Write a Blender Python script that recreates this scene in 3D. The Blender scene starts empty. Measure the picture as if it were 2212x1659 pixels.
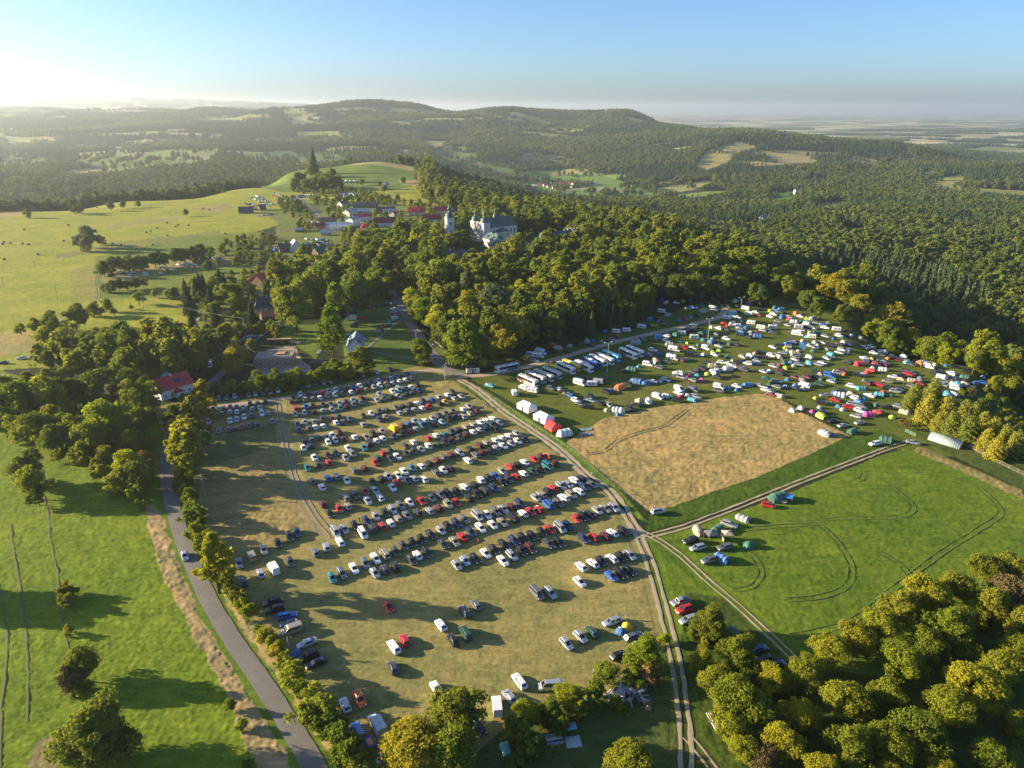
import bpy, bmesh, math, random
import numpy as np
from mathutils import Vector, Matrix

C = bpy.context.scene.collection
SC = bpy.context.scene
R = math.radians
rnd = random.Random(7)
NP = np.random.default_rng(11)

# ---------------------------------------------------------------- camera, light, sky
F0, TH, H = 2662.0, R(21.3), 120.0
CT, ST = math.cos(TH), math.sin(TH)
cam = bpy.data.cameras.new('camera')
cam.sensor_width = 36.0
cam.lens = 36.0 * F0 / 3840.0
cam.clip_start, cam.clip_end = 1.0, 120000.0
cam_o = bpy.data.objects.new('camera', cam)
cam_o.location = (0, 0, H)
cam_o.rotation_euler = (R(90) - TH, 0, 0)
C.objects.link(cam_o)
SC.camera = cam_o

SUN_EL, SUN_AZ = 14.0, -82.0            # azimuth clockwise from +Y
sun_dir = Vector((math.sin(R(SUN_AZ)) * math.cos(R(SUN_EL)), math.cos(R(SUN_AZ)) * math.cos(R(SUN_EL)), math.sin(R(SUN_EL))))
sun = bpy.data.lights.new('sun', 'SUN')
sun.energy = 5.0
sun.angle = R(0.5)
sun.color = (1.0, 0.83, 0.57)
sun_o = bpy.data.objects.new('sun', sun)
sun_o.rotation_euler = sun_dir.to_track_quat('Z', 'Y').to_euler()
C.objects.link(sun_o)

world = bpy.data.worlds.new('World')
SC.world = world
world.use_nodes = True
wn = world.node_tree
for n in list(wn.nodes):
    wn.nodes.remove(n)
HAZE = 6.0e-5
sky = wn.nodes.new('ShaderNodeTexSky')
sky.sky_type = 'NISHITA'
sky.sun_disc = False
sky.sun_elevation = R(SUN_EL)
sky.sun_rotation = R(SUN_AZ % 360)
sky.altitude = 300
sky.air_density = 0.8
sky.dust_density = 1.3
sky.ozone_density = 4.5
bg = wn.nodes.new('ShaderNodeBackground')
bg.inputs['Strength'].default_value = 0.078
wo = wn.nodes.new('ShaderNodeOutputWorld')
wn.links.new(sky.outputs[0], bg.inputs[0])
wn.links.new(bg.outputs[0], wo.inputs[0])

SC.view_settings.view_transform = 'Standard'
SC.view_settings.look = 'None'
SC.view_settings.gamma = 1.0
SC.view_settings.exposure = 1.65
SC.cycles.use_denoising = True
SC.cycles.denoising_prefilter = 'NONE'
SC.cycles.denoising_input_passes = 'RGB_ALBEDO_NORMAL'
SC.cycles.use_adaptive_sampling = False
SC.cycles.max_bounces = 8
SC.cycles.diffuse_bounces = 4
SC.cycles.glossy_bounces = 2
SC.cycles.transmission_bounces = 5
SC.cycles.transparent_max_bounces = 4
SC.cycles.volume_bounces = 0
SC.cycles.caustics_reflective = False
SC.cycles.caustics_refractive = False

# ---------------------------------------------------------------- small helpers
def tag(o, label=None, cat=None, group=None, kind=None):
    if label: o['label'] = label
    if cat: o['category'] = cat
    if group: o['group'] = group
    if kind: o['kind'] = kind
    return o

def link(name, me, parent=None, mat=None, kind=None):
    o = bpy.data.objects.new(name, me)
    C.objects.link(o)
    if parent is not None: o.parent = parent
    if kind: o['kind'] = kind
    return o

def empty(name, loc=(0, 0, 0), rz=0.0, label=None, cat=None, group=None, scale=None):
    o = bpy.data.objects.new(name, None)
    o.empty_display_size = 0.5
    o.location = loc
    o.rotation_euler = (0, 0, rz)
    if scale: o.scale = scale if hasattr(scale, '__len__') else (scale,) * 3
    C.objects.link(o)
    return tag(o, label, cat, group)

def mesh_np(name, v, faces, mats, smooth=False, fmat=None):
    """mesh from arrays; faces: (n,4) or (n,3) int array or list of lists"""
    me = bpy.data.meshes.new(name)
    if isinstance(faces, np.ndarray):
        k = faces.shape[1]
        me.vertices.add(len(v)); me.vertices.foreach_set('co', np.asarray(v, np.float32).ravel())
        me.loops.add(faces.size); me.loops.foreach_set('vertex_index', faces.astype(np.int32).ravel())
        me.polygons.add(len(faces)); me.polygons.foreach_set('loop_start', np.arange(0, faces.size, k, dtype=np.int32))
        me.polygons.foreach_set('loop_total', np.full(len(faces), k, np.int32))
        me.update(calc_edges=True)
    else:
        me.from_pydata([tuple(p) for p in v], [], faces)
        me.update()
    for m in (mats if isinstance(mats, (list, tuple)) else [mats]):
        me.materials.append(m)
    if fmat is not None:
        me.polygons.foreach_set('material_index', np.asarray(fmat, np.int32))
    if smooth:
        me.polygons.foreach_set('use_smooth', np.ones(len(me.polygons), bool))
    return me

class MB:
    """collects simple solids into one mesh"""
    def __init__(s): s.v, s.f = [], []
    def box(s, x0, x1, y0, y1, z0, z1, tx=0.0, ty=0.0):
        b = len(s.v)
        s.v += [(x0, y0, z0), (x1, y0, z0), (x1, y1, z0), (x0, y1, z0), (x0 + tx, y0 + ty, z1), (x1 - tx, y0 + ty, z1), (x1 - tx, y1 - ty, z1), (x0 + tx, y1 - ty, z1)]
        s.f += [[b + i for i in q] for q in ((3, 2, 1, 0), (4, 5, 6, 7), (0, 1, 5, 4), (1, 2, 6, 5), (2, 3, 7, 6), (3, 0, 4, 7))]
        return s
    def bar(s, a, b, r, n=6, r2=None):
        a, b = Vector(a), Vector(b); d = (b - a)
        q = d.to_track_quat('Z', 'Y'); k = len(s.v); r2 = r if r2 is None else r2
        for p, rr in ((a, r), (b, r2)):
            for i in range(n):
                t = 2 * math.pi * i / n
                s.v.append(tuple(p + q @ Vector((rr * math.cos(t), rr * math.sin(t), 0))))
        for i in range(n):
            j = (i + 1) % n
            s.f.append([k + i, k + j, k + n + j, k + n + i])
        s.f.append([k + i for i in reversed(range(n))]); s.f.append([k + n + i for i in range(n)])
        return s
    def poly(s, pts):
        b = len(s.v); s.v += [tuple(p) for p in pts]; s.f.append(list(range(b, b + len(pts)))); return s
    def lathe(s, prof, cx=0, cy=0, n=12):
        b = len(s.v)
        for r, z in prof:
            for i in range(n):
                t = 2 * math.pi * i / n
                s.v.append((cx + r * math.cos(t), cy + r * math.sin(t), z))
        for k in range(len(prof) - 1):
            for i in range(n):
                j = (i + 1) % n
                s.f.append([b + k * n + i, b + k * n + j, b + (k + 1) * n + j, b + (k + 1) * n + i])
        return s
    def prism(s, pts, y0, y1):
        """profile in x,z swept along y"""
        b, n = len(s.v), len(pts)
        s.v += [(x, y0, z) for x, z in pts] + [(x, y1, z) for x, z in pts]
        for i in range(n):
            j = (i + 1) % n
            s.f.append([b + i, b + j, b + n + j, b + n + i])
        s.f.append([b + i for i in reversed(range(n))]); s.f.append([b + n + i for i in range(n)])
        return s
    def mesh(s, name, mat, smooth=False): return mesh_np(name, s.v, s.f, mat, smooth)
    def obj(s, name, mat, parent=None, smooth=False): return link(name, s.mesh(name, mat, smooth), parent)

def copy_tree(o, parent=None):
    c = o.copy(); C.objects.link(c)
    c.parent = parent
    for ch in o.children: copy_tree(ch, c)
    return c

# ---------------------------------------------------------------- materials
def nt(m):
    m.use_nodes = True
    return m.node_tree

def N(t, kind, **kw):
    n = t.nodes.new(kind)
    for k, v in kw.items():
        if k in n.inputs: n.inputs[k].default_value = v
        else: setattr(n, k, v)
    return n

MATS = {}
def mat(name, col, rough=0.7, metal=0.0, var=0.12, scale=1.5, coat=0.0, spec=None, bump=0.0):
    """procedural surface: base colour broken up by noise in object space"""
    if name in MATS: return MATS[name]
    m = bpy.data.materials.new(name); t = nt(m)
    p = t.nodes['Principled BSDF']
    p.inputs['Roughness'].default_value = rough
    p.inputs['Metallic'].default_value = metal
    if coat: p.inputs['Coat Weight'].default_value = coat; p.inputs['Coat Roughness'].default_value = 0.08
    if spec is not None: p.inputs['Specular IOR Level'].default_value = spec
    tc = N(t, 'ShaderNodeTexCoord')
    no = N(t, 'ShaderNodeTexNoise', Scale=scale, Detail=3.0)
    t.links.new(tc.outputs['Object'], no.inputs['Vector'])
    rp = N(t, 'ShaderNodeMapRange')
    rp.inputs['From Min'].default_value = 0.3; rp.inputs['From Max'].default_value = 0.7
    rp.inputs['To Min'].default_value = 1 - var; rp.inputs['To Max'].default_value = 1 + var
    t.links.new(no.outputs[0], rp.inputs['Value'])
    mx = N(t, 'ShaderNodeVectorMath', operation='SCALE')
    mx.inputs[0].default_value = col[:3]
    t.links.new(rp.outputs[0], mx.inputs['Scale'])
    t.links.new(mx.outputs[0], p.inputs['Base Color'])
    if bump:
        b = N(t, 'ShaderNodeBump', Strength=bump)
        t.links.new(no.outputs[0], b.inputs['Height']); t.links.new(b.outputs[0], p.inputs['Normal'])
    MATS[name] = m
    return m

def leaf_mat(name, col, trans=0.35, hi=(1.45, 1.25, 0.95)):
    """leaves: diffuse and translucent, colour wandering from tree to tree and clump to clump"""
    if name in MATS: return MATS[name]
    m = bpy.data.materials.new(name); t = nt(m)
    t.nodes.remove(t.nodes['Principled BSDF'])
    out = t.nodes['Material Output']
    oi = N(t, 'ShaderNodeObjectInfo')
    tc = N(t, 'ShaderNodeTexCoord')
    no = N(t, 'ShaderNodeTexNoise', Scale=0.55, Detail=3.0)
    t.links.new(tc.outputs['Object'], no.inputs['Vector'])
    st = N(t, 'ShaderNodeTexNoise', Scale=0.009, Detail=4.0, Roughness=.65); t.links.new(oi.outputs['Location'], st.inputs['Vector'])
    a0 = N(t, 'ShaderNodeMath', operation='MULTIPLY_ADD'); a0.inputs[1].default_value = 0.85; a0.inputs[2].default_value = -0.42
    t.links.new(oi.outputs['Random'], a0.inputs[0])
    a = N(t, 'ShaderNodeMath', operation='MULTIPLY_ADD'); a.inputs[1].default_value = 1.5
    sb = N(t, 'ShaderNodeMath', operation='SUBTRACT'); sb.inputs[1].default_value = .5; t.links.new(st.outputs[0], sb.inputs[0])
    t.links.new(sb.outputs[0], a.inputs[0]); t.links.new(a0.outputs[0], a.inputs[2])
    b = N(t, 'ShaderNodeMath', operation='ADD'); t.links.new(no.outputs[0], b.inputs[0]); t.links.new(a.outputs[0], b.inputs[1])
    cr = N(t, 'ShaderNodeValToRGB')
    c = np.array(col)
    e = cr.color_ramp.elements
    e[0].position = 0.1; e[0].color = (*(c * np.array([0.62, 0.74, 0.75])), 1)
    e[1].position = 0.9; e[1].color = (*(c * np.array(hi)), 1)
    k = cr.color_ramp.elements.new(0.5); k.color = (*c, 1)
    t.links.new(b.outputs[0], cr.inputs[0])
    d = N(t, 'ShaderNodeBsdfDiffuse'); tr = N(t, 'ShaderNodeBsdfTranslucent'); mx = N(t, 'ShaderNodeMixShader', Fac=trans)
    t.links.new(cr.outputs[0], d.inputs[0]); t.links.new(cr.outputs[0], tr.inputs[0])
    t.links.new(d.outputs[0], mx.inputs[1]); t.links.new(tr.outputs[0], mx.inputs[2])
    t.links.new(mx.outputs[0], out.inputs['Surface'])
    MATS[name] = m
    return m

# ---------------------------------------------------------------- terrain
# Columns: horizon azimuth given as photo column (2212 wide). Each row: (forward distance, height).
def zrow(Y, y):            # height whose ground at distance Y shows on photo row y (2212 wide)
    return H - Y * math.tan(TH + math.atan((y - 829.5) / 1533.5))
Z = zrow
COLS = {
    -500: [(900, 0), (1300, -70), (1700, -30), (2600, -57), (3500, -57), (5000, 15), (7000, 75), (8500, 105), (10500, 40), (16000, 290), (40000, 100)],
    0:    [(900, 0), (1250, -85), (1700, -50), (2600, -60), (3500, -60), (5000, 5), (7000, 62), (8500, 100), (10500, 40), (16000, 290), (40000, 100)],
    250:  [(1010, 0), (1300, -65), (1700, -72), (2600, -62), (3500, -60), (4600, -10), (5800, 40), (7000, 92), (9500, 30), (16000, 285), (40000, 100)],
    520:  [(1150, 2), (1450, -35), (1800, -72), (2600, -62), (3500, -45), (4400, 0), (5400, 62), (6300, 100), (9500, 10), (16000, 235), (40000, 100)],
    640:  [(1200, 2), (1420, 12), (1900, -60), (2700, -62), (3500, -45), (4400, 18), (5300, 78), (5900, 112), (9000, 0), (16000, 170), (40000, 0)],
    800:  [(1200, 4), (1480, 26), (2000, -70), (2900, -60), (3700, -28), (4600, 52), (5300, 122), (5600, 138), (8000, 0), (16000, 60), (40000, -60)],
    900:  [(1100, 4), (1450, 14), (2000, -80), (2900, -75), (3700, -38), (4500, 30), (5200, 98), (5600, 115), (8000, 0), (16000, 40), (40000, -100)],
    1000: [(950, 0), (1450, -22), (2000, -95), (2600, -110), (3200, -80), (4000, -25), (4800, 52), (5600, 96), (8000, -20), (16000, 20), (40000, -140)],
    1200: [(820, 0), (1300, -45), (1800, -115), (2500, -132), (3000, -120), (4000, -48), (4900, 48), (5500, 84), (8000, -60), (16000, -20), (40000, -150)],
    1340: [(740, 0), (1400, -65), (1900, -112), (2400, -125), (2900, -95), (3900, -30), (4700, 62), (5200, 86), (7500, -110), (14000, -90), (40000, -150)],
    1430: [(690, 0), (1400, -75), (1900, -110), (2300, -120), (2800, -90), (3600, -25), (4200, 8), (4700, 22), (7000, -125), (14000, -115), (40000, -150)],
    1600: [(590, 0), (1000, -65), (1400, -82), (1900, -112), (2400, -105), (2900, -75), (3400, 2), (3800, 12), (6000, -130), (14000, -135), (40000, -150)],
    1900: [(480, 0), (620, -58), (900, -50), (1300, -70), (1900, -103), (2500, -112), (3000, -80), (3400, -30), (5000, -135), (14000, -140), (40000, -150)],
    2212: [(335, 0), (440, -52), (620, -45), (900, -60), (1300, -75), (1900, -104), (2300, -95), (2600, -82), (3600, -138), (14000, -140), (40000, -150)],
    2700: [(240, 0), (340, -52), (560, -50), (900, -65), (1300, -80), (1900, -110), (2300, -105), (2600, -100), (3600, -138), (14000, -140), (40000, -150)],
}
YG = np.exp(np.linspace(math.log(60.0), math.log(42000.0), 700))
TG = np.linspace(-1.35, 1.35, 541)

def _table():
    px = sorted(COLS)
    tc = np.array([(p - 1106) / 1533.5 * CT for p in px])
    prof = []
    for p in px:
        a = np.array(COLS[p], float)
        y0 = a[0, 0]
        k = np.concatenate([[math.log(20)], [math.log(y0 * 0.55)], np.log(a[:, 0])])
        z = np.concatenate([[0, 0], a[:, 1]])
        # monotone-ish cubic: piecewise smoothstep between knots, lightly smoothed
        ly = np.log(YG)
        i = np.clip(np.searchsorted(k, ly) - 1, 0, len(k) - 2)
        f = np.clip((ly - k[i]) / (k[i + 1] - k[i]), 0, 1)
        f = 0.5 * f + 0.5 * f * f * (3 - 2 * f)
        prof.append(z[i] + (z[i + 1] - z[i]) * f)
    prof = np.array(prof)
    tab = np.empty((len(TG), len(YG)))
    j = np.clip(np.searchsorted(tc, TG) - 1, 0, len(tc) - 2)
    f = np.clip((TG - tc[j]) / (tc[j + 1] - tc[j]), 0, 1)
    f = f * f * (3 - 2 * f)
    tab = prof[j] + (prof[j + 1] - prof[j]) * f[:, None]
    for _ in range(10):
        tab[:, 1:-1] = 0.25 * tab[:, :-2] + 0.5 * tab[:, 1:-1] + 0.25 * tab[:, 2:]
        tab[1:-1] = 0.25 * tab[:-2] + 0.5 * tab[1:-1] + 0.25 * tab[2:]
    return tab
TAB = _table()

def vnoise(x, y, seed=0):
    """value noise, numpy"""
    xi, yi = np.floor(x).astype(np.int64), np.floor(y).astype(np.int64)
    fx, fy = x - xi, y - yi
    fx, fy = fx * fx * (3 - 2 * fx), fy * fy * (3 - 2 * fy)
    def h(a, b):
        n = (a * 374761393 + b * 668265263 + seed * 1442695041) & 0x7fffffff
        n = ((n ^ (n >> 13)) * 1274126177) & 0x7fffffff
        return ((n ^ (n >> 16)) & 0xffff) / 65535.0
    return (h(xi, yi) * (1 - fx) + h(xi + 1, yi) * fx) * (1 - fy) + (h(xi, yi + 1) * (1 - fx) + h(xi + 1, yi + 1) * fx) * fy

def hgt(X, Y):
    X, Y = np.asarray(X, float), np.asarray(Y, float)
    Yc = np.clip(Y, 61, 41900)
    t = np.clip(X / Yc, -1.34, 1.34)
    a = (t + 1.35) / 2.7 * (len(TG) - 1)
    b = (np.log(Yc) - math.log(60.0)) / (math.log(42000.0) - math.log(60.0)) * (len(YG) - 1)
    i, j = np.clip(a.astype(int), 0, len(TG) - 2), np.clip(b.astype(int), 0, len(YG) - 2)
    fa, fb = a - i, b - j
    z = (TAB[i, j] * (1 - fa) + TAB[i + 1, j] * fa) * (1 - fb) + (TAB[i, j + 1] * (1 - fa) + TAB[i + 1, j + 1] * fa) * fb
    # rolling relief where the ground already leaves the plateau
    w = np.clip(np.abs(z) / 25.0, 0, 1) * np.clip((Y - 900) / 1500, 0, 1)
    w = w * (.22 + .78 * np.clip((z + 45) / 60, 0, 1))
    z = z + w * ((vnoise(X / 420, Y / 420, 3) - 0.5) * 66 + (vnoise(X / 170, Y / 170, 5) - 0.5) * 22)
    return z

def project(X, Y, Zv):
    """world -> photo pixel (3840 wide)"""
    d = Y * CT + (H - Zv) * ST
    up = Y * ST - (H - Zv) * CT
    return 1920 + F0 * X / d, 1440 - F0 * up / d

def at(x, y, z=0.0):
    """photo pixel (3840 wide) -> point at height z above the plateau"""
    u, v = (x - 1920) / F0, (y - 1440) / F0
    dz = -ST - v * CT
    t = (z - H) / dz
    return Vector((u * t, (CT - v * ST) * t, z))

def hit(x, y, zoff=0.0):
    """photo pixel -> point on the terrain (first crossing of the ray)"""
    u, v = (x - 1920) / F0, (y - 1440) / F0
    s = np.exp(np.linspace(math.log(60.0), math.log(30000.0), 3000))
    px, py, pz = u * s, (CT - v * ST) * s, H + (-ST - v * CT) * s
    below = pz < hgt(px, py) + zoff
    k = int(np.argmax(below)) if below.any() else len(s) - 1
    return Vector((float(px[k]), float(py[k]), float(hgt(px[k], py[k]))))

def D(pts): return [(a * 1.736, b * 1.736) for a, b in pts]          # 2212-wide px -> 3840-wide px
def ZM(ox, oy, pts, k=2.304): return [(ox + a / k, oy + b / k) for a, b in pts]

def inside(px, py, poly):
    poly = np.asarray(poly, float)
    r = np.zeros(np.shape(px), bool)
    x0, y0 = poly[-1]
    for x1, y1 in poly:
        c = ((y1 > py) != (y0 > py))
        if y1 != y0:
            r ^= c & (px < (x0 - x1) * (py - y1) / (y0 - y1) + x1)
        x0, y0 = x1, y1
    return r
# ---------------------------------------------------------------- land use
GR_MEADOW = (0.265, 0.258, 0.032); GR_FIELD = (0.112, 0.158, 0.018); GR_CAMP = (0.110, 0.125, 0.024)
GR_LOT = (0.258, 0.212, 0.084); GR_DRY = (0.365, 0.250, 0.110); GR_DRY2 = (0.270, 0.200, 0.085)
GR_WOOD = (0.030, 0.040, 0.014); GR_VILL = (0.150, 0.165, 0.042); TAN = (0.36, 0.27, 0.15); GR_DIRT = (0.30, 0.24, 0.165)
FAR0 = (1920, 300); FAR1 = (2880, 300); FARL = (0, 300); FARC = (960, 300)
# (polygon in photo pixels, colour, streak contrast, relief, nearest, farthest)
LAND = [
    # near meadows and fields on the plateau
    (D([(-700, 480), (0, 455), (150, 445), (300, 428), (450, 410), (590, 400), (700, 388), (910, 395), (910, 440), (640, 440), (625, 480), (520, 510), (425, 520), (300, 545), (212, 562), (212, 640), (405, 640), (420, 740), (300, 780), (0, 800), (-900, 900)]), GR_MEADOW, .5, .10, 0, 1500),
    (ZM(0, 300, [(910, 1240), (1350, 1190), (1600, 1170), (1610, 1200), (1300, 1250), (920, 1290)]), (0.27, 0.23, 0.07), .4, .05, 0, 1500),
    (ZM(0, 300, [(0, 1125), (200, 1108), (270, 1130), (190, 1165), (0, 1195)]), (0.34, 0.24, 0.10), .4, .05, 0, 1500),
    (ZM(0, 300, [(1640, 1110), (1960, 1070), (2020, 1100), (1860, 1150)]), (0.27, 0.21, 0.09), .4, .05, 0, 1500),
    (ZM(0, 960, [(0, 660), (300, 650), (370, 760), (380, 800), (0, 870)]), (0.33, 0.25, 0.10), .5, .1, 0, 1500),
    (ZM(0, 960, [(620, 110), (840, 80), (840, 190), (810, 380), (600, 330)]), (0.25, 0.22, 0.05), .5, .1, 0, 1500),
    (ZM(0, 960, [(880, 190), (1000, 110), (1500, 30), (2060, 0), (2080, 60), (1500, 120), (1100, 200), (870, 240)]), GR_LOT, .4, .05, 0, 1500),
    (ZM(0, 960, [(480, -20), (800, -60), (900, -110), (1400, -160), (1900, -220), (1920, -190), (1500, -130), (1000, -40), (500, 20)]), (0.19, 0.18, 0.05), .3, .1, 0, 1500),
    (D([(205, 555), (430, 508), (560, 500), (560, 640), (430, 645), (205, 645)]), (0.150, 0.175, 0.030), .5, .08, 0, 900),
    (ZM(0, 960, [(880, 190), (1000, 110), (1500, 30), (2060, 0), (2080, 60), (1500, 120), (1100, 200), (870, 240)]), GR_LOT, .4, .05, 0, 1500),
    (D([(480, 387), (560, 372), (640, 358), (740, 344), (830, 340), (900, 360), (893, 402), (780, 425), (640, 425), (560, 402)]), (0.120, 0.165, 0.030), .6, .1, 1100, 1900),
    (D([(690, 356), (760, 346), (830, 345), (895, 362), (893, 370), (800, 353), (700, 361)]), (0.34, 0.27, 0.13), .3, .1, 1100, 1900),
    (D([(860, 388), (905, 388), (905, 402), (870, 400)]), (0.30, 0.24, 0.11), .3, .1, 1100, 1900),
    (D([(560, 455), (700, 440), (900, 430), (1000, 470), (960, 560), (760, 640), (540, 620), (430, 640), (425, 740), (560, 700), (600, 480)]), GR_VILL, .3, .1, 0, 1300),
    (D([(815, 405), (900, 420), (965, 452), (830, 440)]), GR_MEADOW, .3, .1, 0, 1300),
    # surroundings of the car park
    (D([(-900, 900), (0, 800), (330, 900), (372, 950), (362, 1030), (395, 1165), (425, 1240), (508, 1390), (612, 1545), (700, 1750), (-900, 1750)]), (0.150, 0.195, 0.016), .9, .12, 0, 600),
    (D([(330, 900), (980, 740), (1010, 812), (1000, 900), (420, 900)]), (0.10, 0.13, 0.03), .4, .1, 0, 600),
    (D([(330, 880), (430, 860), (620, 858), (905, 790), (985, 826), (1215, 985), (1400, 1150), (1480, 1670), (1300, 1760), (700, 1760), (560, 1420), (430, 1180), (380, 1000)]), GR_LOT, .75, .05, 0, 600),
    (D([(444, 950), (592, 916), (600, 950), (618, 1025), (660, 1128), (640, 1143), (545, 1190), (470, 1168), (425, 1080)]), GR_DRY2, 1.0, .18, 0, 600),
    (D([(444, 950), (592, 916), (600, 960), (450, 1010)]), (0.15, 0.15, 0.06), 1.0, .30, 0, 600),
    (D([(585, 862), (612, 860), (640, 1000), (690, 1130), (720, 1180), (655, 1130), (618, 1025), (600, 935)]), (0.27, 0.215, 0.12), .5, .03, 0, 600),
    (D([(915, 795), (960, 790), (990, 830), (950, 838)]), (0.28, 0.23, 0.09), 1.0, .25, 0, 600),
    (D([(1010, 815), (1560, 640), (1700, 640), (2212, 800), (2500, 900), (2212, 980), (2000, 990), (1850, 940), (1660, 845), (1240, 945)]), GR_CAMP, .6, .06, 0, 700),
    (D([(1300, 840), (1500, 800), (1640, 775), (1700, 800), (1420, 860), (1320, 880)]), (0.14, 0.135, 0.04), .6, .06, 0, 700),
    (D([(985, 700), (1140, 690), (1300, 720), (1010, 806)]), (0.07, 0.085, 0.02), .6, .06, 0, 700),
    (D([(1010, 840), (1034, 834), (1236, 965), (1330, 1050), (1405, 1130), (1380, 1120), (1300, 1050), (1190, 965)]), (0.105, 0.165, 0.020), .9, .22, 0, 700),
    (D([(1223, 955), (1300, 905), (1420, 880), (1560, 858), (1665, 848), (1730, 890), (1838, 942), (1610, 1040), (1410, 1108), (1340, 1052)]), GR_DRY, 1.0, .20, 0, 700),
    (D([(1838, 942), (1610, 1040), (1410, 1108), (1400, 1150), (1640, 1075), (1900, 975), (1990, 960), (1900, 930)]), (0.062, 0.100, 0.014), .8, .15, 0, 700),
    (D([(1400, 1160), (1640, 1090), (1900, 985), (1985, 965), (2212, 1072), (2600, 1250), (2212, 1750), (1480, 1750)]), GR_FIELD, .9, .10, 0, 700),
    (D([(1985, 962), (2212, 1060), (2212, 1078), (1975, 975)]), (0.26, 0.20, 0.08), 1.0, .25, 0, 700),
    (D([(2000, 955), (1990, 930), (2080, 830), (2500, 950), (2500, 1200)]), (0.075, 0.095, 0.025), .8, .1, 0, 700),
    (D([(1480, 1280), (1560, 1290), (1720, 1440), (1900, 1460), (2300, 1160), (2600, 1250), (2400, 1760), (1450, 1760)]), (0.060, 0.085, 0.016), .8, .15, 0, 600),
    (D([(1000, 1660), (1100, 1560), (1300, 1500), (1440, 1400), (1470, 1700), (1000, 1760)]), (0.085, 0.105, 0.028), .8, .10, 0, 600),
    (ZM(0, 1560, [(1250, 780), (1335, 760), (1440, 1050), (1560, 1300), (1720, 1580), (1980, 2000), (2140, 2080), (2240, 2420), (2060, 2300), (1880, 1960), (1580, 1700), (1430, 1440), (1350, 1150), (1280, 950)]), (0.33, 0.235, 0.125), 1.0, .30, 0, 600),
    (ZM(0, 1560, [(1555, 640), (1600, 780), (1700, 1050), (1900, 1420), (2100, 1700), (2260, 1950), (2480, 2300), (2620, 2480), (2560, 2520), (2300, 2150), (1980, 1700), (1800, 1400), (1650, 1050), (1560, 800)]), (0.32, 0.23, 0.12), .9, .2, 0, 600),
    (ZM(0, 2160, [(230, 1659), (330, 1450), (480, 1370), (520, 1500), (480, 1659)]), (0.23, 0.18, 0.09), .7, .1, 0, 600),
    # valley and hills beyond
    (ZM(*FARL, [(0, 245), (280, 250), (200, 270), (0, 272)]), (0.22, 0.22, 0.08), .3, 0, 3000, 12000),
    (ZM(*FARL, [(740, 258), (1000, 250), (1350, 262), (1150, 280), (900, 268)]), (0.38, 0.28, 0.15), .3, 0, 3000, 12000),
    (ZM(*FARL, [(0, 415), (180, 430), (440, 440), (400, 448), (0, 432)]), TAN, .3, 0, 2000, 12000),
    (ZM(*FARL, [(1410, 425), (1610, 420), (1600, 440), (1420, 440)]), (0.22, 0.24, 0.07), .3, 0, 2000, 12000),
    (ZM(*FARL, [(1650, 330), (1900, 300), (2212, 290), (2212, 350), (1900, 350)]), (0.20, 0.21, 0.06), .3, 0, 2000, 12000),
    (ZM(*FARL, [(560, 560), (700, 540), (900, 575), (1100, 560), (1060, 590), (700, 580)]), (0.16, 0.20, 0.05), .3, 0, 2000, 9000),
    (ZM(*FARL, [(0, 600), (230, 620), (250, 660), (580, 680), (600, 700), (300, 720), (0, 720)]), (0.17, 0.20, 0.05), .6, 0, 2000, 9000),
    (ZM(*FARL, [(0, 640), (220, 640), (150, 665), (0, 665)]), (0.26, 0.20, 0.12), .6, 0, 2000, 9000),
    (ZM(*FARL, [(690, 660), (900, 640), (1280, 605), (1560, 600), (1900, 590), (1860, 640), (1780, 700), (1620, 730), (1350, 740), (1150, 780), (1000, 800), (800, 800), (480, 800), (700, 770), (1150, 730), (900, 740), (650, 710)]), (0.17, 0.22, 0.05), .8, 0, 2000, 9000),
    (ZM(*FARL, [(1600, 690), (1680, 655), (1790, 665), (1740, 700)]), (0.28, 0.19, 0.13), .4, 0, 2000, 9000),
    (ZM(*FARL, [(480, 800), (640, 770), (920, 770), (1150, 785), (1000, 805), (620, 815)]), (0.30, 0.23, 0.11), .4, 0, 2000, 9000),
    (ZM(*FARL, [(1100, 640), (1280, 600), (1400, 610), (1180, 660)]), (0.29, 0.22, 0.12), .4, 0, 2000, 9000),
    (ZM(*FARL, [(650, 880), (830, 875), (780, 905), (700, 905)]), (0.18, 0.21, 0.05), .4, 0, 1300, 9000),
    (ZM(*FARL, [(0, 840), (80, 850), (150, 880), (0, 900)]), (0.18, 0.21, 0.05), .4, 0, 1300, 9000),
    (ZM(*FARL, [(2100, 640), (2400, 620), (2900, 620), (3000, 700), (2600, 740), (2120, 680)]), (0.080, 0.130, 0.035), .6, 0, 1900, 9000),
    (ZM(*FARC, [(860, 240), (1100, 225), (1400, 250), (1540, 290), (1330, 280), (1100, 265)]), (0.15, 0.17, 0.06), .3, 0, 3000, 12000),
    (ZM(*FARC, [(0, 290), (130, 285), (130, 320), (0, 325)]), (0.20, 0.20, 0.07), .3, 0, 3000, 12000),
    (ZM(*FARC, [(190, 280), (300, 270), (460, 270), (420, 292), (220, 298)]), (0.19, 0.20, 0.06), .3, 0, 3000, 12000),
    (ZM(*FARC, [(670, 285), (750, 278), (820, 285), (740, 300)]), (0.19, 0.20, 0.06), .3, 0, 3000, 12000),
    (ZM(*FARC, [(560, 495), (700, 480), (840, 485), (830, 500), (600, 505)]), (0.17, 0.19, 0.07), .3, 0, 2000, 9000),
    (ZM(*FARC, [(1440, 540), (1620, 540), (1640, 575), (1790, 570), (1920, 640), (1880, 700), (1640, 690), (1520, 640), (1560, 600)]), (0.16, 0.21, 0.05), .8, 0, 1900, 9000),
    (ZM(*FARC, [(1480, 560), (1600, 545), (1640, 575), (1560, 590)]), (0.30, 0.24, 0.12), .8, 0, 1900, 9000),
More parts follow.
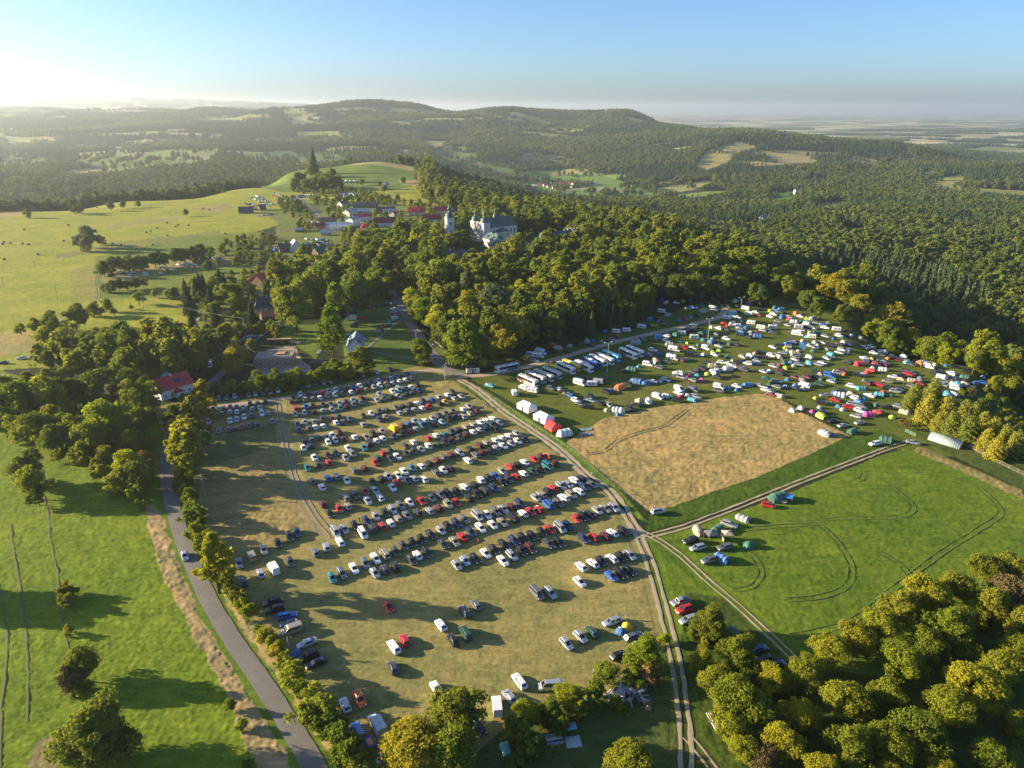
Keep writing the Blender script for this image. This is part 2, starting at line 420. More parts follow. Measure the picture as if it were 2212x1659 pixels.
    (ZM(*FARC, [(1640, 690), (2000, 700), (2212, 740), (2300, 900), (2150, 880), (1940, 800), (1880, 760), (1750, 720)]), (0.14, 0.20, 0.05), .8, 0, 1700, 9000),
    (ZM(*FARC, [(1780, 690), (1940, 700), (2100, 720), (2000, 740), (1850, 725)]), (0.27, 0.19, 0.11), .8, 0, 1700, 9000),
    (ZM(*FAR0, [(0, 690), (90, 640), (180, 628), (295, 690), (240, 702), (110, 690)]), (0.34, 0.25, 0.12), .4, 0, 1900, 9000),
    (ZM(*FAR0, [(240, 640), (420, 650), (545, 692), (480, 735), (320, 690)]), (0.20, 0.19, 0.08), .4, 0, 1900, 9000),
    (ZM(*FAR0, [(0, 760), (180, 780), (500, 768), (640, 765), (780, 830), (950, 872), (1120, 940), (1310, 1005), (1180, 1025), (640, 1010), (300, 970), (0, 880)]), (0.125, 0.190, 0.040), .8, 0, 1700, 9000),
    (ZM(*FAR0, [(500, 770), (640, 765), (760, 830), (560, 800), (380, 830), (200, 840), (330, 810)]), (0.32, 0.25, 0.12), .5, 0, 1700, 9000),
    (ZM(*FAR0, [(320, 965), (560, 935), (760, 925), (1100, 960), (900, 975), (560, 950)]), (0.24, 0.19, 0.11), .5, 0, 1700, 9000),
    (ZM(*FAR0, [(1190, 945), (1420, 910), (1700, 865), (1750, 895), (1560, 950), (1320, 985)]), (0.24, 0.23, 0.09), .4, 0, 1700, 9000),
    (ZM(*FAR0, [(1340, 1005), (1800, 948), (1900, 975), (1440, 1032)]), (0.17, 0.22, 0.05), .4, 0, 1700, 9000),
    (ZM(*FAR0, [(1170, 900), (1300, 870), (1480, 845), (1440, 870), (1220, 912)]), (0.22, 0.20, 0.09), .4, 0, 1700, 9000),
    (ZM(*FAR0, [(1580, 745), (1680, 610), (1800, 575), (1960, 530), (2125, 580), (2000, 610), (1890, 655), (1900, 690), (1800, 735), (1690, 775)]), (0.33, 0.26, 0.11), .3, 0, 1700, 9000),
    (ZM(*FAR1, [(-200, 745), (-90, 690), (0, 655), (150, 632), (300, 650), (460, 712), (200, 725), (0, 740)]), (0.36, 0.28, 0.13), .3, 0, 1700, 9000),
    (ZM(*FAR1, [(310, 860), (420, 836), (525, 846), (460, 885)]), (0.34, 0.27, 0.10), .3, 0, 1200, 9000),
    (ZM(*FAR1, [(1330, 800), (1420, 780), (1400, 860), (1660, 815), (1720, 860), (1600, 890), (1700, 930), (2300, 960), (2300, 1000), (1700, 975), (1370, 940)]), (0.25, 0.23, 0.08), .3, 0, 1000, 9000),
    (ZM(*FAR1, [(540, 1240), (640, 1260), (800, 1280), (1050, 1325), (800, 1405), (640, 1435), (630, 1300)]), (0.085, 0.165, 0.030), .4, 0, 600, 9000),
    (ZM(*FAR1, [(650, 1330), (800, 1310), (960, 1310), (880, 1335), (700, 1350)]), (0.26, 0.21, 0.12), .4, 0, 600, 9000),
    (ZM(*FAR1, [(0, 985), (240, 945), (300, 1000), (170, 1050), (0, 1055)]), (0.10, 0.18, 0.03), .4, 0, 1100, 9000),
    (ZM(*FAR1, [(340, 1080), (600, 1045), (760, 1045), (600, 1110), (480, 1115)]), (0.15, 0.19, 0.04), .4, 0, 1100, 9000),
    (ZM(*FAR1, [(550, 742), (900, 750), (940, 765), (700, 762)]), (0.15, 0.19, 0.04), .4, 0, 1100, 9000),
    (ZM(*FAR0, [(1900, 1270), (2212, 1230), (2300, 1260), (2212, 1310), (1950, 1290)]), (0.085, 0.165, 0.030), .4, 0, 700, 9000),
    (ZM(960, 960, [(740, 600), (790, 440), (1160, 370), (1300, 560), (1420, 700), (1500, 900), (1100, 1000), (760, 960)]), (0.105, 0.140, 0.030), .5, .06, 0, 600),
    (ZM(960, 960, [(180, 700), (250, 620), (420, 590), (560, 590), (520, 900), (340, 760)]), (0.12, 0.165, 0.025), .6, .1, 0, 600),
    (ZM(960, 960, [(-60, 1060), (0, 960), (100, 800), (340, 780), (400, 900), (480, 960), (400, 1010), (0, 1070)]), (0.34, 0.29, 0.23), .5, .1, 0, 600),
    (ZM(1920, 300, [(560, 1370), (650, 1350), (760, 1360), (740, 1400), (620, 1390)]), GR_MEADOW, .4, .1, 0, 1200),
]
OPEN = [l for l in LAND]

def far_patch(X, Y):
    """patchwork fields of the far plain"""
    gx, gy = X / 420 + 0.35 * Y / 420, Y / 300
    xi, yi = np.floor(gx).astype(np.int64), np.floor(gy).astype(np.int64)
    off = ((yi * 7919) % 97) / 97.0
    xi = np.floor(gx + off).astype(np.int64)
    h = ((xi * 73856093) ^ (yi * 19349663)) & 1023
    pal = np.array([(0.50, 0.40, 0.25), (0.45, 0.36, 0.20), (0.52, 0.43, 0.30), (0.14, 0.20, 0.06), (0.20, 0.21, 0.08), (0.30, 0.25, 0.14), (0.05, 0.07, 0.035), (0.16, 0.18, 0.07)])
    c = pal[(h % len(pal)).astype(int)]
    wood = vnoise(X / 900, Y / 420, 21) > 0.70
    c[wood] = (0.035, 0.052, 0.026)
    return c

def verges(X, Y, col, streak, relief):
    """grass verge, ditch and mown straw beside the asphalt road"""
    k = np.nonzero((Y < 215) & (Y > 60))[0]
    if not len(k): return
    p = line(ASPHALT, 4.0); best = np.full(len(k), 1e9); sd = np.zeros(len(k)); x, y = X[k], Y[k]
    for a, b in zip(p, p[1:]):
        m = np.nonzero((np.abs(x - (a.x + b.x) / 2) < 18) & (np.abs(y - (a.y + b.y) / 2) < 18))[0]
        if not len(m): continue
        dx, dy = b.x - a.x, b.y - a.y; L = dx * dx + dy * dy
        u = np.clip(((x[m] - a.x) * dx + (y[m] - a.y) * dy) / L, 0, 1); ex, ey = x[m] - a.x - u * dx, y[m] - a.y - u * dy
        d = np.hypot(ex, ey); q = d < best[m]; best[m[q]] = d[q]; sd[m[q]] = (np.sign(dx * ey - dy * ex) * d)[q]
    w = (vnoise(x / 2.5, y / 2.5, 51) - .5) * 1.4; s = sd + w
    def put(m, c, st, rl): col[k[m]] = c; streak[k[m]] = st; relief[k[m]] = rl
    near = best < 1e8
    put(near & (s > 3.4) & (s < 6.9 + np.clip((125 - y) / 20, 0, 1) * 2.5) & (y < 196), (0.33, 0.235, 0.125), 1.0, .20); put(near & (s > 0) & (s <= 3.4), (0.110, 0.165, 0.020), .8, .10)
    put(near & (s < 0) & (s >= -3.4), (0.110, 0.165, 0.020), .8, .10); put(near & (s < -3.4) & (s > -5.8), (0.34, 0.245, 0.125), .8, .15)

def land(X, Y, Zv):
    px, py = project(X, Y, Zv)
    n = len(X)
    col = np.tile(np.array(GR_WOOD), (n, 1)); streak = np.full(n, 0.3); relief = np.full(n, 0.1); opened = np.zeros(n, bool)
    plain = (Zv < -88) & (Y > 4200)
    plain |= (Y > 9000) & (Zv < 60)
    if plain.any(): col[plain] = far_patch(X[plain], Y[plain])
    # small fields cut out of the wooded hills
    hill = (Y > 2300) & ~plain
    if hill.any():
        k = np.nonzero(hill)[0]; x, y = X[k], Y[k]
        left_ = np.clip((.02 - x / y) / .25, 0, 1)
        floor_ = np.clip((-20 - Zv[k]) / 40, 0, 1)
        f = vnoise(x / 300 + y / 900, y / 190, 61) * .7 + vnoise(x / 120, y / 80, 62) * .3 > .76 - .13 * left_ - .07 * floor_
        q = k[f]
        if len(q):
            pal = np.array([(0.22, 0.25, 0.07), (0.17, 0.22, 0.05), (0.30, 0.25, 0.12), (0.24, 0.25, 0.09), (0.36, 0.28, 0.15)])
            h = (np.floor(X[q] / 140 + Y[q] / 400).astype(np.int64) * 73856093 ^ np.floor(Y[q] / 75).astype(np.int64) * 19349663) & 1023
            col[q] = pal[h % 5]; opened[q] = True; relief[q] = 0
    w = (vnoise(X / 14, Y / 14, 2) - 0.5) * 1.6 + (vnoise(X / 5, Y / 5, 4) - 0.5) * 0.9        # wobbling field edges
    wx = w * F0 / np.maximum(Y, 60) * 0.6
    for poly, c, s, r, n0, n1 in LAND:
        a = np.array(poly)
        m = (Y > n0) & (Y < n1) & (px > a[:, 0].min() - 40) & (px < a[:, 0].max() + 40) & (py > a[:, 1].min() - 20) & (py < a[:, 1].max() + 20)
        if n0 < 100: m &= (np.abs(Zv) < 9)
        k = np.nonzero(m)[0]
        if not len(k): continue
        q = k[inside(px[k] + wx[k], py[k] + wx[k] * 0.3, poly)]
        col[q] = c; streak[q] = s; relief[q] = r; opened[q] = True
    verges(X, Y, col, streak, relief)
    return col, streak, relief, opened, plain

# ---------------------------------------------------------------- roads and tracks (centre lines in photo pixels, 2212 wide)
ASPHALT = D([(700, 1700), (664, 1630), (612, 1545), (560, 1465), (508, 1390), (462, 1315), (425, 1240), (394, 1165), (372, 1090), (360, 1030), (361, 985), (374, 940), (398, 885), (430, 850), (464, 820), (494, 792), (540, 742), (562, 724), (590, 704), (618, 688)])
MAINRD = D([(828, 606), (846, 632), (868, 662), (888, 700), (912, 735), (938, 770), (962, 795), (996, 812)])
CAMPRD = D([(975, 808), (1010, 813), (1060, 808), (1110, 799), (1200, 776), (1310, 744), (1420, 718), (1500, 700), (1550, 686), (1566, 670), (1560, 655), (1540, 642)])
LOTRD = D([(975, 803), (930, 800), (890, 806), (820, 822), (740, 838), (660, 853), (560, 868), (480, 878), (440, 885)])
TRACK = D([(985, 815), (1030, 842), (1090, 890), (1150, 930), (1210, 972), (1270, 1028), (1310, 1055), (1340, 1090), (1362, 1125), (1385, 1162)])
TRACK_A = D([(1378, 1155), (1396, 1195), (1412, 1240), (1428, 1300), (1446, 1370), (1462, 1440), (1472, 1510), (1480, 1580), (1482, 1640), (1480, 1700)])
TRACK_B = D([(1372, 1142), (1420, 1165), (1470, 1200), (1530, 1255), (1590, 1305), (1650, 1360), (1700, 1408), (1730, 1440)])
TRACK_C = D([(1400, 1158), (1470, 1140), (1540, 1115), (1640, 1076), (1740, 1036), (1840, 998), (1900, 975), (1960, 955)])
TRACK_D = D([(1482, 1590), (1510, 1620), (1540, 1660), (1570, 1710)])
LANE_A = D([(600, 872), (606, 910), (616, 960), (630, 1010), (650, 1060), (680, 1110), (720, 1160)])
PATH_A = ZM(960, 960, [(960, 800), (1080, 690), (1200, 590), (1290, 530)])
PATH_B = ZM(960, 960, [(975, 815), (1120, 850), (1300, 880), (1500, 890)])
LEFT_A = ZM(0, 960, [(830, 400), (850, 330), (830, 230), (860, 120), (900, 60)])
SITERD = ZM(960, 960, [(-60, 1090), (60, 1050), (200, 1020), (330, 990)])
VILLRD = D([(722, 502), (700, 480), (680, 458), (660, 440), (640, 425)])

def line(px, step=2.0, z=0.0):
    p = [Vector(at(x, y)).to_2d() for x, y in px]
    out = []
    n = len(p)
    for i in range(n - 1):
        a, b = p[i], p[i + 1]
        pa, pb = p[max(i - 1, 0)], p[min(i + 2, n - 1)]
        k = max(2, int((b - a).length / step))
        for j in range(k):
            t = j / k
            out.append(0.5 * ((2 * a) + (b - pa) * t + (2 * pa - 5 * a + 4 * b - pb) * t * t + (3 * a - pa - 3 * b + pb) * t ** 3))
    out.append(p[-1])
    return out

def strip(mb, pts, w, off=0.0, z=0.05, wob=0.0, cols=4):
    L = len(pts); b = len(mb.v)
    for i, p in enumerate(pts):
        t = (pts[min(i + 1, L - 1)] - pts[max(i - 1, 0)]).normalized(); nrm = Vector((-t.y, t.x))
        e0, e1 = (wob * (rnd.random() - .5), wob * (rnd.random() - .5)) if wob else (0, 0)
        for c in range(cols + 1):
            f = -0.5 + c / cols
            o = off + f * w + (e0 if c == 0 else e1 if c == cols else 0)
            q = p + nrm * o
            mb.v.append((q.x, q.y, float(hgt(q.x, q.y)) + z + 0.04 * (1 - 4 * f * f)))
    for i in range(L - 1):
        for c in range(cols):
            k = b + i * (cols + 1) + c
            mb.f.append([k, k + 1, k + cols + 2, k + cols + 1])

def ground_material():
    m = bpy.data.materials.new('ground_cover'); t = nt(m); p = t.nodes['Principled BSDF']
    p.inputs['Roughness'].default_value = 0.95; p.inputs['Specular IOR Level'].default_value = 0.1
    at_ = N(t, 'ShaderNodeAttribute', attribute_name='land')
    tc = N(t, 'ShaderNodeTexCoord')
    def noise(scale, detail=3.0, rot=0.0, sx=1.0, sy=1.0, rough=0.6):
        mp = N(t, 'ShaderNodeMapping'); mp.inputs['Rotation'].default_value = (0, 0, rot); mp.inputs['Scale'].default_value = (sx, sy, 1)
        t.links.new(tc.outputs['Object'], mp.inputs['Vector'])
        n = N(t, 'ShaderNodeTexNoise', Scale=scale, Detail=detail, Roughness=rough)
        t.links.new(mp.outputs[0], n.inputs['Vector']); return n.outputs[0]
    def M(op, a, b, c=None):
        n = N(t, 'ShaderNodeMath', operation=op)
        for i, x in enumerate((a, b, c)):
            if x is None: continue
            if isinstance(x, (int, float)): n.inputs[i].default_value = x
            else: t.links.new(x, n.inputs[i])
        return n.outputs[0]
    big = noise(0.035, 4.0); mid = noise(0.22, 5.0, rough=.7); fine = noise(1.3, 4.0, rough=.8)
    st1 = noise(0.9, 3.0, R(-20), 0.16, 1.0, .65); st2 = noise(0.55, 3.0, R(62), 0.12, 1.0, .65)
    s = M('ADD', M('MULTIPLY', M('SUBTRACT', st1, 0.5), 1.3), M('MULTIPLY', M('SUBTRACT', st2, 0.5), 0.9))
    v = M('ADD', M('MULTIPLY', M('SUBTRACT', big, 0.5), 0.8), M('ADD', M('MULTIPLY', M('SUBTRACT', mid, 0.5), 1.1), M('MULTIPLY', M('SUBTRACT', fine, 0.5), 1.7)))
    v = M('ADD', v, M('MULTIPLY', s, at_.outputs['Alpha']))
    v = M('MAXIMUM', M('MULTIPLY_ADD', v, 0.85, 1.0), 0.25)
    sc = N(t, 'ShaderNodeVectorMath', operation='SCALE'); t.links.new(at_.outputs['Color'], sc.inputs[0]); t.links.new(v, sc.inputs['Scale'])
    # drier and greener patches
    hue = N(t, 'ShaderNodeMixRGB', blend_type='MULTIPLY'); hue.inputs['Fac'].default_value = 1.0
    cr = N(t, 'ShaderNodeValToRGB'); cr.color_ramp.elements[0].position = .32; cr.color_ramp.elements[0].color = (.74, 1.0, .80, 1)
    cr.color_ramp.elements[1].position = .68; cr.color_ramp.elements[1].color = (1.18, 1.04, .92, 1)
    t.links.new(M('ADD', M('MULTIPLY', big, 0.5), M('MULTIPLY', mid, 0.5)), cr.inputs[0])
    t.links.new(sc.outputs[0], hue.inputs[1]); t.links.new(cr.outputs[0], hue.inputs[2])
    t.links.new(hue.outputs[0], p.inputs['Base Color'])
    bp = N(t, 'ShaderNodeBump', Strength=0.6, Distance=0.25)
    t.links.new(M('ADD', M('MULTIPLY', fine, 0.6), M('MULTIPLY', M('ADD', s, 0.5), M('MULTIPLY', at_.outputs['Alpha'], 0.8))), bp.inputs['Height'])
    t.links.new(bp.outputs[0], p.inputs['Normal'])
    return m

def build_ground():
    ys = np.arange(850.0, 196.0, -1.05)
    yn = H / np.tan(TH + np.arctan((ys - 384) / (F0 / 3.75)))
    yn = yn[yn < 900]
    Y = np.concatenate([[20, 45, 65, 80], yn[yn > 82], np.exp(np.linspace(math.log(905), math.log(41500), 430))])
    T = np.linspace(-1.3, 1.3, 1240)
    YY, TT = np.meshgrid(Y, T, indexing='ij')
    X, Yf = (YY * TT).ravel(), YY.ravel()
    z = hgt(X, Yf)
    col, streak, relief, opened, plain = land(X, Yf, z)
    # tussocky relief, none under the roads
    near = np.nonzero(Yf < 520)[0]
    clear = np.ones(len(X))
    segs = []
    for ln, w in ((ASPHALT, 3.2), (MAINRD, 4), (CAMPRD, 3.6), (LOTRD, 3.2), (TRACK, 2.6), (TRACK_A, 2.6), (TRACK_B, 2.2), (TRACK_C, 2.2), (TRACK_D, 2), (LANE_A, 1.6), (PATH_A, 1.6), (PATH_B, 1.4), (SITERD, 2.6)):
        p = line(ln, 4.0)
        for a, b in zip(p, p[1:]): segs.append((a, b, w))
    d2 = np.full(len(near), 9.0)
    xn, yn_ = X[near], Yf[near]
    for a, b, w in segs:
        m = (xn > min(a.x, b.x) - 6) & (xn < max(a.x, b.x) + 6) & (yn_ > min(a.y, b.y) - 6) & (yn_ < max(a.y, b.y) + 6)
        k = np.nonzero(m)[0]
        if not len(k): continue
        dx, dy = b.x - a.x, b.y - a.y; L = max(dx * dx + dy * dy, 1e-6)
        u = np.clip(((xn[k] - a.x) * dx + (yn_[k] - a.y) * dy) / L, 0, 1)
        d = np.hypot(xn[k] - a.x - u * dx, yn_[k] - a.y - u * dy) - w
        d2[k] = np.minimum(d2[k], d)
    clear[near] = np.clip(d2 / 0.8, 0, 1)
    tuss = (vnoise(X / 0.9, Yf / 0.9, 8) - 0.42) * 1.1 + (vnoise(X / 2.6 + .2 * Yf, Yf / 3, 9) - 0.45) * .9
    dip = np.where((Yf < 520) & (clear < 1), -0.05, 0)
    z = z + np.where(Yf < 1400, tuss * relief * clear, 0) + dip
    nY, nT = YY.shape
    i = np.arange(nY - 1)[:, None] * nT + np.arange(nT - 1)[None]
    f = np.stack([i, i + 1, i + nT + 1, i + nT], -1).reshape(-1, 4)
    me = mesh_np('ground', np.stack([X, Yf, z], 1), f, ground_material(), smooth=True)
    a = me.color_attributes.new('land', 'FLOAT_COLOR', 'POINT')
    a.data.foreach_set('color', np.concatenate([col, streak[:, None]], 1).astype(np.float32).ravel())
    return link('ground', me, kind='structure')
build_ground()

def surf_mat(name, col, streak=.3, bump=.3):
    m = bpy.data.materials.new(name); t = nt(m); p = t.nodes['Principled BSDF']; p.inputs['Roughness'].default_value = .9
    tc = N(t, 'ShaderNodeTexCoord'); a = N(t, 'ShaderNodeTexNoise', Scale=.18, Detail=5.0, Roughness=.65); b = N(t, 'ShaderNodeTexNoise', Scale=2.2, Detail=4.0, Roughness=.7)
    t.links.new(tc.outputs['Object'], a.inputs['Vector']); t.links.new(tc.outputs['Object'], b.inputs['Vector'])
    ad = N(t, 'ShaderNodeMath', operation='ADD'); t.links.new(a.outputs[0], ad.inputs[0]); t.links.new(b.outputs[0], ad.inputs[1])
    cr = N(t, 'ShaderNodeValToRGB'); e = cr.color_ramp.elements; c = np.array(col)
    e[0].position = .3; e[0].color = (*(c * (1 - streak)), 1); e[1].position = .7; e[1].color = (*(c * (1 + streak)), 1)
    ml = N(t, 'ShaderNodeMath', operation='MULTIPLY'); ml.inputs[1].default_value = .5; t.links.new(ad.outputs[0], ml.inputs[0]); t.links.new(ml.outputs[0], cr.inputs[0])
    t.links.new(cr.outputs[0], p.inputs['Base Color'])
    bp = N(t, 'ShaderNodeBump', Strength=bump, Distance=.05); t.links.new(b.outputs[0], bp.inputs['Height']); t.links.new(bp.outputs[0], p.inputs['Normal'])
    return m
m_asph = surf_mat('worn_asphalt', (0.165, 0.150, 0.130), .30, .2)
m_grav = surf_mat('pale_gravel', (0.38, 0.300, 0.200), .32, .5)
m_rut = surf_mat('pressed_grass', (0.088, 0.130, 0.016), .25, .3)
m_dirt = surf_mat('rut_dirt', (0.275, 0.215, 0.145), .35, .5)
mb = MB(); strip(mb, line(ASPHALT), 4.3, z=.06, wob=.25); mb.obj('road', m_asph, smooth=True)['kind'] = 'structure'
mb = MB(); strip(mb, line(MAINRD), 6.2, z=.07, wob=.3); mb.obj('main_road', m_asph, smooth=True)['kind'] = 'structure'
mb = MB(); strip(mb, line(CAMPRD), 4.6, z=.05, wob=.4); mb.obj('campsite_road', m_grav, smooth=True)['kind'] = 'structure'
mb = MB(); strip(mb, line(LOTRD), 4.0, z=.045, wob=.6); mb.obj('gravel_road', m_grav, smooth=True)['kind'] = 'structure'
mb = MB(); strip(mb, line(TRACK), 1.5, 1.1, z=.055, wob=.6, cols=2); strip(mb, line(TRACK), 1.5, -1.1, z=.055, wob=.6, cols=2); mb.obj('gravel_track', m_grav, smooth=True)['kind'] = 'structure'
mb = MB()
for ln, w, o, zz in ((TRACK_A, 1.0, 1.05, .06), (TRACK_B, .55, .85, .052), (TRACK_C, .65, .9, .056), (TRACK_D, .5, .85, .048)):
    for s in (-1, 1): strip(mb, line(ln), w, s * o, z=zz, wob=.3, cols=2)
mb.obj('dirt_track', m_grav, smooth=True)['kind'] = 'structure'
mb = MB()
for s in (-1, 1): strip(mb, line(LANE_A), .5, s * .8, z=.05, wob=.3, cols=2)
for s in (-1, 1): strip(mb, line(LEFT_A), .5, s * .9, z=.10, wob=.3, cols=2)
mb.obj('mown_lane', m_dirt, smooth=True)['kind'] = 'structure'
mb = MB(); strip(mb, line(PATH_A), 1.9, z=.05, wob=.15); strip(mb, line(PATH_B), 1.6, z=.054, wob=.15); mb.obj('footpath', m_asph, smooth=True)['kind'] = 'structure'
G = lambda pts: ZM(2880, 1560, pts)
mb = MB()
for pts in (G([(450, 900), (700, 880), (1000, 880), (1200, 850), (1250, 780), (1150, 690), (1050, 600)]), G([(200, 1900), (700, 1780), (1100, 1480), (1500, 1180), (1900, 930), (2010, 830), (1930, 720), (1820, 620)]), G([(450, 950), (560, 1050), (680, 1220), (720, 1350), (660, 1480), (450, 1560), (150, 1590)]), G([(750, 560), (800, 545), (830, 500)]), G([(-300, 1150), (-150, 1200), (-60, 1350), (-150, 1480), (-330, 1500)]), G([(560, 1000), (900, 1150), (1150, 1300), (1250, 1450)]), G([(-500, 1000), (0, 960), (420, 930)])):
    for s in (-1, 1): strip(mb, line(pts), .34, s * .85, z=.10, wob=.3, cols=2)
mb.obj('tyre_rut', m_rut, smooth=True)['kind'] = 'structure'
mb = MB(); q3 = lambda pts: ZM(1920, 1560, pts)
for s in (-1, 1): strip(mb, line(q3([(640, 330), (800, 300), (900, 220), (1080, 150), (1300, 90), (1420, 10), (1520, -60)])), .42, s * .8, z=.15, wob=.3, cols=2)
mb.obj('straw_rut', surf_mat('pressed_straw', (0.215, 0.155, 0.065), .25, .3), smooth=True)['kind'] = 'structure'
mb = MB(); q1 = lambda pts: ZM(0, 2160, pts)
for pts in ([(-20, 60), (10, 180), (42, 340), (62, 600), (45, 900), (12, 1150), (8, 1420), (0, 1660)], [(90, -450), (120, -200), (160, 20), (200, 260), (232, 600), (243, 900), (236, 1260)], [(410, -600), (440, -300), (500, 0), (505, 250), (545, 380), (575, 540), (600, 640)], [(290, -900), (370, -700), (410, -560)]):
    strip(mb, line(q1(pts)), .55, 0, z=.10, wob=.35, cols=2)
mb.obj('trodden_path', surf_mat('trodden_grass', (0.105, 0.120, 0.028), .3, .3), smooth=True)['kind'] = 'structure'
mb = MB(); strip(mb, line(SITERD), 3.6, z=.05, wob=.5); mb.obj('site_lane', m_grav, smooth=True)['kind'] = 'structure'
mb = MB(); strip(mb, line(VILLRD), 5.0, z=.14, wob=.3); mb.obj('village_street', m_asph, smooth=True)['kind'] = 'structure'
# ---------------------------------------------------------------- trees
def leaf_quads(P, Nrm, size, rg, asp=1.0):
    """one irregular leaf-clump quad at each point"""
    n = len(P)
    a = np.cross(Nrm, rg.normal(size=(n, 3))); a /= np.linalg.norm(a, axis=1, keepdims=True) + 1e-9
    b = np.cross(Nrm, a)
    s = size * rg.uniform(.6, 1.35, (n, 1))
    j = lambda: rg.uniform(.55, 1.15, (n, 1))
    v = np.stack([P + a * s * j() * asp, P + b * s * j(), P - a * s * j() * asp, P - b * s * j()], 1)
    return v.reshape(-1, 3), np.arange(n * 4).reshape(-1, 4)

def unit(v): return v / (np.linalg.norm(v, axis=1, keepdims=True) + 1e-9)

def broad_crown(seed, h=16.0, r=6.0, lobes=16, n=5000, leaf=.42, base=.25, tall=1.0):
    """leaf clumps carried on limb ends through an uneven envelope, with gaps between them"""
    rg = np.random.default_rng(seed)
    zc, rz = h * (base + (1 - base) / 2), h * (1 - base) / 2
    K = int(lobes * 3)
    ax = unit(rg.normal(size=(7, 3))); amp = rg.uniform(.05, .17, 7); fr = rg.uniform(1.5, 4.0, 7); ph = rg.uniform(0, 6.28, 7)
    d = unit(rg.normal(size=(K, 3)) + np.array([0, 0, .22]))
    R_ = .86 + (amp * np.sin(d @ ax.T * fr + ph)).sum(1)
    u = rg.uniform(.30, 1.0, K) ** .55
    taper = 1.0 - .30 * np.maximum(d[:, 2], 0) * tall
    c = d * (R_ * u)[:, None] * np.array([r, r, rz]); c[:, :2] *= taper[:, None]; c[:, 2] += zc
    rad = r * rg.uniform(.17, .32, K)
    w = rad ** 2; k = rg.choice(K, n, p=w / w.sum())
    e = unit(rg.normal(size=(n, 3)) + np.array([0, 0, .2]))
    P = c[k] + e * (rad[k] * rg.random(n) ** .45)[:, None] * np.array([1.1, 1.1, .78])
    P += rg.normal(size=(n, 3)) * leaf * .25
    P[:, 2] = np.maximum(P[:, 2], h * base * .5 + .1)
    out = unit((P - np.array([0, 0, zc])) / np.array([r, r, rz]))
    return leaf_quads(P, unit(e * .6 + out * .7 + rg.normal(size=(n, 3)) * .75), leaf, rg)

def cone_crown(seed, h=18.0, r=3.2, n=2200, leaf=.42, base=.08, power=.85):
    rg = np.random.default_rng(seed)
    u = 1 - np.sqrt(rg.random(n)) * (1 - base); u = np.clip(u, base, 1)
    z = u * h
    whorl = np.round(z / (h * .055)) * (h * .055); z = z * .45 + whorl * .55 + rg.normal(size=n) * .12
    ang = rg.random(n) * 2 * math.pi
    armv = 1 + .22 * np.sin(ang * 7 + whorl * 3.1) + .16 * np.sin(ang * 3 + whorl)
    rr = r * (1 - u) ** power * armv * rg.uniform(.8, 1.1, n) * (1 - .5 * rg.random(n) ** 2)
    P = np.stack([rr * np.cos(ang), rr * np.sin(ang), z - rr * .28], 1)
    d = unit(np.stack([np.cos(ang), np.sin(ang), np.full(n, .7)], 1) + rg.normal(size=(n, 3)) * .6)
    return leaf_quads(P, d, leaf, rg)

def trunk_mesh(seed, h, rt, r, limbs=6):
    rg = random.Random(seed); mb = MB()
    mb.bar((0, 0, -.5), (rg.uniform(-.2, .2), rg.uniform(-.2, .2), h * .45), rt, 8, rt * .65)
    mb.bar((0, 0, h * .42), (rg.uniform(-.5, .5), rg.uniform(-.5, .5), h * .85), rt * .66, 6, rt * .15)
    for i in range(limbs):
        a = 2 * math.pi * i / max(limbs, 1) + rg.random(); z = h * rg.uniform(.28, .55)
        mb.bar((0, 0, z), (math.cos(a) * r * .62, math.sin(a) * r * .62, z + h * rg.uniform(.12, .3)), rt * .35, 5, rt * .1)
    return mb.mesh('trunk', M_BARK, True)

M_BARK = mat('tree_bark', (0.10, 0.078, 0.055), .95, var=.3, scale=4, bump=.4)
M_BIRCH = mat('pale_bark', (0.42, 0.38, 0.31), .9, var=.3, scale=3)
LM = {
    'park': leaf_mat('leaf_park', (0.215, 0.258, 0.030), trans=.5),
    'dark': leaf_mat('leaf_dark', (0.150, 0.190, 0.030), trans=.45),
    'lime': leaf_mat('leaf_lime', (0.255, 0.305, 0.030), trans=.52),
    'gold': leaf_mat('leaf_gold', (0.262, 0.262, 0.034), trans=.52),
    'walnut': leaf_mat('leaf_walnut', (0.265, 0.282, 0.030), trans=.52),
    'brown': leaf_mat('leaf_brown', (0.190, 0.140, 0.055), trans=.3),
    'spruce': leaf_mat('leaf_spruce', (0.062, 0.088, 0.030), trans=.15),
    'larch': leaf_mat('leaf_larch', (0.250, 0.260, 0.045), trans=.42),
    'willow': leaf_mat('leaf_willow', (0.170, 0.190, 0.085), trans=.35),
}
FORM = {}     # kind -> list of (crown mesh, trunk mesh, height, radius)
def form(kind, make, h, r, rt, seeds, limbs=6):
    out = []
    for s in seeds:
        v, f = make(s)
        me = mesh_np('crown', v, f, LM['park']); out.append((me, trunk_mesh(s, h, rt, r, limbs), h, r))
    FORM[kind] = out
form('round', lambda s: broad_crown(s, 16, 6.6, 26, 7000, .42, .03), 16, 6.2, .38, (1, 2, 3, 4, 5))
form('near', lambda s: broad_crown(s, 12, 6.2, 34, 13500, .29, .04), 12, 5.6, .30, (11, 12, 13, 14))
form('tall', lambda s: broad_crown(s, 21, 5.6, 26, 5600, .46, .06, 1.6), 21, 5.6, .42, (21, 22, 23))
form('bush', lambda s: broad_crown(s, 4.6, 2.5, 12, 2400, .22, .02), 4.6, 2.5, .10, (31, 32, 33), 4)
form('conifer', lambda s: cone_crown(s, 18, 3.3, 3000, .40), 18, 3.3, .24, (41, 42, 43), 0)
form('larch', lambda s: cone_crown(s, 12, 4.0, 4600, .30, .06, .42), 12, 4.0, .20, (51, 52, 53), 0)
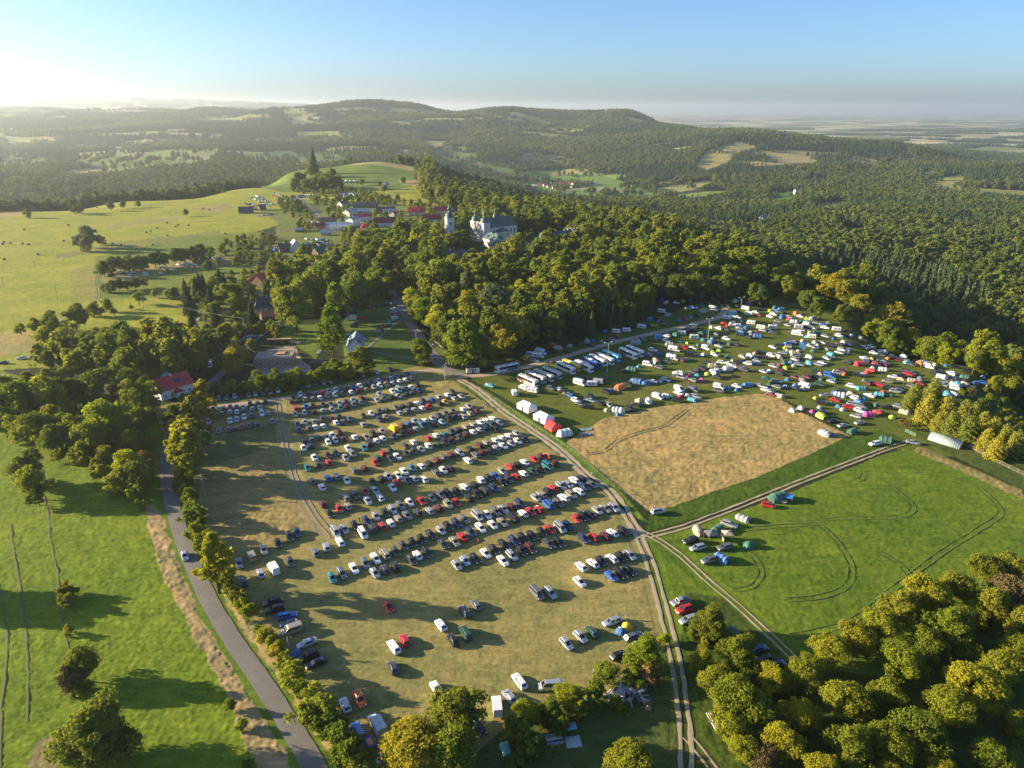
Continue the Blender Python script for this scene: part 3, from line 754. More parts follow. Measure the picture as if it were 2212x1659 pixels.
form('fruit', lambda s: broad_crown(s, 5.5, 2.7, 10, 1500, .24, .22), 5.5, 2.7, .12, (61, 62, 63), 4)
form('poplar', lambda s: broad_crown(s, 15, 3.4, 18, 4200, .34, .06, 1.8), 15, 3.4, .28, (71, 72), 3)

TREES = []        # (x, y, scale, kind, material, group) for label making
N_TREE = {'round': 'broadleaf_tree', 'near': 'walnut_tree', 'tall': 'tall_tree', 'bush': 'shrub', 'conifer': 'spruce_tree', 'larch': 'larch_tree', 'fruit': 'fruit_tree', 'poplar': 'roadside_tree'}
def plant(px, py, rpx, kind, leaf, group, hs=1.0, base=False):
    """a tree whose crown shows at photo pixel (px, py) with radius rpx (3840 wide); base=True: the pixel is the foot"""
    me, tr, h, r = rnd.choice(FORM[kind])
    zc = 0.0
    for _ in range(3):
        p = at(px, py, zc)
        d = p.y * CT + (H - p.z) * ST
        s = rpx * d / F0 / r
        zc = 0.0 if base else h * s * hs * .55
    TREES.append([p.x, p.y, s, kind, leaf, group, hs, rpx])

def plant_all(ox, oy, lst, kind, leaf, group, hs=1.0, k=2.304, jit=0):
    big = {'shrubs along the asphalt road': 1.35, 'walnut trees of the orchard': .96}.get(group, 1.0)
    for a in lst:
        plant(ox + a[0] / k, oy + a[1] / k, a[2] * big / k, a[4] if len(a) > 4 else kind, a[3] if len(a) > 3 and a[3] else leaf, group, hs)

# walnut orchard, lower corner
plant_all(2880, 2160, [(540, 640, 170), (310, 840, 150), (60, 880, 130), (800, 560, 160, 'gold'), (980, 420, 170), (1180, 260, 170, 'gold'), (1420, 170, 180), (1640, 90, 150, 'gold'), (1950, 230, 170, 'gold'), (1810, 330, 120), (2080, 120, 160, 'brown'), (1600, 430, 200), (1380, 590, 160), (1180, 760, 190), (1850, 960, 220), (2030, 780, 170), (1560, 1100, 190), (1030, 1010, 150), (720, 1080, 190), (1330, 1330, 220), (300, 1190, 150), (150, 1420, 170), (740, 1440, 190), (1110, 1470, 180), (2150, 1250, 130), (1960, 1560, 170), (480, 1660, 150), (1040, 1650, 100), (1480, 1650, 120), (2160, 610, 150), (2200, 400, 150, 'gold'), (1880, -60, 150, 'gold'), (2120, -70, 160, 'gold')], 'near', 'walnut', 'walnut trees of the orchard')
plant_all(1920, 2160, [(1720, 390, 150, 'gold'), (1960, 640, 155), (1650, 720, 110), (1760, 890, 150), (1990, 1060, 230), (2190, 800, 90, 'gold'), (1900, 1290, 150, 'park'), (2040, 1500, 130, 'park'), (2160, 1580, 120, 'brown')], 'near', 'walnut', 'walnut trees of the orchard')
plant_all(1920, 2160, [(1560, 510, 70), (1660, 560, 60)], 'bush', 'walnut', 'walnut trees of the orchard')
# bottom centre
plant_all(960, 2160, [(1690, 1130, 235, 'gold', 'round'), (1340, 1430, 235, 'gold', 'near'), (1700, 1470, 240, 'park', 'near')], 'near', 'park', 'trees at the foot of the car park')
plant_all(1920, 2160, [(1150, 660, 150, 'lime'), (1310, 545, 60, 'lime', 'bush'), (820, 830, 105, 'park'), (1180, 860, 120, 'brown', 'bush'), (1040, 840, 110, 'park', 'bush'), (490, 1030, 115, 'lime'), (740, 960, 110, 'walnut', 'bush'), (330, 1150, 105, 'park'), (150, 1180, 110, 'lime'), (40, 1300, 120, 'park', 'bush'), (150, 1420, 150, 'park', 'bush'), (410, 1270, 110, 'park', 'bush'), (570, 1150, 90, 'walnut', 'bush'), (700, 1110, 80, 'park', 'bush'), (1010, 1580, 190, 'walnut'), (60, 1600, 120, 'dark', 'bush'), (880, 1080, 70, 'park', 'bush'), (950, 1130, 60, 'walnut', 'bush')], 'near', 'park', 'trees at the foot of the car park')
# hedge trees along the asphalt road
plant_all(960, 2160, [(80, 520, 75, 'walnut'), (130, 580, 65, 'park'), (180, 640, 65, 'walnut'), (250, 740, 70, 'walnut'), (305, 845, 110, 'lime'), (40, 470, 50, 'park'), (520, 1130, 150, 'park'), (600, 1260, 110, 'park'), (770, 1440, 130, 'walnut'), (660, 1340, 90, 'park'), (860, 1560, 100, 'walnut'), (400, 1000, 60, 'walnut'), (960, 1640, 80, 'park')], 'bush', 'park', 'shrubs along the asphalt road')
plant_all(0, 1560, [(1595, 200, 115, 'gold', 'poplar'), (1545, 300, 95, 'walnut', 'poplar'), (1620, 340, 90, 'park', 'poplar'), (1590, 420, 55, 'park'), (1590, 540, 70, 'walnut'), (1625, 690, 65, 'walnut'), (1675, 840, 85, 'park'), (1715, 930, 50, 'park'), (1760, 1060, 70, 'walnut'), (1840, 1220, 115, 'walnut', 'poplar'), (1880, 1330, 70, 'park'), (1945, 1420, 60, 'walnut'), (2015, 1510, 62, 'walnut'), (2085, 1610, 60, 'walnut'), (1740, 1130, 55, 'park'), (1650, 760, 50, 'park'), (2140, 1690, 65, 'park'), (1570, 600, 60), (1600, 640, 55, 'walnut'), (1650, 800, 60), (1700, 990, 60, 'walnut'), (1800, 1130, 60), (1870, 1180, 60, 'walnut'), (1900, 1380, 60), (1980, 1470, 55), (2050, 1560, 60)], 'bush', 'park', 'shrubs along the asphalt road')
plant_all(0, 960, [(1740, 1170, 95, 'gold'), (1650, 1330, 110, 'gold'), (1560, 1480, 105, 'gold'), (1500, 1380, 90, 'park'), (1590, 1610, 95, 'gold'), (1800, 1290, 70, 'walnut'), (1600, 1260, 70, 'walnut'), (1720, 1500, 80, 'park'), (1660, 1590, 90, 'park')], 'poplar', 'gold', 'tall trees along the asphalt road', .78)
# meadow on the left
plant_all(0, 1560, [(230, 430, 140, 'dark', 'round'), (250, 550, 135, 'park', 'round'), (310, 660, 90, 'dark', 'round'), (570, 1490, 75, 'gold', 'bush'), (590, 1590, 75, 'walnut', 'bush')], 'round', 'dark', 'bushes in the bright meadow')
plant_all(0, 2160, [(680, 740, 150, 'dark', 'round'), (620, 870, 110, 'brown', 'round'), (720, 960, 90, 'lime', 'bush'), (800, 1330, 280, 'dark', 'near'), (700, 1480, 180, 'park', 'near'), (880, 1640, 130, 'walnut', 'near'), (590, 460, 50, 'gold', 'bush'), (1000, 1450, 170, 'dark', 'near'), (560, 200, 70, 'gold', 'bush'), (580, 130, 70, 'walnut', 'bush'), (2140, 1620, 60, 'lime', 'bush'), (1990, 1100, 70, 'lime', 'bush'), (2080, 1290, 60, 'lime', 'bush')], 'near', 'dark', 'bushes in the bright meadow')
# wood on the left
plant_all(0, 960, [(140, 1230, 180, 'lime'), (50, 1150, 130), (420, 1180, 180), (620, 1140, 150, 'dark'), (880, 1080, 190, 'dark'), (1060, 1170, 140, 'willow'), (1210, 1210, 160, 'dark'), (870, 1390, 190, 'lime'), (1040, 1500, 130, 'dark'), (700, 1460, 140, 'walnut'), (470, 1370, 120, 'walnut'), (550, 1310, 110), (260, 1440, 150, 'walnut'), (90, 1390, 140), (1130, 1550, 110, 'walnut'), (1285, 1070, 100, 'dark'), (760, 1250, 110, 'dark'), (320, 1290, 120, 'dark'), (20, 1330, 110), (950, 1200, 110, 'dark'), (580, 1440, 110), (400, 1480, 110), (1180, 1390, 110, 'dark'), (-60, 1250, 150, 'dark')], 'round', 'park', 'trees of the wood by the road')
plant_all(0, 1560, [(880, 330, 90, 'walnut'), (1080, 180, 90, 'walnut'), (1080, 400, 130, 'lime'), (1000, 540, 110), (1160, 650, 85, 'lime', 'bush'), (1210, 760, 50, 'lime', 'bush'), (1270, 220, 80), (1190, 480, 130, 'dark'), (700, 310, 120, 'walnut', 'bush'), (560, 280, 100, 'park', 'bush'), (430, 190, 120), (280, 150, 90, 'walnut', 'bush'), (750, 170, 140), (1240, 360, 90, 'brown', 'bush'), (620, 200, 100), (900, 480, 80, 'park', 'bush'), (820, 430, 80, 'park', 'bush'), (500, 330, 70, 'walnut', 'bush'), (1280, 480, 70, 'brown', 'bush'), (150, 80, 110), (30, 60, 100)], 'round', 'park', 'trees of the wood by the road')
# gardens and hedges further back on the left
plant_all(0, 960, [(630, 500, 100, 'dark'), (440, 560, 80), (370, 690, 90), (530, 700, 85, 'walnut'), (310, 580, 60), (165, 610, 55), (750, 770, 115), (900, 690, 70), (1065, 680, 125, 'dark'), (1240, 680, 58), (1330, 680, 62), (1430, 680, 62), (1530, 670, 50), (1540, 750, 75, 'spruce', 'conifer'), (1110, 810, 70), (1190, 870, 80), (950, 840, 80, 'willow'), (1390, 830, 45, 'walnut'), (1470, 950, 100), (1560, 960, 70), (1710, 910, 70), (1890, 900, 60), (2030, 830, 125, 'gold'), (2010, 940, 80, 'gold'), (1090, 930, 90), (730, 970, 50), (1680, 650, 60, 'gold'), (1750, 690, 60), (2000, 300, 110), (2060, 400, 80, 'lime'), (2050, 530, 60), (1970, 640, 70), (1850, 460, 70), (1190, 345, 58), (1330, 320, 30), (800, 450, 55), (910, 410, 55), (870, 470, 40), (560, 1010, 70), (420, 1030, 70), (260, 1060, 80, 'dark'), (820, 650, 40), (980, 470, 35), (1500, 310, 50), (1450, 320, 40), (1130, 440, 25, 'park', 'bush'), (60, 1090, 70, 'dark')], 'round', 'park', 'garden trees on the left slope')
plant_all(0, 960, [(1620, 370, 62), (1600, 290, 50), (1720, 230, 50), (1810, 330, 55), (1900, 220, 60), (1690, 250, 45), (1750, 220, 40), (2170, 500, 60), (1650, 540, 45), (2040, 560, 45), (1850, 500, 55), (1940, 240, 50)], 'conifer', 'spruce', 'garden trees on the left slope', .8)
plant_all(0, 960, [(890, 100, 60), (950, 70, 60), (1030, 50, 60), (1100, 55, 60), (1170, 50, 55), (1240, 45, 55), (1330, 10, 70), (1420, 10, 60), (1500, -10, 60), (1580, -20, 60), (1660, -30, 60), (1740, -50, 60), (950, 250, 50), (1020, 240, 45), (1090, 235, 45), (1160, 225, 45), (1230, 220, 40), (900, 270, 30), (1790, 80, 45), (1440, 130, 22), (680, -140, 70, 'willow'), (760, -190, 85, 'willow'), (870, -150, 40, 'willow'), (740, -120, 60, 'willow')], 'round', 'dark', 'hedge trees in the far meadow')
plant_all(0, 300, [(230, 1145, 34), (640, 1103, 40), (680, 1105, 32), (955, 1080, 34), (1058, 1070, 28), (1190, 1064, 25), (1608, 1142, 26), (1930, 940, 22), (1665, 1007, 11)], 'round', 'dark', 'lone trees in the far meadow')
plant_all(960, 960, [(100, 1070, 52), (160, 1095, 46), (250, 1085, 50, 'lime'), (290, 1060, 50), (390, 1055, 52), (470, 1035, 50, 'lime'), (510, 1045, 46, 'lime'), (590, 1015, 55), (720, 980, 60, 'walnut'), (780, 960, 55), (610, 960, 60), (40, 1110, 50, 'walnut'), (560, 1050, 40, 'lime'), (660, 1030, 44)], 'bush', 'park', 'bushes below the building site')
plant_all(0, 960, [(2000, 1120, 70), (2090, 1130, 60), (2180, 1120, 60), (1940, 1160, 45, 'walnut'), (1870, 1120, 50)], 'bush', 'park', 'bushes below the building site')
plant_all(0, 2160, [(-640, -60, 170, 'dark', 'round'), (-560, 130, 150, 'dark', 'round')], 'round', 'dark', 'bushes in the bright meadow')
plant_all(960, 300, [(370, 860, 62), (480, 790, 55), (550, 850, 66), (620, 870, 66), (700, 880, 58), (440, 900, 60), (500, 730, 42, 'spruce', 'conifer'), (580, 900, 55), (920, 890, 26), (1070, 910, 20), (330, 900, 50), (660, 830, 50), (1275, 885, 22), (1110, 950, 30)], 'round', 'dark', 'trees of the clump on the hill')
# between road, house and junction
plant_all(960, 960, [(650, 640, 120, 'lime', 'tall'), (690, 390, 105, 'lime', 'tall'), (330, 420, 170), (450, 290, 160), (580, 310, 80, 'gold'), (850, 300, 165), (1080, 190, 125), (870, 110, 150), (1330, 340, 60, 'lime'), (1390, 400, 130, 'lime'), (1470, 470, 120, 'lime'), (1610, 530, 125, 'lime'), (1590, 640, 80, 'park'), (1420, 800, 100, 'park'), (925, 880, 105, 'gold'), (690, 940, 70), (760, 990, 60), (190, 1050, 75), (60, 1090, 70), (330, 1030, 70), (540, 1010, 60), (130, 1110, 50), (430, 1060, 50), (20, 1040, 60), (640, 1010, 55), (820, 1000, 50, 'walnut'), (350, 1090, 45), (1820, 740, 190), (1960, 800, 130), (2150, 720, 110, 'gold'), (1700, 820, 80), (1400, 200, 110), (1560, 180, 150, 'lime'), (1480, 90, 150, 'lime'), (1700, 330, 120, 'dark'), (2030, 400, 160, 'willow'), (1980, 300, 110), (2150, 530, 110, 'dark'), (640, 150, 120, 'lime'), (1740, 90, 120), (160, 620, 45, 'park', 'poplar'), (1950, 550, 90), (230, 330, 100, 'gold'), (2080, 620, 60), (1330, 200, 80, 'lime')], 'round', 'park', 'park trees around the avenue')
plant_all(960, 960, [(1830, 260, 105), (1980, 190, 90), (1910, 180, 80)], 'conifer', 'spruce', 'park trees around the avenue', .75)
plant_all(1920, 960, [(140, 310, 130, 'lime'), (340, 240, 120, 'lime'), (520, 310, 90, 'park'), (660, 200, 120, 'lime'), (820, 160, 130, 'lime'), (1130, 330, 110, 'lime'), (900, 350, 90, 'gold'), (610, 450, 70, 'gold'), (1010, 270, 55, 'brown'), (760, 330, 90), (300, 380, 90), (1000, 450, 80, 'dark'), (440, 110, 110), (570, 100, 90, 'lime'), (250, 90, 90), (70, 120, 110), (60, 480, 90, 'dark'), (1060, 130, 100), (950, 60, 110, 'walnut')], 'round', 'park', 'park trees beside the campsite road')
plant_all(1920, 960, [(130, 640, 55), (200, 590, 60), (255, 580, 60), (315, 590, 58), (375, 590, 58), (430, 570, 58), (490, 540, 60), (545, 560, 55), (620, 560, 55), (690, 580, 55), (800, 480, 60), (870, 530, 50), (940, 520, 50), (1030, 500, 50), (20, 650, 60)], 'conifer', 'spruce', 'dark spruces beside the campsite road', .85)
# edge of the wood behind the campsite
plant_all(1920, 960, [(1250, 220, 110, 'dark'), (1400, 230, 115, 'dark'), (1560, 230, 115, 'dark'), (1700, 250, 105, 'dark'), (1830, 250, 110, 'dark'), (1960, 270, 90, 'dark'), (2090, 300, 90, 'dark'), (2180, 330, 80, 'dark'), (1330, 90, 110, 'walnut'), (1480, 80, 115, 'walnut'), (1640, 60, 110, 'walnut'), (1780, 90, 110, 'gold'), (1910, 100, 110, 'walnut'), (2040, 130, 100, 'gold'), (2150, 170, 100), (1200, 90, 90, 'gold')], 'round', 'dark', 'trees at the edge of the campsite')
plant_all(2880, 960, [(60, 200, 90), (200, 260, 90, 'dark'), (420, 150, 90, 'gold'), (330, 350, 90, 'dark'), (560, 230, 100, 'gold'), (700, 290, 105, 'gold'), (470, 420, 95, 'dark'), (640, 480, 80, 'dark'), (830, 400, 110, 'gold'), (1040, 360, 150, 'gold'), (1080, 560, 110), (960, 500, 90), (1300, 560, 120, 'walnut'), (1110, 660, 70, 'lime'), (1560, 600, 130, 'walnut'), (1400, 700, 110), (1680, 740, 90), (1570, 790, 80, 'lime'), (1880, 760, 160), (1800, 880, 100), (2040, 850, 120), (2170, 780, 110, 'walnut'), (250, 180, 90, 'dark'), (900, 560, 60), (2150, 950, 80), (1980, 1010, 60, 'walnut')], 'round', 'park', 'trees at the edge of the campsite')
# larches and fruit trees on the right
plant_all(2880, 960, [(1270, 1190, 80), (1440, 1150, 90), (1390, 1300, 100), (1230, 1260, 60), (1540, 1320, 100), (1600, 1430, 90), (1700, 1350, 100), (1740, 1480, 95), (1800, 1310, 60), (1860, 1440, 95), (1960, 1480, 90), (1900, 1570, 80), (2060, 1540, 85), (2150, 1600, 90), (2180, 1480, 70), (1480, 1420, 70), (1990, 1640, 80)], 'larch', 'larch', 'larches beside the polytunnel', .95)
plant_all(2880, 960, [(1970, 1080, 50), (1900, 1110, 40), (2130, 1030, 45), (2060, 1150, 40), (1930, 1190, 60), (2180, 1090, 40), (2170, 1210, 50), (2100, 1240, 40), (1860, 1220, 40), (2050, 1210, 40), (1780, 1150, 55, 'brown'), (2000, 1300, 40), (2190, 1330, 45), (1700, 1180, 45), (1880, 1280, 40), (2100, 1340, 40), (1190, 1460, 35, 'brown'), (1150, 1430, 30, 'brown'), (1220, 1430, 30, 'gold')], 'fruit', 'walnut', 'fruit trees in the corner orchard')

ORD = ['first', 'second', 'third', 'fourth', 'fifth', 'sixth', 'seventh', 'eighth', 'ninth', 'tenth', 'eleventh', 'twelfth', 'thirteenth', 'fourteenth', 'fifteenth', 'sixteenth', 'seventeenth', 'eighteenth', 'nineteenth', 'twentieth']
TENS = {2: 'twenty', 3: 'thirty', 4: 'forty', 5: 'fifty', 6: 'sixty', 7: 'seventy', 8: 'eighty', 9: 'ninety'}
def ordinal(i):                 # 0 -> first
    if i < 20: return ORD[i]
    t, u = divmod(i + 1, 10)
    return (TENS[t][:-1] + 'ieth') if u == 0 else TENS[t] + '-' + ORD[u - 1]

LOOKS = {'park': 'green', 'dark': 'dark green', 'lime': 'bright lime green', 'gold': 'golden tinged', 'walnut': 'yellow-green', 'brown': 'brownish', 'spruce': 'dark blue-green', 'larch': 'yellowish', 'willow': 'grey-green'}
SHAPE = {'round': 'round crowned tree', 'near': 'bushy broad tree', 'tall': 'tall upright tree', 'bush': 'shrub', 'conifer': 'pointed spruce', 'larch': 'feathery larch', 'fruit': 'small fruit tree', 'poplar': 'narrow tree'}
WHERE = {'trees of the clump on the hill': 'in the clump above the village', 'bushes below the building site': 'in the hedge below the building site', 'walnut trees of the orchard': 'in the orchard by the green field', 'trees at the foot of the car park': 'below the car park', 'shrubs along the asphalt road': 'on the asphalt road verge',
         'tall trees along the asphalt road': 'beside the asphalt road', 'bushes in the bright meadow': 'in the bright meadow', 'trees of the wood by the road': 'in the wood by the red-roofed house',
         'garden trees on the left slope': 'among the gardens below the meadow', 'hedge trees in the far meadow': 'in the meadow hedges', 'lone trees in the far meadow': 'standing alone in the far meadow',
         'park trees around the avenue': 'around the avenue and white house', 'park trees beside the campsite road': 'behind the spruces by the campsite', 'dark spruces beside the campsite road': 'lining the campsite road',
         'trees at the edge of the campsite': 'on the far campsite edge', 'larches beside the polytunnel': 'beside the polytunnel', 'fruit trees in the corner orchard': 'beyond the larches'}
def plant_trees():
    TREES.sort(key=lambda t: -t[7])
    proto = {}
    keyed = {}
    for t in TREES:
        keyed.setdefault((t[3], t[4], t[5]), []).append(t)
    for (kind, leaf, group), ts in keyed.items():
        ts.sort(key=lambda t: project(t[0], t[1], 3.0)[0])
        for i, (x, y, s, _k, _l, _g, hs, rpx) in enumerate(ts):
            me, tr, h, r = rnd.choice(FORM[kind])
            what = f'{LOOKS[leaf]} {SHAPE[kind]} {WHERE[group]}'
            lab = what if len(ts) == 1 else (f'{what}, ' + ('the leftmost' if i == 0 else 'the rightmost' if i == len(ts) - 1 else f'{ordinal(i)} from left'))
            cat = 'shrub' if kind == 'bush' else 'tree'
            e = empty(N_TREE[kind], (x, y, float(hgt(x, y))), rnd.random() * 6.28, lab, cat, group, (s, s, s * hs))
            c = link('foliage' if kind == 'bush' else 'crown', me, e)
            c.material_slots[0].link = 'OBJECT'; c.material_slots[0].material = LM[leaf]
            link('stem' if kind == 'bush' else 'trunk', tr, e)
KEEP_OUT = []
plant_trees()

# ---------------------------------------------------------------- the woods beyond: instanced, nobody could count them
def scatter_group():
    g = bpy.data.node_groups.new('scatter', 'GeometryNodeTree')
    g.interface.new_socket('Geometry', in_out='INPUT', socket_type='NodeSocketGeometry')
    g.interface.new_socket('Geometry', in_out='OUTPUT', socket_type='NodeSocketGeometry')
    return g
def scatter(name, P, S, protos, kind='stuff'):
    """points P with scales S carry random prototypes"""
    me = bpy.data.meshes.new(name); me.vertices.add(len(P)); me.vertices.foreach_set('co', P.astype(np.float32).ravel())
    def A(n, ty, v):
        a = me.attributes.new(n, ty, 'POINT'); a.data.foreach_set('value', v)
    A('sc', 'FLOAT', S.astype(np.float32)); A('rz', 'FLOAT', NP.uniform(0, 6.28, len(P)).astype(np.float32)); A('pick', 'INT', NP.integers(0, len(protos), len(P)).astype(np.int32))
    o = link(name, me, kind=kind)
    col = bpy.data.collections.new(name + '_sources')
    for i, p in enumerate(protos):
        q = bpy.data.objects.new(f'{name}_source', p); col.objects.link(q)
    g = scatter_group(); gi = g.nodes.new('NodeGroupInput'); go = g.nodes.new('NodeGroupOutput')
    ci = g.nodes.new('GeometryNodeCollectionInfo'); ci.inputs['Collection'].default_value = col
    ci.inputs['Separate Children'].default_value = True; ci.inputs['Reset Children'].default_value = True
    ip = g.nodes.new('GeometryNodeInstanceOnPoints'); ip.inputs['Pick Instance'].default_value = True
    def attr(n, dt):
        a = g.nodes.new('GeometryNodeInputNamedAttribute'); a.data_type = dt; a.inputs['Name'].default_value = n
        return a.outputs['Attribute']
    cx = g.nodes.new('ShaderNodeCombineXYZ'); g.links.new(attr('rz', 'FLOAT'), cx.inputs['Z'])
    g.links.new(gi.outputs[0], ip.inputs['Points']); g.links.new(ci.outputs[0], ip.inputs['Instance'])
    g.links.new(attr('pick', 'INT'), ip.inputs['Instance Index']); g.links.new(cx.outputs[0], ip.inputs['Rotation'])
    g.links.new(attr('sc', 'FLOAT'), ip.inputs['Scale']); g.links.new(ip.outputs[0], go.inputs[0])
    m = o.modifiers.new('scatter', 'NODES'); m.node_group = g
    return o

HOLES = [D([(205, 560), (430, 515), (530, 505), (560, 560), (420, 645), (205, 645)]), ZM(1560, 720, [(370, 330), (540, 300), (800, 320), (780, 430), (740, 545), (560, 560), (400, 520), (370, 430)], 1.924), ZM(1560, 720, [(780, 330), (1000, 280), (1180, 300), (1200, 560), (1000, 570), (930, 490), (900, 430)], 1.924), ZM(1560, 720, [(200, 330), (290, 330), (310, 440), (260, 500), (200, 440)], 1.924), ZM(1560, 720, [(200, 500), (440, 480), (560, 520), (560, 600), (420, 600), (280, 580)], 1.924)]
M_FB = leaf_mat('leaf_forest', (0.140, 0.178, 0.040), trans=.42, hi=(1.3, 1.2, .95))
M_FC = leaf_mat('leaf_pine', (0.072, 0.108, 0.042), trans=.2, hi=(1.25, 1.2, 1))
def pack(parts, mt):
    v, f, b = [], [], 0
    for (pv, pf), off in parts:
        v.append(pv + np.array(off)); f.append(pf + b); b += len(pv)
    return mesh_np('crowns', np.concatenate(v), np.concatenate(f), mt)
M_FN = leaf_mat('leaf_plateau_wood', (0.205, 0.240, 0.034), trans=.5)
near_b = [pack([(broad_crown(220 + i, 17, 5.6, 16, 1500, .66, .04), (0, 0, 0))], M_FN) for i in range(5)]
mid_b = [pack([(broad_crown(200 + i, 17, 5.8, 9, 620, 1.0, .05), (0, 0, 0))], M_FB) for i in range(4)]
mid_c = [pack([(cone_crown(210 + i, 19, 3.4, 420, .8), (0, 0, 0))], M_FC) for i in range(2)]
def clump(seed, n, span, con):
    rg = np.random.default_rng(seed); ps = []
    for i in range(n):
        off = (*rg.uniform(-span, span, 2), -2.0); h = rg.uniform(12, 20)
        ps.append((cone_crown(seed * 31 + i, h + 3, 3.8, 70, 1.7, .05) if con else broad_crown(seed * 31 + i, h, 5.6, 6, 90, 2.0, .05), off))
    return pack(ps, M_FC if con else M_FB)
far_b = [clump(300 + i, 7, 13, False) for i in range(4)]
far_c = [clump(320 + i, 8, 13, True) for i in range(2)]

cm = np.maximum.accumulate((TAB - H + 8) / YG[None], axis=1)      # skyline seen so far along each bearing
def seen(X, Y, z, up):
    t = np.clip(X / Y, -1.34, 1.34)
    a = np.clip(((t + 1.35) / 2.7 * (len(TG) - 1)).astype(int), 0, len(TG) - 1)
    b = np.clip(((np.log(Y) - math.log(60.0)) / (math.log(42000.0) - math.log(60.0)) * (len(YG) - 1)).astype(int) - 2, 0, len(YG) - 1)
    return (z + up - H) / Y > cm[a, b] - 0.002

def wood_points(y0, y1, step, up, seed):
    rg = np.random.default_rng(seed)
    xm = y1 * .95
    gx, gy = np.meshgrid(np.arange(-xm, xm, step), np.arange(y0, y1, step))
    X, Y = gx.ravel() + rg.uniform(-.5, .5, gx.size) * step, gy.ravel() + rg.uniform(-.5, .5, gx.size) * step
    k = (np.abs(X) < Y * .88 + 60) & (Y > y0); X, Y = X[k], Y[k]
    z = hgt(X, Y)
    k = seen(X, Y, z, up); X, Y, z = X[k], Y[k], z[k]
    return X, Y, z
def is_wood(X, Y, z):
    _c, _s, _r, opened, plain = land(X, Y, z)
    px, py = project(X, Y, z)
    thin = vnoise(X / 60, Y / 60, 31) > .12
    _a, _b, _c2, op2, _d2 = land(X, Y, z + 11)
    out = ~opened & ~(op2 & (Y > 1200)) & ~plain & thin
    # scattered trees and hedges inside the open valley land and on the plain
    hedge = opened & (Y > 1500) & (np.abs(vnoise(X / 95 + Y / 300, Y / 120, 33) - .5) < .035)
    strip_ = plain & (Y < 16000) & ((vnoise(X / 500, Y / 160, 35) > .76) | (vnoise(X / 900, Y / 420, 21) > .71))
    return out | hedge | strip_, px, py

CLEAR = [  # open ground on the plateau that keeps free of wood (car park, campsite, roads, gardens)
    D([(330, 1750), (330, 1000), (430, 800), (560, 690), (740, 660), (840, 640), (860, 660), (1000, 700), (1010, 812), (1200, 740), (1400, 640), (1570, 620), (1760, 640), (2000, 720), (2212, 800), (2700, 900), (2700, 1800), (-900, 1800), (-900, 760), (0, 760), (330, 900)]),
]
VILLAGE = D([(400, 640), (425, 560), (560, 500), (620, 470), (600, 440), (640, 400), (760, 410), (900, 440), (1000, 470), (960, 560), (900, 620), (760, 660), (600, 700), (560, 760), (430, 800)])
PARK = D([(610, 690), (600, 640), (640, 600), (640, 575), (700, 575), (740, 540), (850, 525), (985, 515), (1010, 560), (1130, 560), (1250, 505), (1400, 480), (1560, 520), (1760, 600), (1560, 640), (1400, 640), (1200, 740), (1010, 790), (960, 770), (880, 620), (840, 600)])
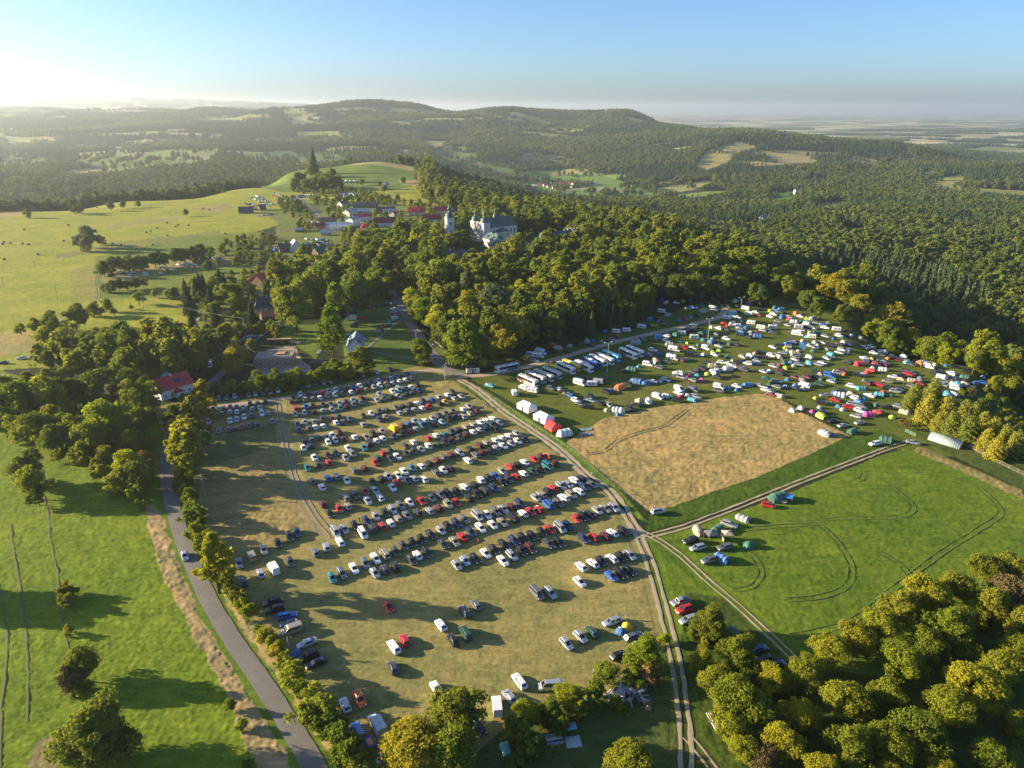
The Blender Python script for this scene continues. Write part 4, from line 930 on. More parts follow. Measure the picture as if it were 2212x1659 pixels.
def build_woods():
    taken = np.array([(t[0], t[1], FORM[t[3]][0][3] * t[2]) for t in TREES])
    X, Y, z = wood_points(240, 1500, 9.6, 25, 41)
    m, px, py = is_wood(X, Y, z)
    flat = np.abs(z) < 6
    bad = np.zeros(len(X), bool)
    for p in CLEAR: bad |= inside(px, py, p) & flat
    vil = inside(px, py, VILLAGE) & (np.abs(z) < 12)
    for p in HOLES: bad |= inside(px, py, p) & flat
    par = inside(px, py, PARK) & flat; vil &= ~par
    keep = (m & ~bad & ~vil) | par | (vil & (vnoise(X / 30, Y / 30, 37) > .50))
    keep &= Y > 300
    for b in KEEP_OUT:                               # buildings, yards, streets
        keep &= (np.hypot(X - b[0], Y - b[1]) > b[2] + 3.5) & (np.hypot(X - b[0] * .985, Y - b[1] * .985) > b[2] + 5) & (np.hypot(X - b[0] * .97, Y - b[1] * .97) > b[2] + 2) & (np.hypot(X - b[0] * .957, Y - b[1] * .957) > b[2])
    for c in FAR_CARS:
        if c[1] > 430: keep &= (np.abs(X - c[0]) > 4) | (Y > c[1] + 4) | (Y < c[1] - 11)
    for a, b in zip(line(VILLRD, 8), line(VILLRD, 8)[1:]): keep &= np.hypot(X - a.x, Y - a.y) > 8
    for a in line(MAINRD, 6): keep &= np.hypot(X - a.x, Y - a.y) > 9
    for x, y, r in taken[taken[:, 1] > 250]:
        keep &= (np.hypot(X - x, Y - y) > r * .8)
    X, Y, z, vil, par = X[keep], Y[keep], z[keep], vil[keep], par[keep]
    con = (vnoise(X / 130, Y / 130, 39) > .62) & (X / Y > -.1) & ~vil & ~par & ~((np.abs(z) < 6) & (Y < 1100))
    sc = NP.uniform(.70, 1.42, len(X)); sc[vil] *= .46; sc[par] *= 1.12
    top = (np.abs(z) < 7)
    for nm, k, pr in (('plateau_woodland', ~con & top, near_b), ('woodland', ~con & ~top, mid_b), ('pine_wood', con, mid_c)):
        scatter(nm, np.stack([X[k], Y[k], z[k] - .6], 1), sc[k], pr)
    X, Y, z = wood_points(1500, 3400, 12.0, 25, 43)
    m, *_ = is_wood(X, Y, z); X, Y, z = X[m], Y[m], z[m]
    con = (vnoise(X / 260, Y / 260, 39) > .55) & ((X / Y > -.12) | (Y > 2600))
    sc = NP.uniform(.65, 1.5, len(X))
    for nm, k, pr in (('valley_forest', ~con, mid_b), ('valley_pine_forest', con, mid_c)):
        scatter(nm, np.stack([X[k], Y[k], z[k] - 1.5], 1), sc[k] * (.88 if 'pine' in nm else .98), pr)
    X, Y, z = wood_points(3400, 9500, 27.0, 30, 45)
    m, *_ = is_wood(X, Y, z); X, Y, z = X[m], Y[m], z[m]
    con = vnoise(X / 420, Y / 420, 39) > .5
    sc = NP.uniform(.85, 1.3, len(X))
    for nm, k, pr in (('hill_forest', ~con, far_b), ('hill_pine_forest', con, far_c)):
        scatter(nm, np.stack([X[k], Y[k], z[k] - 2.0], 1), sc[k], pr)
# ---------------------------------------------------------------- vehicles
PAINT = {'w': ('white', (0.78, 0.78, 0.76), 0.0), 's': ('silver', (0.50, 0.52, 0.54), .55), 'g': ('grey', (0.20, 0.205, 0.21), .5), 'd': ('dark grey', (0.075, 0.08, 0.085), .45),
         'k': ('black', (0.018, 0.018, 0.021), .25), 'r': ('red', (0.48, 0.022, 0.025), .1), 'm': ('maroon', (0.13, 0.022, 0.028), .3), 'b': ('blue', (0.03, 0.13, 0.46), .25),
         'n': ('navy blue', (0.022, 0.042, 0.13), .35), 'l': ('pale blue', (0.36, 0.50, 0.62), .4), 't': ('teal', (0.03, 0.24, 0.28), .3), 'e': ('dark green', (0.035, 0.10, 0.065), .3),
         'y': ('beige', (0.42, 0.37, 0.29), .4), 'o': ('orange', (0.62, 0.13, 0.02), .1), 'Y': ('yellow', (0.72, 0.42, 0.03), 0.0)}
PM = {k: mat('paint_' + v[0].replace(' ', '_'), v[1], .32, v[2], .05, 1.2, coat=.6) for k, v in PAINT.items()}
M_GLASS = mat('tinted_glass', (0.012, 0.015, 0.020), .06, 0, .1, spec=.8)
M_TYRE = mat('tyre_rubber', (0.022, 0.022, 0.022), .85)
M_RIM = mat('alloy_rim', (0.42, 0.43, 0.44), .35, .8)
M_HEAD = mat('headlight_glass', (0.70, 0.72, 0.74), .12, .3)
M_TAIL = mat('tail_light_glass', (0.38, 0.012, 0.012), .2)
M_TRIM = mat('black_trim', (0.03, 0.03, 0.032), .6)
M_PLATE = mat('plate_white', (0.75, 0.75, 0.72), .5)

# length, width, height, bonnet z, belt z, x of: windscreen foot, roof front, roof rear, rear glass foot ; boot z
CAR = {'h': (4.15, 1.78, 1.50, .92, 1.00, 1.10, .30, -1.45, -1.92, .98), 's': (4.65, 1.82, 1.46, .90, .98, 1.10, .35, -.98, -1.68, 1.02),
       'e': (4.75, 1.82, 1.52, .90, .99, 1.20, .50, -1.85, -2.22, .98), 'u': (4.55, 1.88, 1.72, 1.06, 1.14, 1.15, .45, -1.75, -2.10, 1.10),
       'v': (4.95, 1.96, 1.98, 1.10, 1.16, 1.85, 1.15, -2.28, -2.42, 1.12)}
CARNAME = {'h': 'hatchback', 's': 'saloon_car', 'e': 'estate_car', 'u': 'offroad_car', 'v': 'minibus'}
CARWORD = {'h': 'hatchback', 's': 'saloon', 'e': 'estate car', 'u': 'off-road car', 'v': 'minibus'}

def car_shapes(k):
    L, W, Ht, zb, zt, xw, xf, xr, xg, zk = CAR[k]
    f, r = L / 2, -L / 2; w = W / 2
    body = MB()
    #        x,      zlow, zshoulder, half width
    st = [(f, .34, .58, w * .72), (f - .12, .26, zb * .80, w * .86), (f - .55, .22, zb * .95, w * .97), (xw, .20, zb + .03, w), (0, .20, zt, w), (xr * .8, .20, zt, w), (xg + .1, .22, zk, w * .985), (r + .14, .26, zk * .97, w * .93), (r, .38, zk * .80, w * .80)]
    rings = []
    for x, zl, zs, hw in st:
        b = len(body.v); m = zl + (zs - zl) * .55
        ring = [(-hw * .90, zl), (-hw, m * .8), (-hw * .995, m), (-hw * .93, zs - .03), (-hw * .80, zs + .015), (hw * .80, zs + .015), (hw * .93, zs - .03), (hw * .995, m), (hw, m * .8), (hw * .90, zl)]
        body.v += [(x, y, z) for y, z in ring]; rings.append(b)
    n = 10
    for a, b in zip(rings, rings[1:]):
        for i in range(n):
            j = (i + 1) % n
            body.f.append([a + i, a + j, b + j, b + i])
    body.f.append([rings[0] + i for i in reversed(range(n))]); body.f.append([rings[-1] + i for i in range(n)])
    # cabin: pillars and roof
    g = w * .80; gr = w * .66; zr = Ht
    b = len(body.v)
    lo = [(xw, -g * .93, zb), (xw, g * .93, zb), (xg, g * .95, zk - .02), (xg, -g * .95, zk - .02)]
    hi = [(xf, -gr * .95, zr - .06), (xf, gr * .95, zr - .06), (xr, gr, zr - .07), (xr, -gr, zr - .07)]
    top = [(xf - .22, -gr * .85, zr - .005), (xf - .22, gr * .85, zr - .005), (xr + .2, gr * .88, zr), (xr + .2, -gr * .88, zr)]
    body.v += lo + hi + top
    for o in (0, 4):
        for i in range(4):
            j = (i + 1) % 4
            body.f.append([b + o + i, b + o + j, b + o + 4 + j, b + o + 4 + i])
    body.f.append([b + 8, b + 9, b + 10, b + 11])
    def lerp(p, q, t): return tuple(p[i] + (q[i] - p[i]) * t for i in range(3))
    def pane(a, b_, c, d, out, m0=.06, m1=.10, s=.07):
        q = [lerp(lerp(a, b_, u), lerp(d, c, u), v) for u, v in ((s, m0), (1 - s, m0), (1 - s, 1 - m1), (s, 1 - m1))]
        return MB().poly([(p[0] + out[0], p[1] + out[1], p[2] + out[2]) for p in q])
    ws = pane(lo[0], lo[1], hi[1], hi[0], (.02, 0, .02), .03, .03)
    rw = pane(lo[2], lo[3], hi[3], hi[2], (-.02, 0, .012), .12, .08)
    s1 = pane(lo[1], lo[2], hi[2], hi[1], (0, .015, .004), .12, .10, .045)
    s2 = pane(lo[3], lo[0], hi[0], hi[3], (0, -.015, .004), .12, .10, .045)
    wl = MB(); wl.lathe([(.18, -.11), (.30, -.11), (.325, -.06), (.325, .06), (.30, .11), (.18, .11)], n=14); wl.v = [(x, z, y) for x, y, z in wl.v]
    rim = MB(); rim.lathe([(.01, .10), (.12, .115), (.20, .10), (.21, .07), (.21, -.07), (.20, -.10), (.12, -.115), (.01, -.10)], n=10); rim.v = [(x, z, y) for x, y, z in rim.v]
    hl = MB().box(f - .30, f - .035, 0, .30, zb * .66, zb * .84, .06, .03); tl = MB().box(r + .035, r + .22, 0, .22, zk * .66, zk * .93, .03, .02)
    arch = MB()
    if k == 'u':
        for y in (-gr * .8, gr * .8): arch.bar((xf - .4, y, zr + .05), (xr + .2, y, zr + .05), .025, 4)
    return dict(body=body, ws=ws, rw=rw, s1=s1, s2=s2, wheel=wl, rim=rim, hl=hl, tl=tl, L=L, W=W, f=f, r=r, zb=zb, zk=zk, rail=arch)

CM = {}
for k in CAR:
    s = car_shapes(k); CM[k] = dict(raw=s, body=s['body'].mesh('body', PM['w'], False), ws=s['ws'].mesh('windscreen', M_GLASS), rw=s['rw'].mesh('rear_window', M_GLASS), s1=s['s1'].mesh('side_window', M_GLASS),
                     s2=s['s2'].mesh('side_window', M_GLASS), wheel=s['wheel'].mesh('wheel', M_TYRE, True), rim=s['rim'].mesh('rim', M_RIM), hl=s['hl'].mesh('headlight', M_HEAD), tl=s['tl'].mesh('tail_light', M_TAIL),
                     plate=MB().box(s['f'] - .03, s['f'] + .012, -.26, .26, .40, .51).mesh('number_plate', M_PLATE), rail=s['rail'].mesh('roof_rail', M_TRIM) if s['rail'].v else None)
    me = CM[k]['body']
    for p in me.polygons: p.use_smooth = False

def wheels_at(s): return [(s['f'] - .82, s['W'] / 2 - .10), (s['f'] - .82, -s['W'] / 2 + .10), (s['r'] + .80, s['W'] / 2 - .10), (s['r'] + .80, -s['W'] / 2 + .10)]
def car(x, y, ang, k, c, label, group, near=True, name=None, cat='car'):
    e = empty(name or CARNAME[k], (x, y, float(hgt(x, y))), R(ang), label, cat, group, 1.07)
    m, s = CM[k], CM[k]['raw']
    b = link('body', m['body'], e); b.material_slots[0].link = 'OBJECT'; b.material_slots[0].material = PM[c]
    link('windscreen', m['ws'], e); link('rear_window', m['rw'], e); link('side_window', m['s1'], e); link('side_window', m['s2'], e)
    for wx, wy in wheels_at(s):
        o = link('wheel', m['wheel'], e); o.location = (wx, wy, .325)
        if near: link('rim', m['rim'], o)
    for sy in (-1, 1):
        o = link('headlight', m['hl'], e); o.location = (0, -s['W'] * .40 if sy < 0 else s['W'] * .40 - .30, 0)
        o = link('tail_light', m['tl'], e); o.location = (0, -s['W'] * .42 if sy < 0 else s['W'] * .42 - .22, 0)
    if near: link('number_plate', m['plate'], e)
    if m['rail']: link('roof_rail', m['rail'], e)
    return e

# cars seen in the photo: region origin, zoom, then x,y,colour[type][-]   (- : tail towards us)
CARS = [
 (960, 2160, 2.304, 'near', '145,225,ku@200 165,285,ku@200 265,340,be@198- 285,405,nh@200 440,578,ss@212 455,695,ku@215 520,750,ks@215 1148,260,rh 1805,305,du- 1900,247,gh- 1597,420,wh- 1810,492,ev- 1702,548,kh- 1192,608,we- 1287,553,rh- 1185,790,dh- 770,1113,sh- 893,1062,ou 1090,1560,ss@230 1560,970,wh 2190,1040,sh- 1920,1300,ku'),
 (1920, 2160, 2.304, 'near', '1490,285,ru@205 1525,372,se@205 865,390,se@205 1052,520,ge@25 1115,585,gh@25 922,682,kh@30 690,480,eh- 590,520,sh 470,580,sh 330,950,sv@185 65,905,we- 2130,630,ns@20 2180,720,kh@200 2290,760,nh@20'),
 (1920, 1560, 2.304, 'mid', '598,1297,wh- 700,1270,wh- 773,1250,kh 863,1228,wh- 942,1213,kh 1020,1200,sh 857,1380,bh 937,1355,ke 1013,1330,ks 585,1430,wh 212,1530,gv 330,1522,se 1265,822,su@15 1545,1075,ku@200 1607,1133,se@200 1878,930,se@-38 1842,1130,ge@200 1705,1245,gu@200 618,1055,nu 708,1042,rh- 808,1032,mh- 870,1007,wh- 962,988,ks'),
 (2880, 1560, 2.304, 'mid', '95,720,ye@-35 5,765,rh@-25 925,235,we@200 1255,225,ss@-22 565,40,ks@15 650,80,ss@20 795,55,ss@20'),
 (960, 1560, 2.304, 'mid', '355,1003,nh 290,1040,ku 188,1097,kh 68,1153,ys 40,1357,sh- 295,1258,dh'),
 (0, 1560, 2.304, 'mid', '2065,1270,gs 2100,1430,kh- 2218,1368,sh- 1597,1205,sh@-60'),
 (1100, 1780, 2.115, 'lot', '308,815,th 383,778,ge 482,740,ws 571,697,ge 646,778,sh 652,662,we 725,630,yv- 725,750,dh- 808,727,kh- 811,607,eh 872,562,dh 945,534,kh 1016,507,kh 1090,472,ks 938,675,dh 984,635,wh- 1062,613,ke 1190,550,ds 1170,440,sh 1226,405,ks 175,613,gh- 263,571,sh- 335,452,sv 405,430,sh 370,528,we- 487,398,kh 552,465,wv 580,360,nh 630,425,du- 655,328,sh 705,405,rh- 728,300,ks 773,380,wh- 787,275,se 833,347,yh- 848,243,ge 903,320,gs 922,217,wh 988,297,dh- 1017,207,rh 1080,285,sh- 1095,183,gh 1152,262,mh- 1165,158,gu 1227,232,yu 1228,145,ke 232,228,mh- 290,305,kh 365,268,rh 435,247,yh- 420,180,ge- 493,160,ds 567,130,rh 590,203,ss 650,123,ss 690,180,wh- 788,100,wh 818,60,rh- 633,55,kh 700,28,kh- 752,10,sh 903,43,nh 958,28,sh- 1037,33,wh- 830,3,wh 425,42,wh 227,95,wh- 150,47,gh- 273,25,bh- 345,12,ge- 37,455,nh 3,505,kh 3,700,nh'),
 (1600, 1780, 2.115, 'lot', '238,715,sh 305,680,lh 387,662,ks 468,622,wh 535,590,kh 612,550,ks 605,680,ws 675,637,se 692,522,nu 753,602,kh 763,500,ke 822,585,mu 838,480,ks 913,452,kh 980,432,rh 1058,420,sv 1120,398,ne 968,545,de 1050,533,ke 1190,348,rh 1240,330,ke 1235,500,nu 38,475,ks 112,440,sh 170,407,kh 236,380,ne 300,350,gs 132,552,ne 222,528,ys 283,490,rs- 350,450,ns 428,420,we 525,397,wh 601,375,ys 400,325,sv 480,315,wh 547,290,ge 608,270,ss 672,248,mh- 685,340,kv- 740,223,ne 765,305,wh- 823,290,rh 893,272,rh- 963,235,bv- 1045,222,ge 1088,182,wu- 1145,155,ye 1207,132,wu- 866,180,sh 913,155,yh- 963,127,ks- 1005,103,rh- 1065,85,se 1120,72,ss- 1170,40,we- 1225,25,kh- 1250,95,ne 38,183,dh 107,160,gu 175,145,nu 240,128,kh 298,95,we- 380,75,kh- 430,40,wu- 492,22,dh 550,8,bs 95,262,mh- 170,233,yh 238,217,rh 338,182,kh- 397,148,ke 457,127,du- 535,105,nu 598,58,kh 650,33,de 710,12,rh- 28,288,wh- 865,915,ge 978,910,se 1215,847,wh 1225,725,wh-'),
 (1840, 1600, 3.687, 'lot', '60,20,kh 65,180,wh- 155,150,wh- 250,120,wh- 360,90,sh 75,285,sh- 175,262,ws 287,232,sh 375,195,wh 478,170,ks 15,330,kh 272,550,ru- 370,520,kh- 472,487,ws- 607,447,rh 707,415,mh 795,397,oh- 160,610,sh 70,660,bs 15,710,nh 250,715,ge 348,680,rh- 455,642,wh- 580,612,eh 685,582,kh 787,543,tv 908,507,mh 160,765,ke 55,850,kh 625,975,sh 710,938,yu- 797,887,ks- 870,842,rh- 970,812,se 1070,788,ss- 1160,737,we- 1255,700,gh- 1400,800,gh 1323,845,nu 1222,895,wu- 1117,937,ye 1012,982,wu- 937,1050,ge 795,1075,bv- 670,1140,rh- 550,1175,rh 450,1195,wh- 405,1050,ge 287,1095,kh- 175,1135,ss 70,1175,ge 310,1255,kv- 165,1320,ys- 40,1355,wh 5,1245,wh 1190,1270,rh 1290,1240,ke 1370,1208,ks- 1478,1152,sh 1588,1125,ys 1703,1112,se 825,1415,rh 958,1393,sv 1070,1355,ne 710,1450,kh 580,1503,ks 445,1537,ne 318,1575,nu 180,1610,ks 805,1600,ke 945,1580,ke 1290,1540,nu 1430,1515,rh- 1590,1500,mh- 1690,1460,wh- 1830,1430,ks'),
 (1300, 1360, 3.687, 'lot', '95,330,bh 187,315,ws 270,300,kh- 353,278,dh 440,250,wh 520,230,rh 600,210,sh- 690,190,gh 770,180,mh- 850,155,nh 60,400,wh- 160,380,mh- 270,365,yh- 378,335,sh 460,312,wh 550,298,yh 640,273,sh- 727,250,wh- 812,230,wh- 890,205,yh- 90,515,sh 205,480,mh- 100,575,gh 205,550,gh 450,432,sh 515,490,gh 420,512,sh 635,392,wh 720,370,lv 820,355,th 900,340,wh 985,305,kh 625,470,kh- 717,455,ss 825,430,kh- 907,410,dh- 1008,380,nh 45,775,gh 233,730,dh 342,700,wh 455,665,ds 555,650,dh- 680,615,gh 775,595,kh- 877,567,kh- 975,555,wh- 1060,525,nh 1172,503,bh- 1275,465,sh- 1393,440,wh- 1462,405,du 1587,465,ss 460,775,ns 538,738,ys- 733,690,sh- 833,658,gh- 935,642,sh- 1045,622,wh- 1137,605,rh 1285,560,kh- 1362,540,Yh 1488,490,sh- 228,848,sh- 372,978,ke 490,943,sh 112,1022,wh- 270,1025,yh 500,1040,wh- 413,1073,wh- 315,1110,ku- 240,1170,ts 655,1010,nh 775,975,ks 770,868,mh- 860,838,bh- 943,803,sh 1085,795,wh- 1190,765,sh 1285,730,nh 1370,695,gh 1465,665,gh 1610,640,wh- 1690,600,sh 1705,695,yh- 1808,665,mh 870,940,rh- 962,910,sh- 1208,845,ks- 1322,818,lh 1415,770,ku 1510,747,mh 1605,737,se- 1850,820,ws- 1930,800,we- 2020,770,we- 2112,832,sh 1752,852,sh- 1648,880,yh- 1553,920,kh- 1462,950,nh 1350,985,th- 1238,1003,wh- 1130,1038,rh- 923,1093,wh- 815,1143,ds- 2030,870,eh 1930,893,nh- 1838,922,sh- 1745,952,wh- 1650,985,mh- 1565,1025,ds 1465,1070,mh 1360,1090,ku 1262,1128,eh- 1130,1145,wu- 1028,1193,ss 930,1225,dh 825,1250,dh 703,1293,ws 603,1322,dh 505,1243,rh- 610,1215,dh 425,1310,eh- 405,1375,rh 20,1180,wh 83,1258,yh 2055,1065,wh- 2145,1030,wh- 2200,1000,wh- 1935,1100,yh- 1835,1137,mh- 1703,1188,kh- 2150,1145,wh- 2060,1170,ss- 1985,1205,kh 1873,1232,mh- 1783,1272,gu- 1565,1240,se 1447,1265,mh- 1345,1300,gh- 1250,1345,mh- 1140,1385,kh- 1032,1427,wh- 907,1450,th 797,1497,ws 697,1520,wh 570,1545,se 475,1600,kh- 1675,1345,we- 1437,1455,mh- 1337,1480,wh 1230,1515,gh- 2150,1495,sh 2060,1545,bs 1963,1580,nh 1855,1600,wu 2140,1625,kh 1070,1605,wh- 935,1600,sh 835,1615,nh 685,1635,rh- 360,1635,kh- 108,1485,gh- 245,1455,mh- 20,1610,wh'),
 (740, 1360, 3.687, 'lot', '305,495,eh 410,485,gh 517,460,lh 603,455,kh 713,448,gh 806,430,sh 1008,400,sh 1112,380,wh 1228,360,kh 1343,345,dh 1430,325,nh 1527,305,sh 1632,293,dh 1742,275,sh 1840,252,sh 1945,215,mh 2055,200,kh 2147,188,kh 250,655,sh 360,625,gh- 453,615,rh 540,605,gh- 635,600,wh- 728,570,kh 828,553,gh- 937,533,dh- 343,695,gh- 452,677,sh- 545,672,wh- 635,670,kh- 762,630,sh- 865,617,ss- 218,715,sh 450,800,wh 547,783,sh 647,745,wh 750,735,nh 893,700,wu 985,693,yh- 153,810,sh 163,890,rh- 130,985,bh 297,945,gh 430,925,dh 520,910,mh- 615,885,rh 722,870,dh 825,850,mh- 1035,810,gh 1325,465,kh- 1425,435,wh 1537,420,mh- 1632,420,gh- 1727,405,rh- 1820,390,sh 1913,372,wh 2000,365,eh 2075,355,kh- 2160,325,nh 1305,530,mh- 1395,508,dh 1493,497,yh- 1600,490,gh- 1695,477,wh- 1795,455,gh 1905,440,sh 2010,425,dh 2122,402,wh 1507,605,bh 1600,590,mh 1740,575,dh 1845,570,gh 1965,560,sh 2062,540,nh 2155,515,sh 1353,710,sh 1483,690,sh 1615,675,mh- 1740,655,sh- 1862,645,sh 1980,625,th 2070,600,mh- 2168,570,gh 1385,850,nh 1490,818,sh 1613,805,sh- 1735,775,dh 1863,765,mh- 1965,745,dh 2110,775,dh 1410,930,nh 1540,900,gh- 1633,883,wh- 1740,870,wh- 1917,820,wh- 2015,810,gh- 1475,1085,kh- 1577,1055,gh- 1682,1030,dh- 1790,1030,sh 1868,1000,wh 1970,960,mh 1470,1175,wh 1567,1145,nh- 1808,1090,wh 1908,1068,sh 2010,1050,mh- 2170,1022,wh- 1620,1310,wh 1805,1275,mh 1912,1245,dh 2057,1175,wh 2145,1255,dh 2050,1310,sh 1525,1450,th 1670,1400,dh- 1817,1370,rh- 1585,1620,mh- 1805,1590,bh- 1920,1555,gh- 2070,1615,wh 2170,1480,mh-'),
 (1300, 1360, 3.687, 'back', '80,190,kh 160,175,kh 222,168,yh 325,138,sh 412,125,wh 600,85,ks'),
 (960, 960, 2.304, 'avenue', '1190,455,ws@185 1188,480,ls@185 1195,500,mh@188 1188,520,sh@188 1200,535,wh@188 1170,555,gs@190 1140,582,lh@190 1105,600,rh@190 1070,630,kh@192 1050,652,yh@192 870,570,gh@180 850,585,dh@182 845,605,kh@182 905,530,rs@175 825,485,dh@178 1000,435,rh@80 1045,430,kh@80 1090,425,dh@80 1130,415,kh@80 1180,408,sh@60 960,440,mh@85 1265,315,rh@170 800,675,sh@10 110,595,wh@5 25,600,kh@10'),
 (0, 960, 2.304, 'garden', '185,880,ss@190 25,920,ks@190 560,820,ks@195 600,812,ss@195 650,945,du@195 25,1045,wh@200 1325,800,ss@40 1360,800,ss@40 1430,785,kh@40 1590,860,wh@-70 1815,910,wh@-75 1815,945,wh@-75 1290,900,sh@-80 1290,935,bh@-80 1340,915,kh@-80 1295,985,wh@-75 1240,1000,bh@-75 2150,760,wh@30 2180,690,ls@20 2140,705,bs@20 2115,720,bs@20 2160,540,wh@10 1725,545,wh@80 1800,810,ks@10'),
]
lot_cars = []
for ox, oy, k, grp, txt in CARS:
    for w in txt.split():
        a = w.split(','); x, y = ox + float(a[0]) / k, oy + float(a[1]) / k; c = a[2]; ang = None
        if '@' in c:
            c, g_ = c.split('@'); rev = g_.endswith('-'); ang = float(g_.rstrip('-')) + (180 if rev else 0)
        rev = c.endswith('-'); c = c.rstrip('-')
        p = at(x, y, .75)
        if ang is None:
            west = max(0, min(1, (1700 - x) / 600)) * max(0, min(1, (1800 - y) / 250))
            ang = -61 - 8 * west + rnd.gauss(0, 2.0) + (180 if rev else 0)
        if any((p.x - q[0]) ** 2 + (p.y - q[1]) ** 2 < 2.1 ** 2 for q in lot_cars): continue
        lot_cars.append([p.x, p.y, ang, c[1], c[0], grp, x, y])
# nudge apart cars that overlap sideways
for _ in range(3):
    for i, a in enumerate(lot_cars):
        for b in lot_cars[i + 1:]:
            dx, dy = b[0] - a[0], b[1] - a[1]
            if abs(dx) > 6 or abs(dy) > 6: continue
            t = R(a[2]); u, v = dx * math.cos(t) + dy * math.sin(t), -dx * math.sin(t) + dy * math.cos(t)
            if abs(u) < 4.5 and abs(v) < 2.05:
                if abs(v) > .9:
                    s = (2.08 - abs(v)) / 2 * (1 if v > 0 else -1); b[0] -= s * math.sin(t); b[1] += s * math.cos(t); a[0] += s * math.sin(t); a[1] -= s * math.cos(t)
                else:
                    s = (4.7 - abs(u)) / 2 * (1 if u > 0 else -1); b[0] += s * math.cos(t); b[1] += s * math.sin(t); a[0] -= s * math.cos(t); a[1] -= s * math.sin(t)
FAR_CARS = []      # (x, y, ang, type, colour): too small and too many, one mesh
WHERE_CAR = {'near': 'at the near end of the field', 'mid': 'parked near the track junction', 'back': 'in the row below the small trees', 'avenue': 'on the grass by the avenue', 'garden': 'among the gardens'}

def lot_rows():
    """the parked rows, counted from the near end: chain neighbours along the row direction"""
    lot = [c for c in lot_cars if c[5] == 'lot']
    d = Vector((math.cos(R(31)), math.sin(R(31)))); n = Vector((-d.y, d.x))
    left = sorted(range(len(lot)), key=lambda i: lot[i][0] * n.x + lot[i][1] * n.y)
    rows, un = [], set(left)
    while un:
        i = min(un, key=lambda i: lot[i][0] * n.x + lot[i][1] * n.y)
        row = [i]; un.discard(i)
        for sgn in (1, -1):
            cur = i
            while True:
                best = None
                for j in un:
                    v = Vector((lot[j][0] - lot[cur][0], lot[j][1] - lot[cur][1])); a, b = v.dot(d) * sgn, v.dot(n)
                    if 0 < a < 13 and abs(b) < 2.3 + .06 * a and (best is None or a < best[0]): best = (a, j)
                if not best: break
                cur = best[1]; un.discard(cur); row.append(cur)
        rows.append([lot[j] for j in row])
    rows.sort(key=lambda r: sum(c[0] * n.x + c[1] * n.y for c in r) / len(r))
    out, loose = [], []
    for r in rows: (out if len(r) >= 5 else loose).append(r)
    return out, [c for r in loose for c in r]

def say(c): return f'{PAINT[c[4]][0]} {CARWORD[c[3]]}'
def place_cars():
    lot_cars.sort(key=lambda c: c[1])                      # nearest first: these show largest
    chosen, rest = lot_cars[:300], lot_cars[300:]
    keep = {id(c) for c in chosen}
    for c in rest: FAR_CARS.append((c[0], c[1], c[2], c[3], c[4]))
    rows, loose = lot_rows()
    done = []
    for ri, r in enumerate(rows):
        r.sort(key=lambda c: c[0])
        for i, c in enumerate(r):
            pos = 'leftmost' if i == 0 else 'rightmost' if i == len(r) - 1 else f'{ordinal(i)} from left'
            done.append((c, f'{say(c)}, {pos} in the {ordinal(ri)} parked row from the near end', f'parked row {ordinal(ri)} from the near end'))
    for grp in ('near', 'mid', 'back', 'avenue', 'garden', 'loose'):
        mem = loose if grp == 'loose' else [c for c in lot_cars if c[5] == grp]
        wh = WHERE_CAR.get(grp, 'standing out of line in the car park'); by = {}
        for c in mem: by.setdefault(say(c), []).append(c)
        for what, cs in by.items():
            cs.sort(key=lambda c: c[6])
            for i, c in enumerate(cs):
                done.append((c, f'{what} {wh}' + ('' if len(cs) == 1 else f', {ordinal(i)} such from the left'), f'cars {wh}'))
    for c, lab, grp in done:
        if id(c) not in keep: continue
        car(c[0], c[1], c[2], c[3], c[4], lab, grp, near=c[1] < 205)
place_cars()
# ---------------------------------------------------------------- coaches, vans, caravans
M_WHITE = mat('white_panel', (0.74, 0.74, 0.71), .35, 0, .05, coat=.4)
M_GREYP = mat('grey_panel', (0.36, 0.37, 0.37), .5)
M_DARK = mat('dark_panel', (0.05, 0.052, 0.055), .5)
def place(px, py, z=0.0): return at(px, py, z)
def put(name, p, ang, label, cat, group=None): return empty(name, (p.x, p.y, float(hgt(p.x, p.y))), R(ang), label, cat, group)

def wheel_part(e, x, y, r=.34, w=.24, rim=True):
    k = ('wheel', r, w)
    if k not in MATS:
        a = MB().lathe([(r * .55, -w / 2), (r * .93, -w / 2), (r, -w * .3), (r, w * .3), (r * .93, w / 2), (r * .55, w / 2)], n=14); a.v = [(q[0], q[2], q[1]) for q in a.v]
        b = MB().lathe([(.01, w * .42), (r * .6, w * .48), (r * .6, -w * .48), (.01, -w * .42)], n=10); b.v = [(q[0], q[2], q[1]) for q in b.v]
        MATS[k] = (a.mesh('wheel', M_TYRE, True), b.mesh('rim', M_RIM))
    o = link('wheel', MATS[k][0], e); o.location = (x, y, r)
    if rim: link('rim', MATS[k][1], o)

